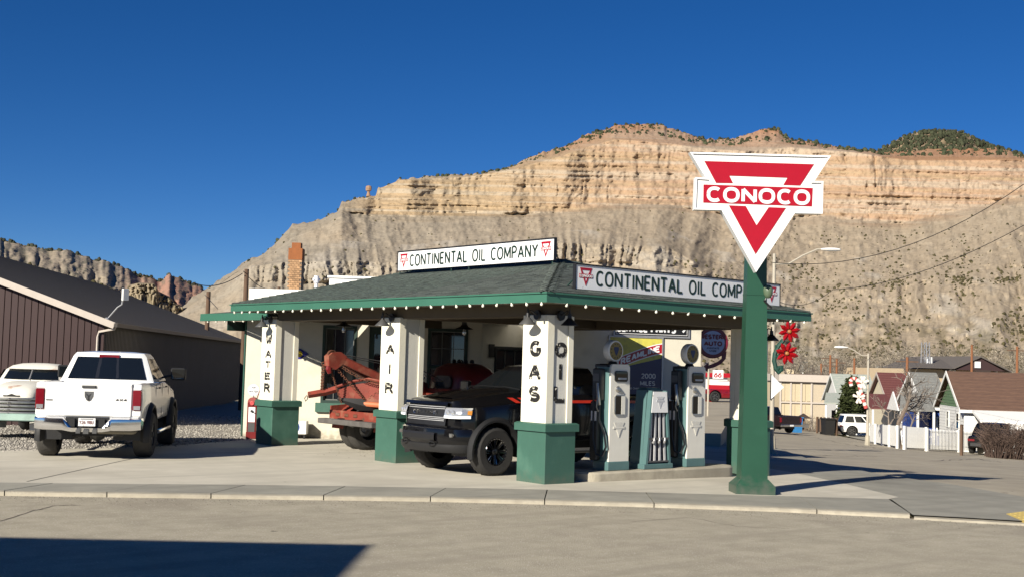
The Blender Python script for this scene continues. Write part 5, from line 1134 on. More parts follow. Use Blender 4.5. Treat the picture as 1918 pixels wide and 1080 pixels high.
def lower_body(st, wheels, arch, n_x=110, rows=9, bed=None):
    """loft of the lower body; st: keyed stations (x, zb, zs, zt, w, wt); wheels: [(x, z)]; arch radius; bed: (x0, x1, z)"""
    ks = np.array(st, dtype=float); ks = ks[np.argsort(ks[:, 0])]; xs = np.linspace(ks[0, 0], ks[-1, 0], n_x)
    if bed: xs = np.sort(np.concatenate([xs, [bed[1]-.001, bed[1]+.001, bed[0]+.001, bed[0]-.001]]))
    R_ = []
    for x in xs:
        zb, zs, zt, w, wt = [float(np.interp(x, ks[:, 0], ks[:, i])) for i in range(1, 6)]
        half = [(0, zb), (w*.55, zb), (w*.86, zb), (w*.955, zb+.02), (w*.985, zb+.07)]
        for i in range(1, rows): t = i/rows; half.append((w*(.985+.02*math.sin(math.pi*t)), zb+.07+(zs-.06-zb-.07)*t))
        half += [(w*.975, zs-.035), (w*.955, zs-.008)]
        if bed and bed[0] < x < bed[1]: half += [(w*.90, zs), (w*.86, zs-.01), (w*.86, bed[2]), (w*.4, bed[2]), (0, bed[2])]
        else: half += [(w*.92, zs+.006), (wt, (zs+zt)/2+(zt-zs)*.38), (wt*.8, zt-.006), (wt*.45, zt), (0, zt+.004)]
        R_.append((x, half))
    bm = bmesh.new(); grid = []
    for x, half in R_:
        row = [bm.verts.new((x, -y, z)) for y, z in half[::-1][:-1]]+[bm.verts.new((x, y, z)) for y, z in half]; grid.append(row)
    m = len(grid[0])
    for i in range(len(grid)-1):
        for k in range(m): k2 = (k+1) % m; 
        for k in range(m-1):
            try: bm.faces.new((grid[i][k], grid[i][k+1], grid[i+1][k+1], grid[i+1][k]))
            except ValueError: pass
    for row in (grid[0], grid[-1]):
        try: bm.faces.new(row)
        except ValueError: pass
    # wheel arches
    for wx, wz in wheels:
        dead = []
        for f in bm.faces:
            if all(math.hypot(v.co.x-wx, v.co.z-wz) < arch and abs(v.co.y) > .30 for v in f.verts): dead.append(f)
        bmesh.ops.delete(bm, geom=dead, context='FACES')
        for v in bm.verts:
            r = math.hypot(v.co.x-wx, v.co.z-wz)
            if r < arch and abs(v.co.y) > .5: k = arch/max(r, 1e-3); v.co.x = wx+(v.co.x-wx)*k; v.co.z = wz+(v.co.z-wz)*k
    bmesh.ops.remove_doubles(bm, verts=bm.verts, dist=.0004); bmesh.ops.recalc_face_normals(bm, faces=bm.faces)
    return bm
def bm_build(bm, name, mt, par, smooth=35):
    me = bpy.data.meshes.new(name); bm.to_mesh(me); bm.free(); me.materials.append(mt); me.polygons.foreach_set('use_smooth', [True]*len(me.polygons)); me.set_sharp_from_angle(angle=math.radians(smooth))
    o = bpy.data.objects.new(name, me); COL.objects.link(o); o.parent = par; return o
def greenhouse(par, base, roof, zb, zr, wb, wr, mt, glass, panes, name='cab', crown=.04, rear=True, frontg=True):
    """base/roof: (x_rear, x_front); panes: list of (u0, u1) fractions along the side"""
    (bx0, bx1), (rx0, rx1) = base, roof; rows = []
    def outline(t):
        x0 = bx0+(rx0-bx0)*t; x1 = bx1+(rx1-bx1)*t; w = wb+(wr-wb)*t; z = zb+(zr-zb)*t
        bow = .10; c = .10; return [(x0+c*.4, -w+c), (x0+c, -w), (x1-c*1.2, -w), (x1-c*.2, -w+c), (x1+bow*.6, -w*.5), (x1+bow, 0), (x1+bow*.6, w*.5), (x1-c*.2, w-c), (x1-c*1.2, w), (x0+c, w), (x0+c*.4, w-c), (x0-.02, 0)], z
    for t in (0, .5, .93, 1.0):
        o, z = outline(t)
        if t == 1.0: o = [(a*.97+.03*(rx0+rx1)/2, b*.94) for a, b in o]; z += .035
        rows.append([(a, b, z) for a, b in o])
    o, z = outline(1.0); rows.append([(a*.6+.4*(rx0+rx1)/2, b*.55, zr+.035+crown) for a, b in o])
    q = MB(); q.grid(rows, closed=True); k = len(rows[0]); q.f.append(list(range(4*k, 5*k))); q.fi.append(0); c = q.build(name, mt, par, smooth=30)
    def side(u, t, s, off=.006):
        x = (bx0+.1)+(bx1-.12-bx0-.1)*u; xr = (rx0+.1)+(rx1-.12-rx0-.1)*u; w = wb+(wr-wb)*t; return Vector((x+(xr-x)*t, s*(w+off), zb+(zr-zb)*t))
    for s in (1, -1):
        for u0, u1, t0, t1 in panes:
            q = MB(); a = [side(u0, t0, s), side(u1, t0, s), side(u1, t1, s), side(u0, t1, s)]; b = [side(u0, t0, s, -.02), side(u1, t0, s, -.02), side(u1, t1, s, -.02), side(u0, t1, s, -.02)]
            q.add(b+a, BF); q.build('side_window', glass, c)
    def endp(v, t, front, off=.008):
        w = (wb+(wr-wb)*t)*v
        if front: x = bx1+(rx1-bx1)*t+.10*(1-min(1, abs(v))**2)-.02*abs(v)*0; x += off
        else: x = bx0+(rx0-bx0)*t-.02*(1-abs(v))+.04*abs(v)-off
        return Vector((x, w, zb+(zr-zb)*t))
    for fr, on, nm in ((True, frontg, 'windshield'), (False, rear, 'rear_window')):
        if not on: continue
        vs = [-.86, -.5, 0, .5, .86]; q = MB(); q.grid([[endp(v, t, fr, .012) for v in vs] for t in (.08, .5, .90)]); q.grid([[endp(v, .08, fr, .012) for v in vs], [endp(v, .08, fr, -.03) for v in vs]]); q.grid([[endp(v, .90, fr, .012) for v in vs], [endp(v, .90, fr, -.03) for v in vs]]); q.build(nm, glass, c, smooth=True)
    return c, side, endp
def flares(par, wheels, w, arch, mt, th=.07):
    for wx, wz in wheels:
        for s in (1, -1):
            q = MB(); rows = []
            for i in range(25):
                a = math.radians(-12+204*i/24); c_, s_ = math.cos(a), math.sin(a)
                rows.append([(wx+c_*(arch-.02), s*(w-.10), wz+s_*(arch-.02)), (wx+c_*(arch-.01), s*(w+th), wz+s_*(arch-.01)), (wx+c_*(arch+.03), s*(w+th+.005), wz+s_*(arch+.03)), (wx+c_*(arch+.085), s*(w+.012), wz+s_*(arch+.085)), (wx+c_*(arch+.085), s*(w-.03), wz+s_*(arch+.085))])
            q.grid(rows, closed=True); q.build('fender_flare', mt, par, smooth=40)
def underbody(par, x0, x1, w, z0, z1, wheels, R):
    q = MB(); q.box((x0+.3, -w*.5, z0), (x1-.3, w*.5, z1)); q.box((x0+.1, -w*.42, z0+.05), (x0+.3, w*.42, z1)); o = q.build('chassis', M['blackplastic'], par)
    for wx, wz in wheels:
        q = MB(); q.cyl((wx, -w*.8, wz), (wx, w*.8, wz), .05, n=8); q.lathe([(0, -.16), (.1, -.13), (.17, 0), (.1, .13), (0, .16)], 12, Matrix.Translation((wx, 0, wz)) @ Matrix.Rotation(math.pi/2, 4, 'X')); q.build('axle', M['satin'], par, smooth=True)
        q = MB(); q.box((wx-R*1.15, -w*.93, wz-.05), (wx+R*1.15, -w*.42, wz+R*1.12)); 
        for s in (1, -1):
            q = MB(); pts = [(wx+(R*1.2)*math.cos(math.radians(a)), wz+(R*1.2)*math.sin(math.radians(a))) for a in range(-10, 191, 20)]
            q.grid([[(x, s*w*.96, z) for x, z in pts], [(x, s*w*.38, z) for x, z in pts]]); q.f.append([len(pts)+i for i in range(len(pts))]); q.fi.append(0); q.build('wheel_well', M['black'], par, fix=False)
    return o
def mirror(par, x, y, z, s, mt, big=1):
    q = MB(); q.tube([(x, s*(y-.05), z-.06), (x+.02, s*(y+.13), z-.02)], .03, 6); q.bbox((x-.06, min(s*(y+.10), s*(y+.34*big)), z-.1*big), (x+.07, max(s*(y+.10), s*(y+.34*big)), z+.12*big), .025); m = q.build('side_mirror', mt, par)
    q = MB(); q.box((x-.066, min(s*(y+.13), s*(y+.31*big)), z-.075*big), (x-.061, max(s*(y+.13), s*(y+.31*big)), z+.095*big)); q.build('mirror_glass', M['carglass'], m)
def handles(par, xs, y, z, mt, w=.2):
    for x in xs:
        for s in (1, -1): q = MB(); q.bbox((x, min(s*y, s*(y+.035)), z), (x+w, max(s*y, s*(y+.035)), z+.035), .01); q.build('door_handle', mt, par)
def seams(par, xs, y, z0, z1):
    q = MB()
    for x in xs:
        for s in (1, -1): q.box((x, min(s*(y-.004), s*(y+.0035)), z0), (x+.012, max(s*(y-.004), s*(y+.0035)), z1))
    q.build('door_seam', M['black'], par, kind='stuff')
# ---- black pickup in the canopy
def black_truck():
    wb = 3.67; R = .46; t = thing('pickup_truck', 'shiny black lifted pickup with red side stripes nosing out between the AIR and GAS pillars', 'pickup truck', (.2+wb, 2.62, T(2)), rz=math.pi)
    W_ = 1.0; wh = [(0, R), (wb, R)]
    st = [(-1.18, .72, 1.46, 1.50, .96, .85), (-1.1, .64, 1.50, 1.52, 1.0, .9), (0, .62, 1.50, 1.52, 1.01, .9), (2.45, .60, 1.46, 1.55, 1.01, .88), (2.75, .60, 1.44, 1.60, 1.01, .84), (3.4, .60, 1.38, 1.555, 1.01, .80), (4.1, .62, 1.31, 1.46, 1.0, .76), (4.2, .64, 1.29, 1.44, .975, .74), (4.34, .66, 1.27, 1.42, .92, .72), (4.42, .68, 1.26, 1.40, .84, .68), (4.48, .7, 1.24, 1.385, .72, .6), (4.53, .72, 1.22, 1.36, .5, .45)]
    bm = lower_body(st, wh, .56, bed=(-1.1, .62, .95)); body = bm_build(bm, 'body', M['blackpaint'], t)
    cab, side, endp = greenhouse(t, (.66, 3.02), (.92, 2.16), 1.50, 2.02, .90, .74, M['blackpaint'], M['carglass'], [(.03, .46, .1, .88), (.50, .93, .1, .88)])
    flares(t, wh, 1.0, .56, M['blackplastic'], .05); underbody(t, -1.1, 4.3, 1.0, .42, .66, wh, R)
    # hood bulge
    q = MB(); rows = [[(x, y, z+h) for y, h in ((-.52, -.03), (-.44, .02), (0, .03), (.44, .02), (.52, -.03))] for x, z in ((2.85, 1.61), (3.4, 1.575), (4.0, 1.49), (4.3, 1.42))]; q.grid(rows); q.build('hood_bulge', M['blackpaint'], t, smooth=True)
    # grille with bars and lettering
    fx = lambda y, o=0: 4.60-.10*(abs(y)/.9)**2.2*1.3+o
    def front(y0, y1, z0, z1, o, mt, nm, par=t, n=8, rake=.0, d=.03):
        q = MB(); ys = [y0+(y1-y0)*i/n for i in range(n+1)]
        q.grid([[(fx(y, o-d), y, z0) for y in ys], [(fx(y, o), y, z0) for y in ys], [(fx(y, o-rake), y, z1) for y in ys], [(fx(y, o-d-rake), y, z1) for y in ys]]); return q.build(nm, mt, par, smooth=40)
    g = front(-.60, .60, .93, 1.32, .012, M['black'], 'grille', rake=.05)
    front(-.66, .66, 1.315, 1.37, .03, M['blackpaint'], 'grille_surround', rake=.02); front(-.66, .66, .885, .93, .03, M['blackpaint'], 'grille_surround')
    for z in (1.27, 1.235, 1.075, 1.045, 1.015): front(-.57, .57, z, z+.012, .022-.05*(z-.93)/.39+.004, mat('grille_chrome', (.55, .55, .56), .3, metal=.4) if 'grille_chrome' not in bpy.data.materials else bpy.data.materials['grille_chrome'], 'grille_bar', g)
    text('RAM 1500', (4.625-.03, .36, 1.125), (0, -1, 0), (0, 0, 1), .075, M['chrome'], 'lettering', g, width=.72, th=.26, depth=.02)
    for s in (1, -1):
        # headlamp wraps the corner
        q = MB(); ys = [.60, .72, .84, .93, .975]; xs = [fx(.60, .03), fx(.72, .03), fx(.84, .02), fx(.93, .0)-.02, 4.24]
        q.grid([[(a, s*b, 1.07) for a, b in zip(xs, ys)], [(a+.012, s*(b+.006), 1.12) for a, b in zip(xs, ys)], [(a-.015, s*b, 1.23) for a, b in zip(xs, ys)], [(a-.05, s*(b-.01), 1.27) for a, b in zip(xs, ys)]]); h = q.build('headlight', M['lamp_clear'], t, smooth=True)
        q = MB(); q.grid([[(a+.022, s*(b+.014), 1.075) for a, b in zip(xs, ys)], [(a+.026, s*(b+.018), 1.115) for a, b in zip(xs, ys)]]); q.grid([[(a+.026, s*(b+.018), 1.115) for a, b in zip(xs, ys)], [(a, s*b, 1.125) for a, b in zip(xs, ys)]]); q.build('running_light', mat('running_light', (.85, .87, .9), .15, emit=.25) if 'running_light' not in bpy.data.materials else bpy.data.materials['running_light'], h)
        for yy, rr in ((.69, .045), (.80, .045)): q = MB(frame((fx(yy, .045)-.0, s*yy, 1.18), (0, 1, 0), (0, 0, 1), (1, 0, 0))); q.lathe([(rr, -.02), (rr*.9, .005), (rr*.5, .012), (0, .014)], 14); q.build('projector', M['lamp_clear'], h, smooth=True)
        q = MB(); q.grid([[(xs[4]+.09, s*(ys[4]-.003), 1.15), (xs[4]+.0, s*(ys[4]+.014), 1.14)], [(xs[4]+.075, s*(ys[4]-.005), 1.22), (xs[4]-.015, s*(ys[4]+.012), 1.22)]]); q.build('indicator', M['amber'], h)
        # fog lamp and tow hook
        q = MB(frame((fx(.72, .045), s*.72, .76), (0, 1, 0), (0, 0, 1), (1, 0, 0))); q.prism([(-.10, -.03), (.10, -.03), (.12, 0), (.10, .035), (-.10, .035), (-.12, 0)], -.05, .006); q.build('fog_light', M['chrome_dull'], t)
        q = MB(frame((fx(.42, .13), s*.42, .60), (0, 1, 0), (0, 0, 1), (1, 0, 0))); q.tube([(-.09, 0, 0), (-.05, .03, .03), (.05, .03, .03), (.09, 0, 0), (.05, -.03, .03), (-.05, -.03, .03), (-.09, 0, 0)], .014, 6); q.build('tow_hook', M['black'], t)
        # stripes on the fender and along the door
        z0 = 1.39; q = MB(); y = s*(1.0165); tri = [((3.52, 1.53), (3.40, 1.55), (3.02, z0), (3.14, z0)), ((3.30, 1.555), (3.18, 1.57), (2.82, z0+.05), (2.9, z0)), ((3.14, z0), (2.86, z0+.055), (-.9, z0+.055), (-.9, z0))]
        for p_ in tri[2:]: q.add([(p_[i][0], y, p_[i][1]-.02) for i in range(4)], [(0, 1, 2, 3)])
        for a_ in (3.42, 3.17): q.add([(a_, y*.985, 1.47), (a_-.14, y*.985, 1.47), (a_-.36, y+.0*s, z0-.02), (a_-.22, y, z0-.02)], [(0, 1, 2, 3)]); 
        q.build('stripe', mat('stripe_red', (.62, .035, .015), .35) if 'stripe_red' not in bpy.data.materials else bpy.data.materials['stripe_red'], t)
        mirror(t, 2.72, .93, 1.62, s, M['blackpaint'])
        q = MB(); q.tube([(.9, s*1.02, .44), (2.9, s*1.02, .44)], .05, 8); q.build('running_board', M['satin'], t, smooth=True)
        q = MB(); q.grid([[(3.12, s*.9, .5), (3.12, s*1.05, .5)], [(3.14, s*.9, .9), (3.14, s*1.04, .9)]]); q.build('mud_guard', M['blackplastic'], t)
        q = MB(); q.box((-1.2, min(s*.86, s*.98), 1.0), (-1.15, max(s*.86, s*.98), 1.42)); q.build('taillight', M['lamp_red'], t)
    # bumper: painted upper, black lower lip
    q = MB(); ys = [-1.0, -.97, -.86, -.6, -.3, 0, .3, .6, .86, .97, 1.0]; X_ = [4.02, 4.28, 4.50, 4.64, 4.70, 4.71, 4.70, 4.64, 4.50, 4.28, 4.02]
    q.grid([[(x-.12, y*.97, .50) for x, y in zip(X_, ys)], [(x-.03, y*.99, .52) for x, y in zip(X_, ys)], [(x-.0, y, .60) for x, y in zip(X_, ys)], [(x+.02, y, .72) for x, y in zip(X_, ys)], [(x+.0, y, .87) for x, y in zip(X_, ys)], [(x-.06, y*.99, .905) for x, y in zip(X_, ys)], [(x-.2, y*.9, .905) for x, y in zip(X_, ys)]])
    q.build('front_bumper', M['blackpaint'], t, smooth=40)
    q = MB(); q.grid([[(x-.03, y*.97, .44) for x, y in zip(X_, ys)], [(x+.012, y*.985, .50) for x, y in zip(X_, ys)], [(x+.018, y*.99, .585) for x, y in zip(X_, ys)], [(x-.01, y, .60) for x, y in zip(X_, ys)]]); q.grid([[(x-.03, y*.97, .44) for x, y in zip(X_, ys)], [(x-.3, y*.9, .46) for x, y in zip(X_, ys)]]); q.build('lower_lip', M['blackplastic'], t, smooth=40)
    q = MB(); q.grid([[(4.715, y, .64) for y in (-.5, -.25, 0, .25, .5)], [(4.735, y, .68) for y in (-.5, -.25, 0, .25, .5)], [(4.735, y, .76) for y in (-.5, -.25, 0, .25, .5)], [(4.72, y, .80) for y in (-.5, -.25, 0, .25, .5)]]); q.build('air_intake', M['black'], t)
    q = MB(); q.tube([(2.98, -.7, 1.635), (3.05, -.2, 1.66), (3.0, .3, 1.65)], .008, 4); q.tube([(3.0, .1, 1.64), (3.06, .5, 1.66), (2.98, .85, 1.62)], .008, 4); q.build('wiper', M['black'], t, kind='stuff')
    handles(t, (1.05, 2.15), 1.015, 1.34, M['blackpaint']); seams(t, (.72, 1.72, 2.85), 1.012, .66, 1.46)
    for s in (1, -1):
        add_wheel(t, wb, s*.88, R, R, .31, .255, 'mud', .014, cache=WC); add_wheel(t, 0, s*.88, R, R, .31, .255, 'mud', .014, cache=WC)
WC = {}
black_truck()
# ---- white pickup on the left, tail towards the street
def white_truck():
    wb = 3.57; R = .45; c = G(181, 853); hd = math.atan2(.856, .517); t = thing('pickup_truck', 'white lifted pickup with 4X4 tailgate and chrome rear bumper parked tail to the street', 'pickup truck', c, rz=hd)
    wh = [(0, R), (wb, R)]; W_ = 1.0
    st = [(-1.12, .80, 1.46, 1.475, .955, .85), (-1.06, .70, 1.485, 1.49, .985, .9), (0, .68, 1.49, 1.5, 1.0, .9), (2.6, .66, 1.45, 1.5, 1.0, .88), (3.2, .66, 1.38, 1.5, 1.0, .8), (4.3, .66, 1.25, 1.4, .97, .7), (4.5, .7, 1.1, 1.25, .86, .5)]
    bm = lower_body(st, wh, .56, bed=(-1.05, .72, .95)); bm_build(bm, 'body', M['whitecar'], t)
    cab, side, endp = greenhouse(t, (.76, 3.0), (.98, 2.15), 1.48, 2.03, .93, .72, M['whitecar'], M['carglass'], [(.03, .46, .1, .88), (.50, .93, .1, .88)], rear=True, crown=.03)
    flares(t, wh, 1.0, .56, M['blackplastic'], .075); underbody(t, -1.0, 4.2, 1.0, .45, .72, wh, R)
    q = MB(); q.bbox((-1.155, -.80, .84), (-1.09, .80, 1.485), .02); tg = q.build('tailgate', M['whitecar'], t)
    q = MB(); q.grid([[(-1.156, y, 1.40) for y in (-.78, .78)], [(-1.172, y, 1.455) for y in (-.78, .78)], [(-1.15, y, 1.487) for y in (-.8, .8)]]); q.grid([[(-1.1565, -.78, 1.055), (-1.1565, .78, 1.055)], [(-1.160, -.78, 1.045), (-1.160, .78, 1.045)], [(-1.1565, -.78, 1.03), (-1.1565, .78, 1.03)]]); q.build('crease', M['whitecar'], tg)
    q = MB(); q.box((-1.178, -.13, 1.385), (-1.155, .13, 1.43)); q.build('handle', M['black'], tg); q = MB(); q.box((-1.186, -.11, 1.395), (-1.1785, .11, 1.418)); q.build('handle_grip', M['satin'], tg)
    Fb = frame((-1.157, 0, 0), (0, -1, 0), (0, 0, 1), (-1, 0, 0))
    q = MB(Fb); q.prism([(-.085, 1.32), (-.08, 1.22), (-.04, 1.15), (0, 1.13), (.04, 1.15), (.08, 1.22), (.085, 1.32)], 0, .006); q.use(M['chrome']); em = q.build('emblem', M['chrome'], tg)
    q = MB(Fb); q.prism([(-.02, 1.15), (.02, 1.15), (.012, 1.21), (.05, 1.28), (.015, 1.26), (0, 1.235), (-.015, 1.26), (-.05, 1.28), (-.012, 1.21)], .0062, .012); q.build('emblem_relief', M['black'], em)
    text('4X4', Fb @ V(.50, 1.145, .001), (0, -1, 0), (0, 0, 1), .048, M['black'], 'lettering', tg, width=.20, th=.28); q = MB(Fb); q.box((-.78, 1.135, .001), (-.66, 1.155, .005)); q.build('badge', M['black'], tg)
    for s in (1, -1):
        q = MB(); a, b = sorted((s*.81, s*.975)); q.bbox((-1.16, a, .97), (-1.02, b, 1.36), .015); tl = q.build('taillight', M['lamp_red'], t)
        q = MB(); a, b = sorted((s*.83, s*.955)); q.box((-1.166, a, .985), (-1.1605, b, 1.06)); q.build('reversing_lens', M['lamp_clear'], tl)
        q = MB(); a, b = sorted((s*.805, s*.97)); q.bbox((-1.13, a, .86), (-1.04, b, .965), .01); q.build('bed_corner', M['whitecar'], t); q = MB(); q.bbox((-1.13, a, 1.362), (-1.04, b, 1.47), .012); q.build('bed_corner', M['whitecar'], t)
        mirror(t, 2.75, .95, 1.62, s, M['blackplastic'], 1.25)
        q = MB(); q.tube([(.85, s*1.0, .46), (.95, s*1.06, .46), (2.7, s*1.06, .46), (2.8, s*1.0, .46)], .045, 8); q.build('running_board', M['chrome'], t, smooth=True)
    # chrome step bumper with a dip for the plate
    q = MB(); ys = [-1.0, -.98, -.8, -.45, -.34, -.28, .28, .34, .45, .8, .98, 1.0]; dip = [0, 0, 0, 0, .10, .17, .17, .10, 0, 0, 0, 0]; X_ = [-.95, -1.12, -1.22, -1.27, -1.27, -1.27, -1.27, -1.27, -1.27, -1.22, -1.12, -.95]; low = [.03, .015, 0, 0, -.02, -.03, -.03, -.02, 0, 0, .015, .03]
    q.grid([[(x+.12, y*.97, .575+l) for x, y, l in zip(X_, ys, low)], [(x+.01, y, .585+l) for x, y, l in zip(X_, ys, low)], [(x-.015, y, .66+l) for x, y, l in zip(X_, ys, low)], [(x, y, .80-d) for x, y, d in zip(X_, ys, dip)], [(x+.03, y*.99, .825-d) for x, y, d in zip(X_, ys, dip)], [(x+.16, y*.97, .83-d) for x, y, d in zip(X_, ys, dip)]])
    bp_ = q.build('rear_bumper', M['chrome'], t, smooth=40)
    q = MB(); q.box((-1.19, -.40, .64), (-1.15, .40, .83)); q.box((-1.255, .22, .65), (-1.19, .33, .80)); q.box((-1.255, -.33, .65), (-1.19, -.22, .80)); q.build('step_pad', M['black'], t)
    q = MB(); q.box((-1.245, -.155, .665), (-1.24, .155, .815)); pl = q.build('licence_plate', M['enamel'], t); text('Y26 98U', (-1.246, .135, .70), (0, -1, 0), (0, 0, 1), .07, mat('plate_ink', (.20, .12, .12), .6), 'lettering', pl, width=.25, th=.2, depth=.003)
    q = MB(); q.box((-1.2461, -.12, .787), (-1.2455, .12, .803)); q.build('plate_caption', M['satin'], pl)
    q = MB(); q.box((-1.32, -.05, .52), (-1.0, .05, .585)); q.box((-1.34, .10, .53), (-1.2, .18, .59)); q.box((-1.33, -.2, .53), (-1.2, -.12, .60)); hh_ = q.build('hitch', M['satin'], t, kind='stuff')
    q = MB(); q.tube([(-.9, -.45, .50), (-.6, -.55, .48), (.5, -.55, .5)], .04, 8); q.build('exhaust', M['satin'], t, smooth=True); q = MB(); q.bbox((-.95, -.85, .5), (-.3, -.1, .68), .04); q.build('spare_tyre_shield', mat('dusty_tan_panel', (.20, .18, .14), .8), t)
    cz = 2.03; q = MB(); q.box((.935, -.20, 1.965), (.99, .20, 2.025)); q.build('brake_light', M['lamp_red'], cab)
    q = MB(); e = [endp(v, tt, False, .016) for v, tt in ((-.26, .12), (.26, .12), (.26, .86), (-.26, .86))]; 
    q.add([p for p in e]+[p+V(.01, 0, 0) for p in e], BF); q.build('sliding_pane', mat('slider_glass', (.018, .02, .026), .05), cab)
    handles(t, (1.1, 2.2), 1.002, 1.34, M['black']); seams(t, (.74, 1.75, 2.85), 1.0, .74, 1.45)
    for s in (1, -1):
        for x in (0, wb): add_wheel(t, x, s*.91, R, R, .33, .25, 'dark', .014, tm=M['tyredust'], cache=WC)
white_truck()
print('p7')
# ------------------------------------------------------------------ tow truck under the canopy
def tow_truck():
    cx = 7.35; t = thing('tow_truck', 'old faded red tow truck with chained boom and dual rear wheels under the canopy', 'tow truck', (1.55, cx, T(2)), rz=0)   # faces +X
    wb = 3.3; R = .50; red = M['oldred']
    q = MB(); q.box((-.95, -.42, .62), (4.3, -.32, .76)); q.box((-.95, .32, .62), (4.3, .42, .76)); q.box((-.6, -.32, .64), (-.5, .32, .74)); q.build('chassis', M['black'], t, kind='stuff')
    q = MB(); q.bbox((-1.05, -1.12, .62), (-.83, 1.12, .735), .01); q.build('bumper_timber', M['greywood'], t)
    q = MB(); q.box((-.82, -.95, .735), (-.78, .98, .93)); tp = q.build('tail_panel', red, t)
    for y in (.62, .25, -.12): q = MB(); q.bbox((-.835, y-.08, .80), (-.8205, y+.08, .87), .01); q.build('bracket', M['rust'], tp)
    q = MB(); q.box((-.775, -.98, .86), (1.5, .98, .90)); q.build('deck', M['rust'], t)
    for s in (1, -1):
        q = MB(); a, b = sorted((s*.99, s*1.03)); q.prism([(-.775, .735), (1.55, .735), (1.55, 1.32), (.75, 1.32), (.2, 1.10), (-.775, 1.02)], -b if s > 0 else -b, -a if s > 0 else -a, frame((0, 0, 0), (1, 0, 0), (0, 0, 1), (0, -1, 0))); q.build('bed_side', red, t)
        q = MB(); q.grid([[( (R+.16)*math.cos(math.radians(a_)), s*y_, R+(R+.12)*math.sin(math.radians(a_))) for y_ in (.62, 1.12)] for a_ in range(0, 181, 15)]); q.build('rear_fender', red, t, smooth=True)
    q = MB(); q.box((1.5, -.98, .9), (1.56, .98, 1.45)); q.box((-.3, -.3, .9), (.5, .3, 1.05)); q.build('bulkhead', red, t, kind='stuff')
    # boom: two channel beams meeting at the sheave head
    hd = V(-1.25, .18, 2.12)
    for s in (1, -1):
        a = V(1.35, .18+s*.35, 1.12); b = hd+V(.08, s*.05, 0); d = (b-a).normalized(); F = frame(a, d, d.cross(V(0, 1, 0)).normalized(), V(0, 1, 0)); q = MB(F); q.box((0, -.075, -.03), ((b-a).length, .075, .03)); q.box((0, -.085, -.05), ((b-a).length, -.076, .05)); q.box((0, .076, -.05), ((b-a).length, .085, .05)); q.build('boom', red, t)
    q = MB(frame(hd, (1, 0, 0), (0, 0, 1), (0, -1, 0))); q.prism([(-.18, -.18), (.0, -.26), (.20, -.12), (.28, .04), (.12, .14), (-.10, .12), (-.20, .04)], -.10, .10); q.build('boom_head', red, t)
    q = MB(frame(hd+V(-.06, 0, .06), (1, 0, 0), (0, 0, 1), (0, -1, 0))); q.lathe([(.10, -.03), (.12, -.03), (.09, 0), (.12, .03), (.10, .03)], 16); q.build('sheave', M['rust'], t, smooth=True)
    q = MB(); q.tube([hd+V(-.12, 0, -.14), hd+V(-.13, 0, -.25), hd+V(-.10, 0, -.34)], [.06, .075, .05], 8); q.build('hook_block', M['darkred'], t, smooth=True)
    for s in (1, -1): q = MB(); q.tube([V(1.1, .18+s*.30, .9), V(.9, .18+s*.28, 1.9)], .035, 6); q.build('mast', red, t, smooth=True)
    q = MB(); q.tube([hd+V(.05, 0, .10), V(1.0, .1, 1.95), V(2.0, .0, 1.5)], .012, 5); q.tube([hd+V(.05, .05, .07), V(1.1, .2, 1.88), V(2.0, .2, 1.4)], .008, 5); q.build('cable', M['satin'], t, kind='stuff')
    # curved tow bar hanging on chains
    bar = [V(-1.55, .74, 1.27), V(-1.2, .60, 1.34), V(-.98, .45, 1.42), V(-.72, .22, 1.55), V(-.45, -.05, 1.62), V(-.2, -.35, 1.55), V(-.05, -.62, 1.42)]
    q = MB(); q.tube(bar[:3], [.075, .08, .075], 4); q.build('tow_bar', red, t); 
    for o_ in (V(0, 0, .05), V(.05, .0, -.05)): q = MB(); q.tube([p+o_ for p in bar[2:]], .032, 5); q.build('sling_arc', red, t, smooth=True)
    q = MB(); q.grid([[p+V(0, 0, -.03) for p in bar[2:]], [V(-.9, .40, 1.18), V(-.62, .18, 1.15), V(-.4, -.08, 1.12), V(-.2, -.33, 1.12), V(-.05, -.6, 1.12)]]); q.build('sling_plate', red, t)
    q = MB(); q.tube([V(-.95, .45, 1.2), V(-.55, .1, 1.08), V(-.3, -.2, 1.0)], [.03, .16, .05], 6, Matrix.Diagonal((1, 1, 1, 1))); q.build('rubber_sling', M['blackplastic'], t, smooth=True)
    q = MB(); q.tube([V(-.55, .05, 1.10), V(-.3, -.5, 1.08)], .06, 8); q.build('roller', mat('orange_red', (.52, .16, .07), .6), t, smooth=True)
    q = MB(); q.tube([V(-1.58, .75, 1.26), V(-1.64, .74, 1.2), V(-1.60, .76, 1.13), V(-1.55, .76, 1.18), V(-1.56, .75, 1.25)], .01, 5); q.build('ring', M['rust'], t)
    def chain(a, b, sag, n, r=.011):
        q = MB()
        for i in range(n):
            u = (i+.5)/n; p = a.lerp(b, u)-V(0, 0, sag*4*u*(1-u)); u2 = u+.6/n; p2 = a.lerp(b, u2)-V(0, 0, sag*4*u2*(1-u2)); u1 = u-.6/n; p1 = a.lerp(b, u1)-V(0, 0, sag*4*u1*(1-u1)); d = (p2-p1); L = d.length*.5; d.normalize()
            s_ = d.cross(V(1, 0, 0) if i % 2 else V(.3, 1, .2)).normalized(); w = r*2.2
            q.tube([p-d*L, p-d*L*.6+s_*w, p+d*L*.6+s_*w, p+d*L, p+d*L*.6-s_*w, p-d*L*.6-s_*w, p-d*L], r*.75, 4)
        q.build('chain', M['rust'], t, kind='stuff')
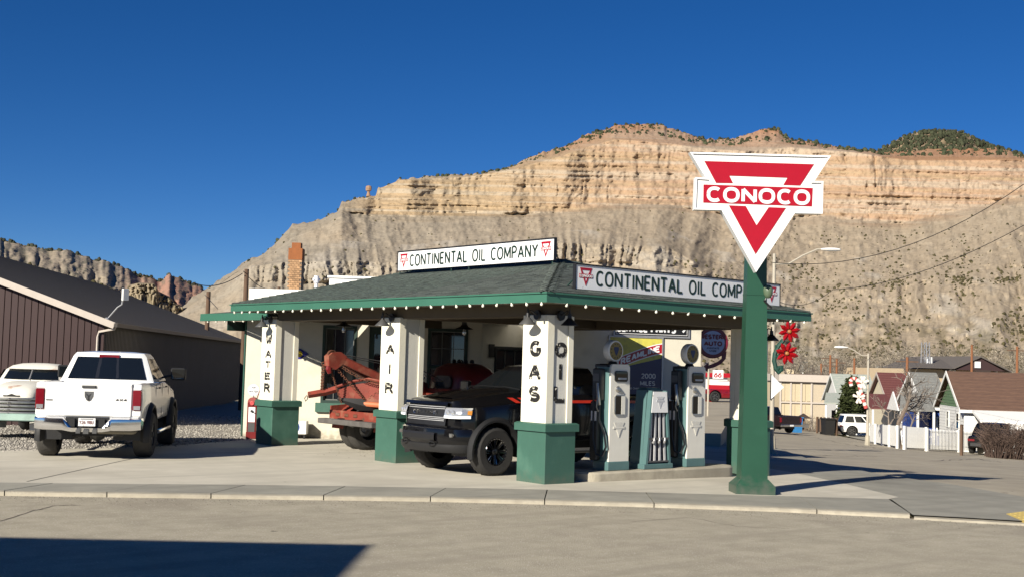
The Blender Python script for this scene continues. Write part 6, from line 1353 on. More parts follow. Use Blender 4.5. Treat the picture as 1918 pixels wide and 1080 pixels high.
    chain(hd+V(-.2, .12, -.1), V(-1.25, .64, 1.38), .06, 16, .016); chain(hd+V(.02, -.05, -.2), V(-.5, .0, 1.2), .02, 20, .011); chain(hd+V(.05, 0, -.1), V(-.15, -.5, 1.52), .10, 22, .011); chain(hd+V(-.05, 0, -.3), V(-.9, .35, 1.1), .02, 18, .009); chain(V(-.2, -.35, 1.5), V(-.6, .2, 1.1), .04, 14, .01)
    # cab with small oval rear window, seen past the AIR pillar
    q = MB(); rows = []
    for z, w, x0, x1 in ((.85, .86, 1.75, 3.2), (1.35, .88, 1.72, 3.25), (1.7, .82, 1.74, 3.0), (1.95, .70, 1.84, 2.75), (2.06, .48, 2.0, 2.6), (2.09, .2, 2.1, 2.5)):
        rows.append([((x0+x1)/2+(x1-x0)/2*math.copysign(abs(math.cos(a))**.5, math.cos(a)), w*math.copysign(abs(math.sin(a))**.5, math.sin(a)), z) for a in [2*math.pi*k/28 for k in range(28)]])
    q.grid(rows, closed=True); q.f.append(list(range(5*28, 6*28))); q.fi.append(0); cb = q.build('cab', M['darkred'], t, smooth=60)
    q = MB(frame((1.72, 0, 1.62), (0, -1, 0), (0, 0, 1), (-1, 0, 0))); q.prism(roundrect(-.30, -.12, .30, .13, .11), -.08, .012); q.build('rear_window', mat('pale_pane', (.05, .065, .065), .1), cb)
    q = MB(frame((1.71, 0, 1.62), (0, -1, 0), (0, 0, 1), (-1, 0, 0))); rr = roundrect(-.33, -.15, .33, .16, .13); r2 = roundrect(-.295, -.115, .295, .125, .11); q.grid([[(*a, .018) for a in rr]+[(*rr[0], .018)], [(*a, .018) for a in r2]+[(*r2[0], .018)]]); q.build('window_seal', M['black'], cb)
    q = MB(); q.tube([(3.0, 0, 1.3), (3.6, 0, 1.3), (4.3, 0, 1.2), (4.55, 0, 1.1)], [.5, .48, .4, .3], 16); q.build('hood', M['darkred'], t, smooth=True)
    for i, y in enumerate((-.4, -.15, .1, .3)): q = MB(Matrix.Translation((2.25, y, 2.09))); q.lathe([(0, 0), (.05, 0), (.06, .03), (.04, .08), (0, .09)], 10); q.build('roof_lamp', M['black'], cb, smooth=True)
    q = MB(frame((1.65, .78, 1.72), (0, -1, 0), (0, 0, 1), (-1, 0, 0))); q.lathe([(0, .03), (.06, .025), (.075, 0), (.05, -.05), (0, -.07)], 14); q.build('work_lamp', M['lamp_clear'], t, smooth=True)
    q = MB(); q.prism([(1.25, .0), (1.55, .0), (1.55, .25), (1.42, .30)], -.3, .3, frame((0, .7, 1.32), (1, 0, 0), (0, 0, 1), (0, -1, 0))); q.tube([(1.5, .9, 1.45), (1.5, -.9, 1.45)], .03, 6); q.build('headache_rack', red, t, kind='stuff')
    for s in (1, -1):
        for y, x in ((.98, 0), (.66, 0), (.85, wb)): add_wheel(t, x, s*y, R, R, .24, .26, 'red' if y > .7 else 'plain', .006, tm=M['tyredust'], cache=WC)
        q = MB(); q.grid([[(wb+.62*math.cos(math.radians(a_)), s*y_, R+.62*math.sin(math.radians(a_))) for y_ in (.5, 1.0)] for a_ in range(0, 181, 15)]); q.build('front_fender', M['darkred'], t, smooth=True)
tow_truck()
# ------------------------------------------------------------------ old rounded pickup at the left edge
def vintage():
    M['patina'] = wear(wear(mat('chalky_white_patina', (.66, .64, .57), .5, var=.05, scale=2), (.40, .22, .14), .60, .70, 2.2), (.35, .42, .36), .62, .72, 1.3)
    M['mint'] = mat('mint_green_paint', (.28, .40, .35), .5, var=.2, scale=3)
    t = thing('vintage_pickup', 'old rounded pickup with chalky white patina and five-bar grille at the left edge', 'vintage pickup', (-4.05, 14.45, 0), rz=math.atan2(-.8, -.6))  # origin under the front of the cab
    z = lambda *k: k
    def se(x, w, z0, z1, p=.55, n=26): return [(x, w*math.copysign(abs(math.cos(a))**p, math.cos(a)), (z0+z1)/2+(z1-z0)/2*math.copysign(abs(math.sin(a))**p, math.sin(a))) for a in [2*math.pi*k/n for k in range(n)]]
    q = MB(); q.grid([se(-.1, .74, .55, 1.34), se(.2, .70, .55, 1.34), se(.7, .60, .56, 1.30), se(1.05, .52, .58, 1.22), se(1.2, .46, .6, 1.12), se(1.25, .36, .66, 1.02)], closed=True); k = 26; q.f.append(list(range(5*k, 6*k))); q.fi.append(0); hd = q.build('hood', M['patina'], t, smooth=60)
    q = MB(); q.bbox((1.235, -.20, .985), (1.262, .20, 1.02), .008); q.prism([(-.1, 0), (.1, 0), (.0, .035)], 0, .012, frame((1.25, 0, 1.02), (0, 1, 0), (0, 0, 1), (1, 0, 0))); q.build('hood_badge', M['black'], hd)
    q = MB(); rows = []
    for zz, w, x0, x1 in ((.6, .80, -1.35, .05), (1.25, .86, -1.4, .08), (1.36, .84, -1.4, .05), (1.60, .75, -1.33, -.16), (1.70, .62, -1.2, -.3), (1.755, .40, -1.0, -.45), (1.77, .15, -.8, -.55)):
        rows.append([((x0+x1)/2+(x1-x0)/2*math.copysign(abs(math.cos(a))**.42, math.cos(a)), w*math.copysign(abs(math.sin(a))**.55, math.sin(a)), zz) for a in [2*math.pi*k/32 for k in range(32)]])
    q.grid(rows, closed=True); q.f.append(list(range(6*32, 7*32))); q.fi.append(0); cb = q.build('cab', M['patina'], t, smooth=60)
    def ws(v, u, o=.02): # windshield surface: v across -1..1, u up 0..1
        zz = 1.375+.235*u; w = .84-.09*u-.03; x1 = .05-.21*u; x0 = -1.4+.07*u; a = math.asin(min(1, abs(v)**1.8*.93)); return ((x0+x1)/2+(x1-x0)/2*math.cos(a)**.42+o, v*w*.93, zz)
    for s in (1, -1): q = MB(); vs = [s*v for v in (.035, .3, .55, .75, .88)]; q.grid([[ws(v, u) for v in vs] for u in (0, .35, .7, 1)]); q.build('windshield', M['carglass'], cb, smooth=True)
    q = MB(); q.tube([ws(0, -.05, .02), ws(0, 1.05, .02)], .014, 5); q.build('windshield_divider', M['steel'], cb)
    q = MB(); q.grid([[ws(v, 1.0, .02) for v in (-.9, -.5, 0, .5, .9)], [ws(v, 1.06, .10) for v in (-.9, -.5, 0, .5, .9)]]); q.build('visor', M['patina'], cb, smooth=True)
    for s in (1, -1):
        q = MB(); q.grid([[(-.25, s*.855, 1.36), (-.95, s*.87, 1.36)], [(-.32, s*.765, 1.60), (-.95, s*.77, 1.60)]]); q.build('side_window', M['carglass'], cb)
        q = MB(); rows = []
        for a_ in range(-20, 201, 20):
            c_, s_ = math.cos(math.radians(a_)), math.sin(math.radians(a_)); rows.append([(.72+c_*.46, s*.42, .38+s_*.52), (.72+c_*.50, s*.60, .40+s_*.58), (.72+c_*.50, s*.82, .40+s_*.56), (.72+c_*.46, s*.95, .38+s_*.48), (.72+c_*.42, s*.97, .38+s_*.40)])
        q.grid(rows); q.build('front_fender', M['patina'], t, smooth=60)
        q = MB(frame((1.16, s*.76, .72), (0, 1, 0), (0, 0, 1), (1, 0, 0))); q.lathe([(.115, -.2), (.12, 0), (.10, .03), (.06, .05), (0, .055)], 18); q.build('headlight', M['chrome'], t, smooth=True)
        q = MB(); rows = []
        for a_ in range(-10, 191, 20):
            c_, s_ = math.cos(math.radians(a_)), math.sin(math.radians(a_)); rows.append([(-2.2+c_*.5, s*.6, .38+s_*.5), (-2.2+c_*.5, s*.9, .38+s_*.46), (-2.2+c_*.46, s*.95, .36+s_*.4)])
        q.grid(rows); q.build('rear_fender', M['patina'], t, smooth=60)
        add_wheel(t, .72, s*.78, .38, .38, .2, .22, 'plain', cache=WC); add_wheel(t, -2.2, s*.78, .38, .38, .2, .22, 'plain', cache=WC)
    for i in range(5):
        zz = .94-.082*i; w = .60+.05*i; q = MB(); vs = [-1, -.9, -.6, -.2, .2, .6, .9, 1]; X = lambda v, o: 1.33+.022*i-.16*abs(v)**2.6+o
        q.grid([[(X(v, -.03), v*w, zz+.03) for v in vs], [(X(v, .012), v*w, zz+.028) for v in vs], [(X(v, .03), v*w, zz) for v in vs], [(X(v, .012), v*w, zz-.028) for v in vs], [(X(v, -.03), v*w, zz-.03) for v in vs]]); q.build('grille_bar', M['chrome_dull'] if i % 1 == 0 else M['patina'], t, smooth=True)
        q = MB(); q.bbox((X(0, .03), -.025, zz-.014), (X(0, .045), .025, zz+.014), .004); q.build('bar_stud', M['chrome'], t)
    q = MB(); q.grid([[(1.24-.16*abs(v)**2.6, v*.66, .98) for v in (-1, -.6, 0, .6, 1)], [(1.36-.16*abs(v)**2.6, v*.8, .56) for v in (-1, -.6, 0, .6, 1)]]); q.build('grille_back', M['black'], t)
    q = MB(); q.bbox((1.52, -.98, .44), (1.60, .98, .60), .02); q.build('front_bumper', M['mint'], t); q = MB(); q.grid([[(1.15, y, .62) for y in (-.7, 0, .7)], [(1.52, y, .60) for y in (-.8, 0, .8)]]); q.build('splash_pan', M['mint'], t)
    q = MB(); q.box((-3.0, -.72, .62), (-1.45, .72, .66)); q.box((-3.0, -.76, .62), (-1.45, -.72, 1.1)); q.box((-3.0, .72, .62), (-1.45, .76, 1.1)); q.box((-1.45, -.76, .62), (-1.41, .76, 1.15)); q.box((-3.04, -.76, .62), (-3.0, .76, 1.1)); q.build('bed', M['patina'], t)
    q = MB(); q.box((-2.9, -.35, .4), (1.1, .35, .6)); q.build('chassis', M['black'], t)
    for s in (1, -1): q = MB(); q.tube([(.0, s*.86, 1.2), (.1, s*1.12, 1.30)], .012, 5); q.bbox((.06, min(s*1.06, s*1.20), 1.16), (.12, max(s*1.06, s*1.20), 1.46), .02); q.build('side_mirror', M['chrome_dull'], t)
vintage()
# ------------------------------------------------------------------ metal building on the left
def barn():
    c = P(197, 597, 34); A = Vector((.553, .833, 0)).normalized(); Gd = Vector((-A.y, A.x, 0)); C0 = Vector((c.x, c.y, 0)); ze = c.z; L = 37; HW = 8.2; pitch = .36
    t = thing('metal_building', 'long low metal building with maroon gable end, ribbed dark side wall and grey-brown roof', 'building', C0)
    # gable wall: vertical panels from the corner to the left
    F = frame((0, 0, 0), Gd, (0, 0, 1), A); back = lambda: None; n = 0; x = .0; proto = None
    w = .182
    while x < 2*HW:
        zt = ze-.16+pitch*min(x+w/2, 2*HW-x-w/2); q = MB(F); zl = ze-.16+pitch*min(x, 2*HW-x); zr_ = ze-.16+pitch*min(x+w, 2*HW-x-w)
        if x < 7:
            r = -.0-random.random()*.004; vs = [(x+.012, -.3, r-.0), (x+w-.012, -.3, r), (x+w, -.3, .03), (x, -.3, .03)]
            q.add([(a, b, -cc) if False else (a, b, cc) for a, b, cc in vs]+[(vs[0][0], zl, vs[0][2]), (vs[1][0], zr_, vs[1][2]), (vs[2][0], zr_, .03), (vs[3][0], zl, .03)], [(0, 1, 5, 4), (1, 2, 6, 5), (3, 0, 4, 7)]); q.build('panel', M['maroon'], t)
            x += w
        else:
            q.add([(x, -.3, 0), (2*HW, -.3, 0), (2*HW, ze-.16, 0), (HW, ze-.16+pitch*HW, 0), (x, zl, 0)], [(0, 1, 2, 3, 4)]); q.build('gable_wall', M['maroon'], t); break
    # ribbed side wall
    F2 = frame((0, 0, 0), A, (0, 0, 1), -Gd); q = MB(F2); prof = []; x = .0
    while x < L: prof += [(x, 0), (x+.10, 0), (x+.125, .035), (x+.175, .035), (x+.20, 0)]; x += .20
    q.grid([[(a, -.4, b) for a, b in prof], [(a, ze-.12, b) for a, b in prof]]); q.build('ribbed_wall', M['brownmetal'], t, kind='stuff')
    # roof slopes with eave overhang
    ov = .30; q = MB(); u = Vector((0, 0, 1))
    def rp(g, a, z): return Gd*g+A*a+u*z
    e0 = -ov; q.add([rp(e0, -.25, ze+pitch*e0), rp(e0, L+.2, ze+pitch*e0), rp(HW, L+.2, ze+pitch*HW), rp(HW, -.25, ze+pitch*HW)], [(0, 1, 2, 3)]); q.add([rp(2*HW+ov, -.25, ze+pitch*e0), rp(2*HW+ov, L+.2, ze+pitch*e0), rp(HW, L+.2, ze+pitch*HW), rp(HW, -.25, ze+pitch*HW)], [(0, 1, 2, 3)])
    q.add([rp(0, L, -.3), rp(2*HW, L, -.3), rp(2*HW, L, ze), rp(HW, L, ze+pitch*HW-.1), rp(0, L, ze)], [(0, 1, 2, 3, 4)]); q.build('roof', M['brownroof'], t)
    q = MB()
    for i in range(60): # course lines
        g = -ov+i*(HW+ov)/60; z0 = ze+pitch*g; q.add([rp(g, -.25, z0+.004), rp(g, L+.2, z0+.004), rp(g, L+.2, z0+.016), rp(g, -.25, z0+.016), rp(g+.14, -.25, z0+pitch*.14+.004), rp(g+.14, L+.2, z0+pitch*.14+.004)], [(0, 1, 2, 3), (3, 2, 5, 4)])
    q.build('shingle_courses', M['brownroof'], t, kind='stuff')
    d = (rp(HW, 0, pitch*HW)-rp(-ov, 0, -pitch*ov)).normalized(); 
    q = MB(); a = rp(-ov-.03, -.30, ze-pitch*ov-.012); b = rp(HW, -.30, ze+pitch*HW); nn = d.cross(A).normalized(); nn = nn if nn.z > 0 else -nn
    q.add([a-nn*.15, b-nn*.15, b+nn*.03, a+nn*.03, a-nn*.15+A*.05, b-nn*.15+A*.05, b+nn*.03+A*.05, a+nn*.03+A*.05], BF); q.build('rake_trim', M['trim'], t)
    q = MB(); q.box((-.30, ze-.22, .30), (L+.2, ze-.10, .40), F2); q.build('gutter', M['brownmetal'], t)
    q = MB(F2); q.tube([(-.22, ze-.2, .34), (-.16, ze-.27, .30), (-.05, ze-.36, -.14), (-.05, ze-.50, -.17), (-.05, .1, -.17)], .035, 6); q.build('downspout', M['trim'], t, smooth=True)
    an = thing('roof_antenna', 'small white dish antenna on a bent bracket at the metal building eave', 'antenna', C0+rp(.0, .25, ze+.0)); q = MB(); a = V(0, 0, 0); q.tube([a, RT*.28+u*.34, RT*.40+u*.42, RT*.42+u*.62], .022, 6); q.lathe([(0, 0), (.06, 0), (.05, .05), (0, .06)], 8); q.build('bracket', M['steel'], an, smooth=True)
    q = MB(frame(RT*.48+u*.70, (RT*.35+FW*.9).normalized(), u, RT)); q.bbox((-.12, -.17, -.03), (.12, .17, .03), .01); q.build('dish', M['whitepaint'], an)
    g0 = C0+Gd*3+A*(-.3)
barn()
print('p8')
# ------------------------------------------------------------------ the side street: houses, cars, fences
RF = Vector((RT.x, RT.y, 0)).normalized(); FF = Vector((FW.x, FW.y, 0)).normalized()
def zat(px, py, dep): return P(px, py, dep).z
M['siding'] = mat('white_siding', (.72, .71, .68), .6, var=.06); M['greensiding'] = mat('green_siding', (.10, .17, .085), .7); M['creamboard'] = mat('cream_board', (.62, .55, .40), .7); M['bluewall'] = wear(mat('deep_blue_wall', (.015, .045, .22), .6, var=.15), (.02, .08, .34), .5, .7, 1.5)
M['roofbrown'] = mat('brown_shingle_roof', (.135, .075, .050), .9, col2=(.10, .055, .038), mix=(.35, .65), scale=6, stretch=(.4, 1, 2)); M['roofgrey'] = mat('grey_shingle_roof', (.17, .17, .16), .9, col2=(.25, .25, .23), mix=(.5, .7), scale=5, bump=.3)
M['roofred'] = mat('maroon_metal_roof', (.13, .045, .04), .6); M['roofmint'] = mat('pale_green_roof', (.30, .34, .30), .85, col2=(.36, .37, .33), mix=(.4, .6), scale=4); M['tanmetal'] = mat('tan_metal', (.52, .43, .29), .6, var=.06); M['darktrim'] = mat('dark_brown_trim', (.05, .035, .028), .6)
M['stucco2'] = mat('tan_stucco', (.46, .36, .24), .85); M['bark'] = mat('bark', (.16, .12, .09), .9, var=.3, scale=4); M['twig'] = mat('bare_twig', (.20, .165, .135), .9, var=.3); M['evergreen'] = attr_mat('cedar_leaf', var=.3, scale=3, bump=0)
def siding(q, F, x0, x1, z0, z1, hole=None, h=.16):
    z = z0
    while z < z1-.01:
        zz = min(z+h, z1); q.add([(x0, z, .0), (x1, z, .0), (x1, z, .022), (x0, z, .022), (x0, zz, 0), (x1, zz, 0), (x1, zz, .006), (x0, zz, .006)], BF, F); z += h
def house(label, dep, pxl, pxr, yr, ye, rot, Wd, wallm, roofm, gablem, trim=None, wins=(), ov=.28, name='house', gable_off=0, cat='house', chim=None, sid=True):
    """ridge runs along the picture; the near eave from column pxl to pxr at the given depth, left gable end in view"""
    O = gp(pxl, dep); ex = (RF*math.cos(rot)+FF*math.sin(rot)).normalized(); ey = Vector((-ex.y, ex.x, 0)); u = Vector((0, 0, 1)); L = (pxr-pxl)*dep/FOC/math.cos(rot)
    zb = -.6; ze = zat((pxl+pxr)/2, ye, dep)-O.z; zr = zat((pxl+pxr)/2, yr, dep+Wd/2)-O.z
    t = thing(name, label, cat, O, rz=math.atan2(ex.y, ex.x)); trim = trim or M['whitepaint']
    # local: x along, y away, z up
    q = MB(); q.box((0, 0, zb), (L, Wd, ze)); q.build('wall', wallm, t)
    q = MB(frame((0, 0, 0), (0, 1, 0), (0, 0, 1), (1, 0, 0))); q.prism([(0, ze+.002), (Wd, ze+.002), (Wd/2, zr-.08)], .0, .12); q.prism([(0, ze+.002), (Wd, ze+.002), (Wd/2, zr-.08)], L-.12, L); q.build('gable', gablem, t, kind='stuff')
    if sid:
        q = MB(); siding(q, frame((0, 0, 0), (0, -1, 0), (0, 0, 1), (-1, 0, 0)), -Wd, 0, .2, ze); siding(q, frame((0, 0, 0), (1, 0, 0), (0, 0, 1), (0, -1, 0)), 0, L, .2, ze); q.build('siding', wallm, t, kind='stuff')
        q = MB(); n = int((zr-ze)/.16); 
        for i in range(n): a = i/n; w = Wd*(1-a)-.2; siding(q, frame((0, 0, 0), (0, -1, 0), (0, 0, 1), (-1, 0, 0)), -Wd/2-w/2, -Wd/2+w/2, ze+i*.16, ze+i*.16+.15)
        q.build('gable_boards', gablem, t, kind='stuff')
    sl = (zr-ze)/(Wd/2)
    for s in (0, 1):
        q = MB(); y0, y1 = (-ov, Wd/2) if s == 0 else (Wd+ov, Wd/2); za = ze-ov*sl
        q.add([(-ov, y0, za), (L+ov, y0, za), (L+ov, y1, zr), (-ov, y1, zr), (-ov, y0, za+.09), (L+ov, y0, za+.09), (L+ov, y1, zr+.09), (-ov, y1, zr+.09)], BF); n = int(Wd/2/.3)
        for i in range(n):
            a, b = i/n, (i+1)/n; ya, yb = y0+(y1-y0)*a, y0+(y1-y0)*b; z1_, z2_ = za+(zr-za)*a, za+(zr-za)*b
            q.add([(-ov, ya, z1_+.09), (L+ov, ya, z1_+.09), (L+ov, ya, z1_+.118), (-ov, ya, z1_+.118), (L+ov, yb, z2_+.093), (-ov, yb, z2_+.093)], [(0, 1, 2, 3), (3, 2, 4, 5)])
        q.build('roof', roofm, t)
    for s in (0, 1): # barge boards on the left gable
        q = MB(); y0, y1 = (-ov, Wd/2) if s == 0 else (Wd+ov, Wd/2); za = ze-ov*sl; q.add([(-ov-.04, y0, za-.10), (-ov-.005, y0, za-.10), (-ov-.005, y1, zr-.10), (-ov-.04, y1, zr-.10), (-ov-.04, y0, za+.11), (-ov-.005, y0, za+.11), (-ov-.005, y1, zr+.11), (-ov-.04, y1, zr+.11)], BF); q.build('barge_board', trim, t)
    q = MB(); q.box((-ov, -ov-.03, ze-ov*sl-.08), (L+ov, -ov-.004, ze-ov*sl+.07)); q.build('eave_board', trim, t)
    for side, a0, a1, b0, b1 in wins:
        F = frame((0, 0, 0), (1, 0, 0), (0, 0, 1), (0, -1, 0)) if side == 'f' else frame((0, 0, 0), (0, -1, 0), (0, 0, 1), (-1, 0, 0))
        if side == 'l': a0, a1 = -a1, -a0
        q = MB(F); w = .07; q.box((a0, b0, .0), (a0+w, b1, .05)); q.box((a1-w, b0, 0), (a1, b1, .05)); q.box((a0+w, b0, 0), (a1-w, b0+w, .05)); q.box((a0+w, b1-w, 0), (a1-w, b1, .05)); q.box((a0+w, (b0+b1)/2-.025, 0), (a1-w, (b0+b1)/2+.025, .045)); f = q.build('window', M['whitepaint'], t); box('pane', (a0+w, b0+w, .024), (a1-w, b1-w, .034), M['glass'], f, m=F)
    return t, L, ze, zr, ex, ey, O
r_ = math.radians
t, L, ze, zr, ex, ey, O = house('white house with brown roof, green boarded gable end and white porch awning', 62, 1807, 2010, 701, 766, r_(-9), 6.6, M['siding'], M['roofbrown'], M['greensiding'], wins=(('l', 1.2, 2.0, 1.0, 1.9), ('l', 3.8, 4.6, 1.0, 1.9), ('f', .9, 2.0, .9, 1.9)))
q = MB(); q.add([(.3, -2.2, ze-.62), (6, -2.2, ze-.62), (6, -.3, ze-.2), (.3, -.3, ze-.2), (.3, -2.2, ze-.50), (6, -2.2, ze-.50), (6, -.3, ze-.08), (.3, -.3, ze-.08)], BF); q.box((.3, -2.24, ze-.86), (6, -2.201, ze-.50)); aw = q.build('porch_awning', M['whitepaint'], t)
q = MB(); 
for x in np.arange(.5, 5.8, .3): q.box((x, -2.25, ze-.93), (x+.2, -2.205, ze-.865))
q.build('awning_scallop', M['whitepaint'], t, kind='stuff')
for x in (1.6, 2.6, 3.9): q = MB(); q.box((x, -2.15, -.3), (x+.12, -2.03, ze-.62)); q.build('porch_post', M['whitepaint'], t)
q = MB(); q.box((2.8, -2.1, .0), (6, -2.0, .62)); q.build('porch_wall', M['whitepaint'], t)
t, L, ze, zr, ex, ey, O = house('blue-walled house with grey shingle roof and steep white trimmed gable', 72, 1738, 1772, 700, 760, r_(-6), 7.5, M['bluewall'], M['roofgrey'], M['siding'], wins=(('f', .5, 1.15, .6, 1.7),), sid=False)
q = MB(); zz = zat(1700, 768, 71)-O.z; zt_ = zat(1690, 737, 71)-O.z
q.add([(-2.0, -1.8, zz), (.0, -1.8, zz), (.0, .2, zt_), (-1.5, .2, zt_), (-2.0, -1.8, zz+.1), (.0, -1.8, zz+.1), (0, .2, zt_+.1), (-1.5, .2, zt_+.1)], BF); q.build('porch_roof', M['roofgrey'], t)
q = MB(frame((-2.05, 0, 0), (0, -1, 0), (0, 0, 1), (-1, 0, 0))); q.prism([(-1.3, zz), (1.9, zz), (.3, zt_+.12)], -.03, .05); q.build('porch_gable', M['siding'], t)
for x in (-1.95, -1.0, -.1): q = MB(); q.box((x, -1.75, -.3), (x+.12, -1.63, zz)); q.build('porch_post', M['whitepaint'], t)
q = MB(); q.box((-2.0, -1.78, .55), (0, -1.72, .62)); q.box((-2.0, -1.78, .1), (0, -1.72, .15)); q.build('porch_rail', M['whitepaint'], t, kind='stuff')
t, L, ze, zr, ex, ey, O = house('cream house with maroon metal roof and low maroon porch roof', 84, 1672, 1712, 700, 758, r_(-6), 8.5, M['creamboard'], M['roofred'], M['creamboard'], trim=M['trim'], sid=False)
q = MB(); zz = zat(1645, 765, 82)-O.z; zt_ = zat(1645, 739, 84)-O.z
q.add([(-1.9, -2.4, zz), (.1, -2.4, zz), (-.4, .4, zt_), (-1.9, .4, zt_), (-1.9, -2.4, zz+.08), (.1, -2.4, zz+.08), (-.4, .4, zt_+.08), (-1.9, .4, zt_+.08)], BF); q.build('porch_roof', M['roofred'], t); q = MB(); q.box((-1.8, -2.35, -.3), (-1.68, -2.23, zz)); q.build('porch_post', M['whitepaint'], t); q = MB(); q.box((-1.9, -2.0, -.2), (-.1, -1.95, .5)); q.build('porch_wall', M['darktrim'], t)
t, L, ze, zr, ex, ey, O = house('white house with pale green-grey roof and small front porch near the cedar', 104, 1578, 1640, 702, 752, r_(-6), 9.5, M['siding'], M['roofmint'], M['siding'], sid=False)
q = MB(); zz = zat(1555, 756, 101)-O.z; zt_ = zat(1555, 737, 104)-O.z
q.add([(-1.9, -2.6, zz), (.1, -2.6, zz), (-.3, .4, zt_), (-1.3, .4, zt_), (-1.9, -2.6, zz+.12), (.1, -2.6, zz+.12), (-.3, .4, zt_+.12), (-1.3, .4, zt_+.12)], BF); q.build('porch_roof', M['roofmint'], t)
for x in (-1.8, -.9, 0): q = MB(); q.box((x, -2.5, -.3), (x+.14, -2.36, zz)); q.build('porch_post', M['whitepaint'], t)
q = MB(); q.box((-1.0, -.9, -.2), (-.2, -.8, 2.0)); q.build('door', M['darktrim'], t)
# tan storage building with two rows of doors
def shed():
    D = 128; O = gp(1462, D); t = thing('storage_building', 'long tan metal building with two rows of tall vertical doors and a flat brown roofline', 'building', O, rz=math.atan2(RF.y, RF.x)); k = D/FOC
    zt = zat(1500, 714, D)-O.z; zm = zat(1500, 752, D)-O.z; W1 = (1520-1462)*k; W2 = (1556-1462)*k
    q = MB(); q.box((0, 0, -1), (W2, 9, zt)); q.build('wall', M['tanmetal'], t); q = MB(); q.box((-.2, -.25, zt), (W2+.2, 9.2, zt+.75)); q.build('roof', M['trim'], t)
    q = MB(); q.box((-.2, -.28, zt-.08), (W2+.2, -.01, zt-.001)); q.build('fascia', M['darktrim'], t)
    for r in range(2):
        for i in range(6):
            w = W1/6; x0 = w*i+.06; z0, z1 = (-.3, zm-.25) if r == 0 else (zm+.1, zt-.25); q = MB(); q.bbox((x0, -.06, z0), (x0+w-.14, -.001, z1), .01); q.build('door', M['tanmetal'], t)
    for i in range(0, 7, 2): q = MB(); q.box((W1*i/6-.10, -.16, -.5), (W1*i/6+.08, -.07, zt-.1)); q.build('post', M['trim'], t)
    q = MB(); q.box((0, -.18, zm-.12), (W2, -.075, zm+.02)); q.build('balcony_edge', M['trim'], t)
    q = MB(); 
    for i in range(16): x = W1+.2+i*(W2-W1-.2)/16; q.box((x, -.03, -.5), (x+.03, -.001, zt-.1))
    q.build('rib', M['trim'], t, kind='stuff')
shed()
# big dark brown hall behind the houses
def hall():
    D = 165; k = D/FOC; O = gp(1690, D); t = thing('community_hall', 'large dark brown gabled hall with tan lower walls and a white square sign', 'hall', O, rz=math.atan2(RF.y, RF.x)+r_(8)); Z = lambda y: zat(1800, y, D)-O.z
    x = lambda p: (p-1690)*k; u = 0
    q = MB(); q.box((x(1705), 2, -2), (x(1905), 22, Z(692))); q.build('wall', M['stucco2'], t)
    F = frame((0, 0, 0), (1, 0, 0), (0, 0, 1), (0, -1, 0)); q = MB(F); q.prism([(x(1798), Z(692)), (x(1900), Z(692)), (x(1849), Z(668))], -2, -.5); q.build('gable', mat('hall_brown', (.045, .022, .022), .7), t)
    q = MB(F); q.prism([(x(1786), Z(694)), (x(1849), Z(667)), (x(1912), Z(694)), (x(1912), Z(691.5)), (x(1849), Z(664.5)), (x(1786), Z(691.5))][::-1], -22, -.2); q.build('roof', M['roofgrey'] if False else mat('hall_roof', (.11, .095, .085), .9), t)
    q = MB(); q.add([(x(1690), 0, Z(689)), (x(1795), 0, Z(689)), (x(1835), 10, Z(669)), (x(1752), 10, Z(673)), (x(1690), 0, Z(690)), (x(1795), 0, Z(690)), (x(1835), 10, Z(670)), (x(1752), 10, Z(674))], BF); q.build('side_roof', bpy.data.materials['hall_roof'], t)
    q = MB(F); q.prism([(x(1838), Z(687)), (x(1849), Z(687)), (x(1849), Z(675)), (x(1838), Z(675))], -.49, -.3); q.build('sign_board', M['enamel'], t)
    q = MB(F); q.prism([(x(1830), Z(698)), (x(1858), Z(698)), (x(1860), Z(691)), (x(1828), Z(691))], -.6, 1); q.build('entrance', M['darktrim'], t)
    for p in (1802, 1862, 1888): q = MB(); q.box((x(p), 1.2, -2), (x(p+3), 2, Z(691))); q.build('pillar', M['whitepaint'], t)
hall()
# far small town buildings under the cliffs
tb = [(1446, 1458, 707, 687, 175, 'flat tan block above the storage building', M['tanmetal'], M['trim']), (1462, 1486, 704, 690, 190, 'low buff block left of the tangled antenna mast', M['creamboard'], M['tanmetal']), (1486, 1538, 706, 699, 185, 'long low brick-red roofed block behind the storage building', M['stucco2'], M['roofbrown']),
      (1500, 1512, 684, 676, 290, 'tiny white house under the hillside, left group', M['siding'], M['roofgrey']), (1520, 1536, 690, 683, 270, 'tiny grey roofed house behind the long red roof', M['siding'], M['roofgrey']), (1574, 1592, 668, 662, 330, 'tiny white roofed house high on the slope, centre', M['siding'], M['whitepaint']), (1600, 1612, 672, 665, 330, 'tiny white shed beside the lamp post top', M['siding'], M['whitepaint']),
      (1643, 1660, 694, 684, 240, 'small white house above the maroon roof', M['siding'], M['roofgrey']), (1655, 1670, 672, 664, 320, 'tiny white house on the slope above the maroon roof', M['siding'], M['whitepaint']), (1665, 1680, 698, 690, 215, 'small pale green house between maroon and grey roofs', M['roofmint'], M['roofmint']), (1692, 1712, 674, 667, 300, 'tiny cream house left of the lattice mast', M['creamboard'], M['roofgrey']), (1725, 1744, 680, 672, 280, 'low brown roofed house right of the lattice mast', M['stucco2'], M['roofbrown']),
      (1322, 1362, 744, 700, 100, 'white petrol station kiosk with red stripe seen between the pumps and pillar', M['siding'], M['signred'])]
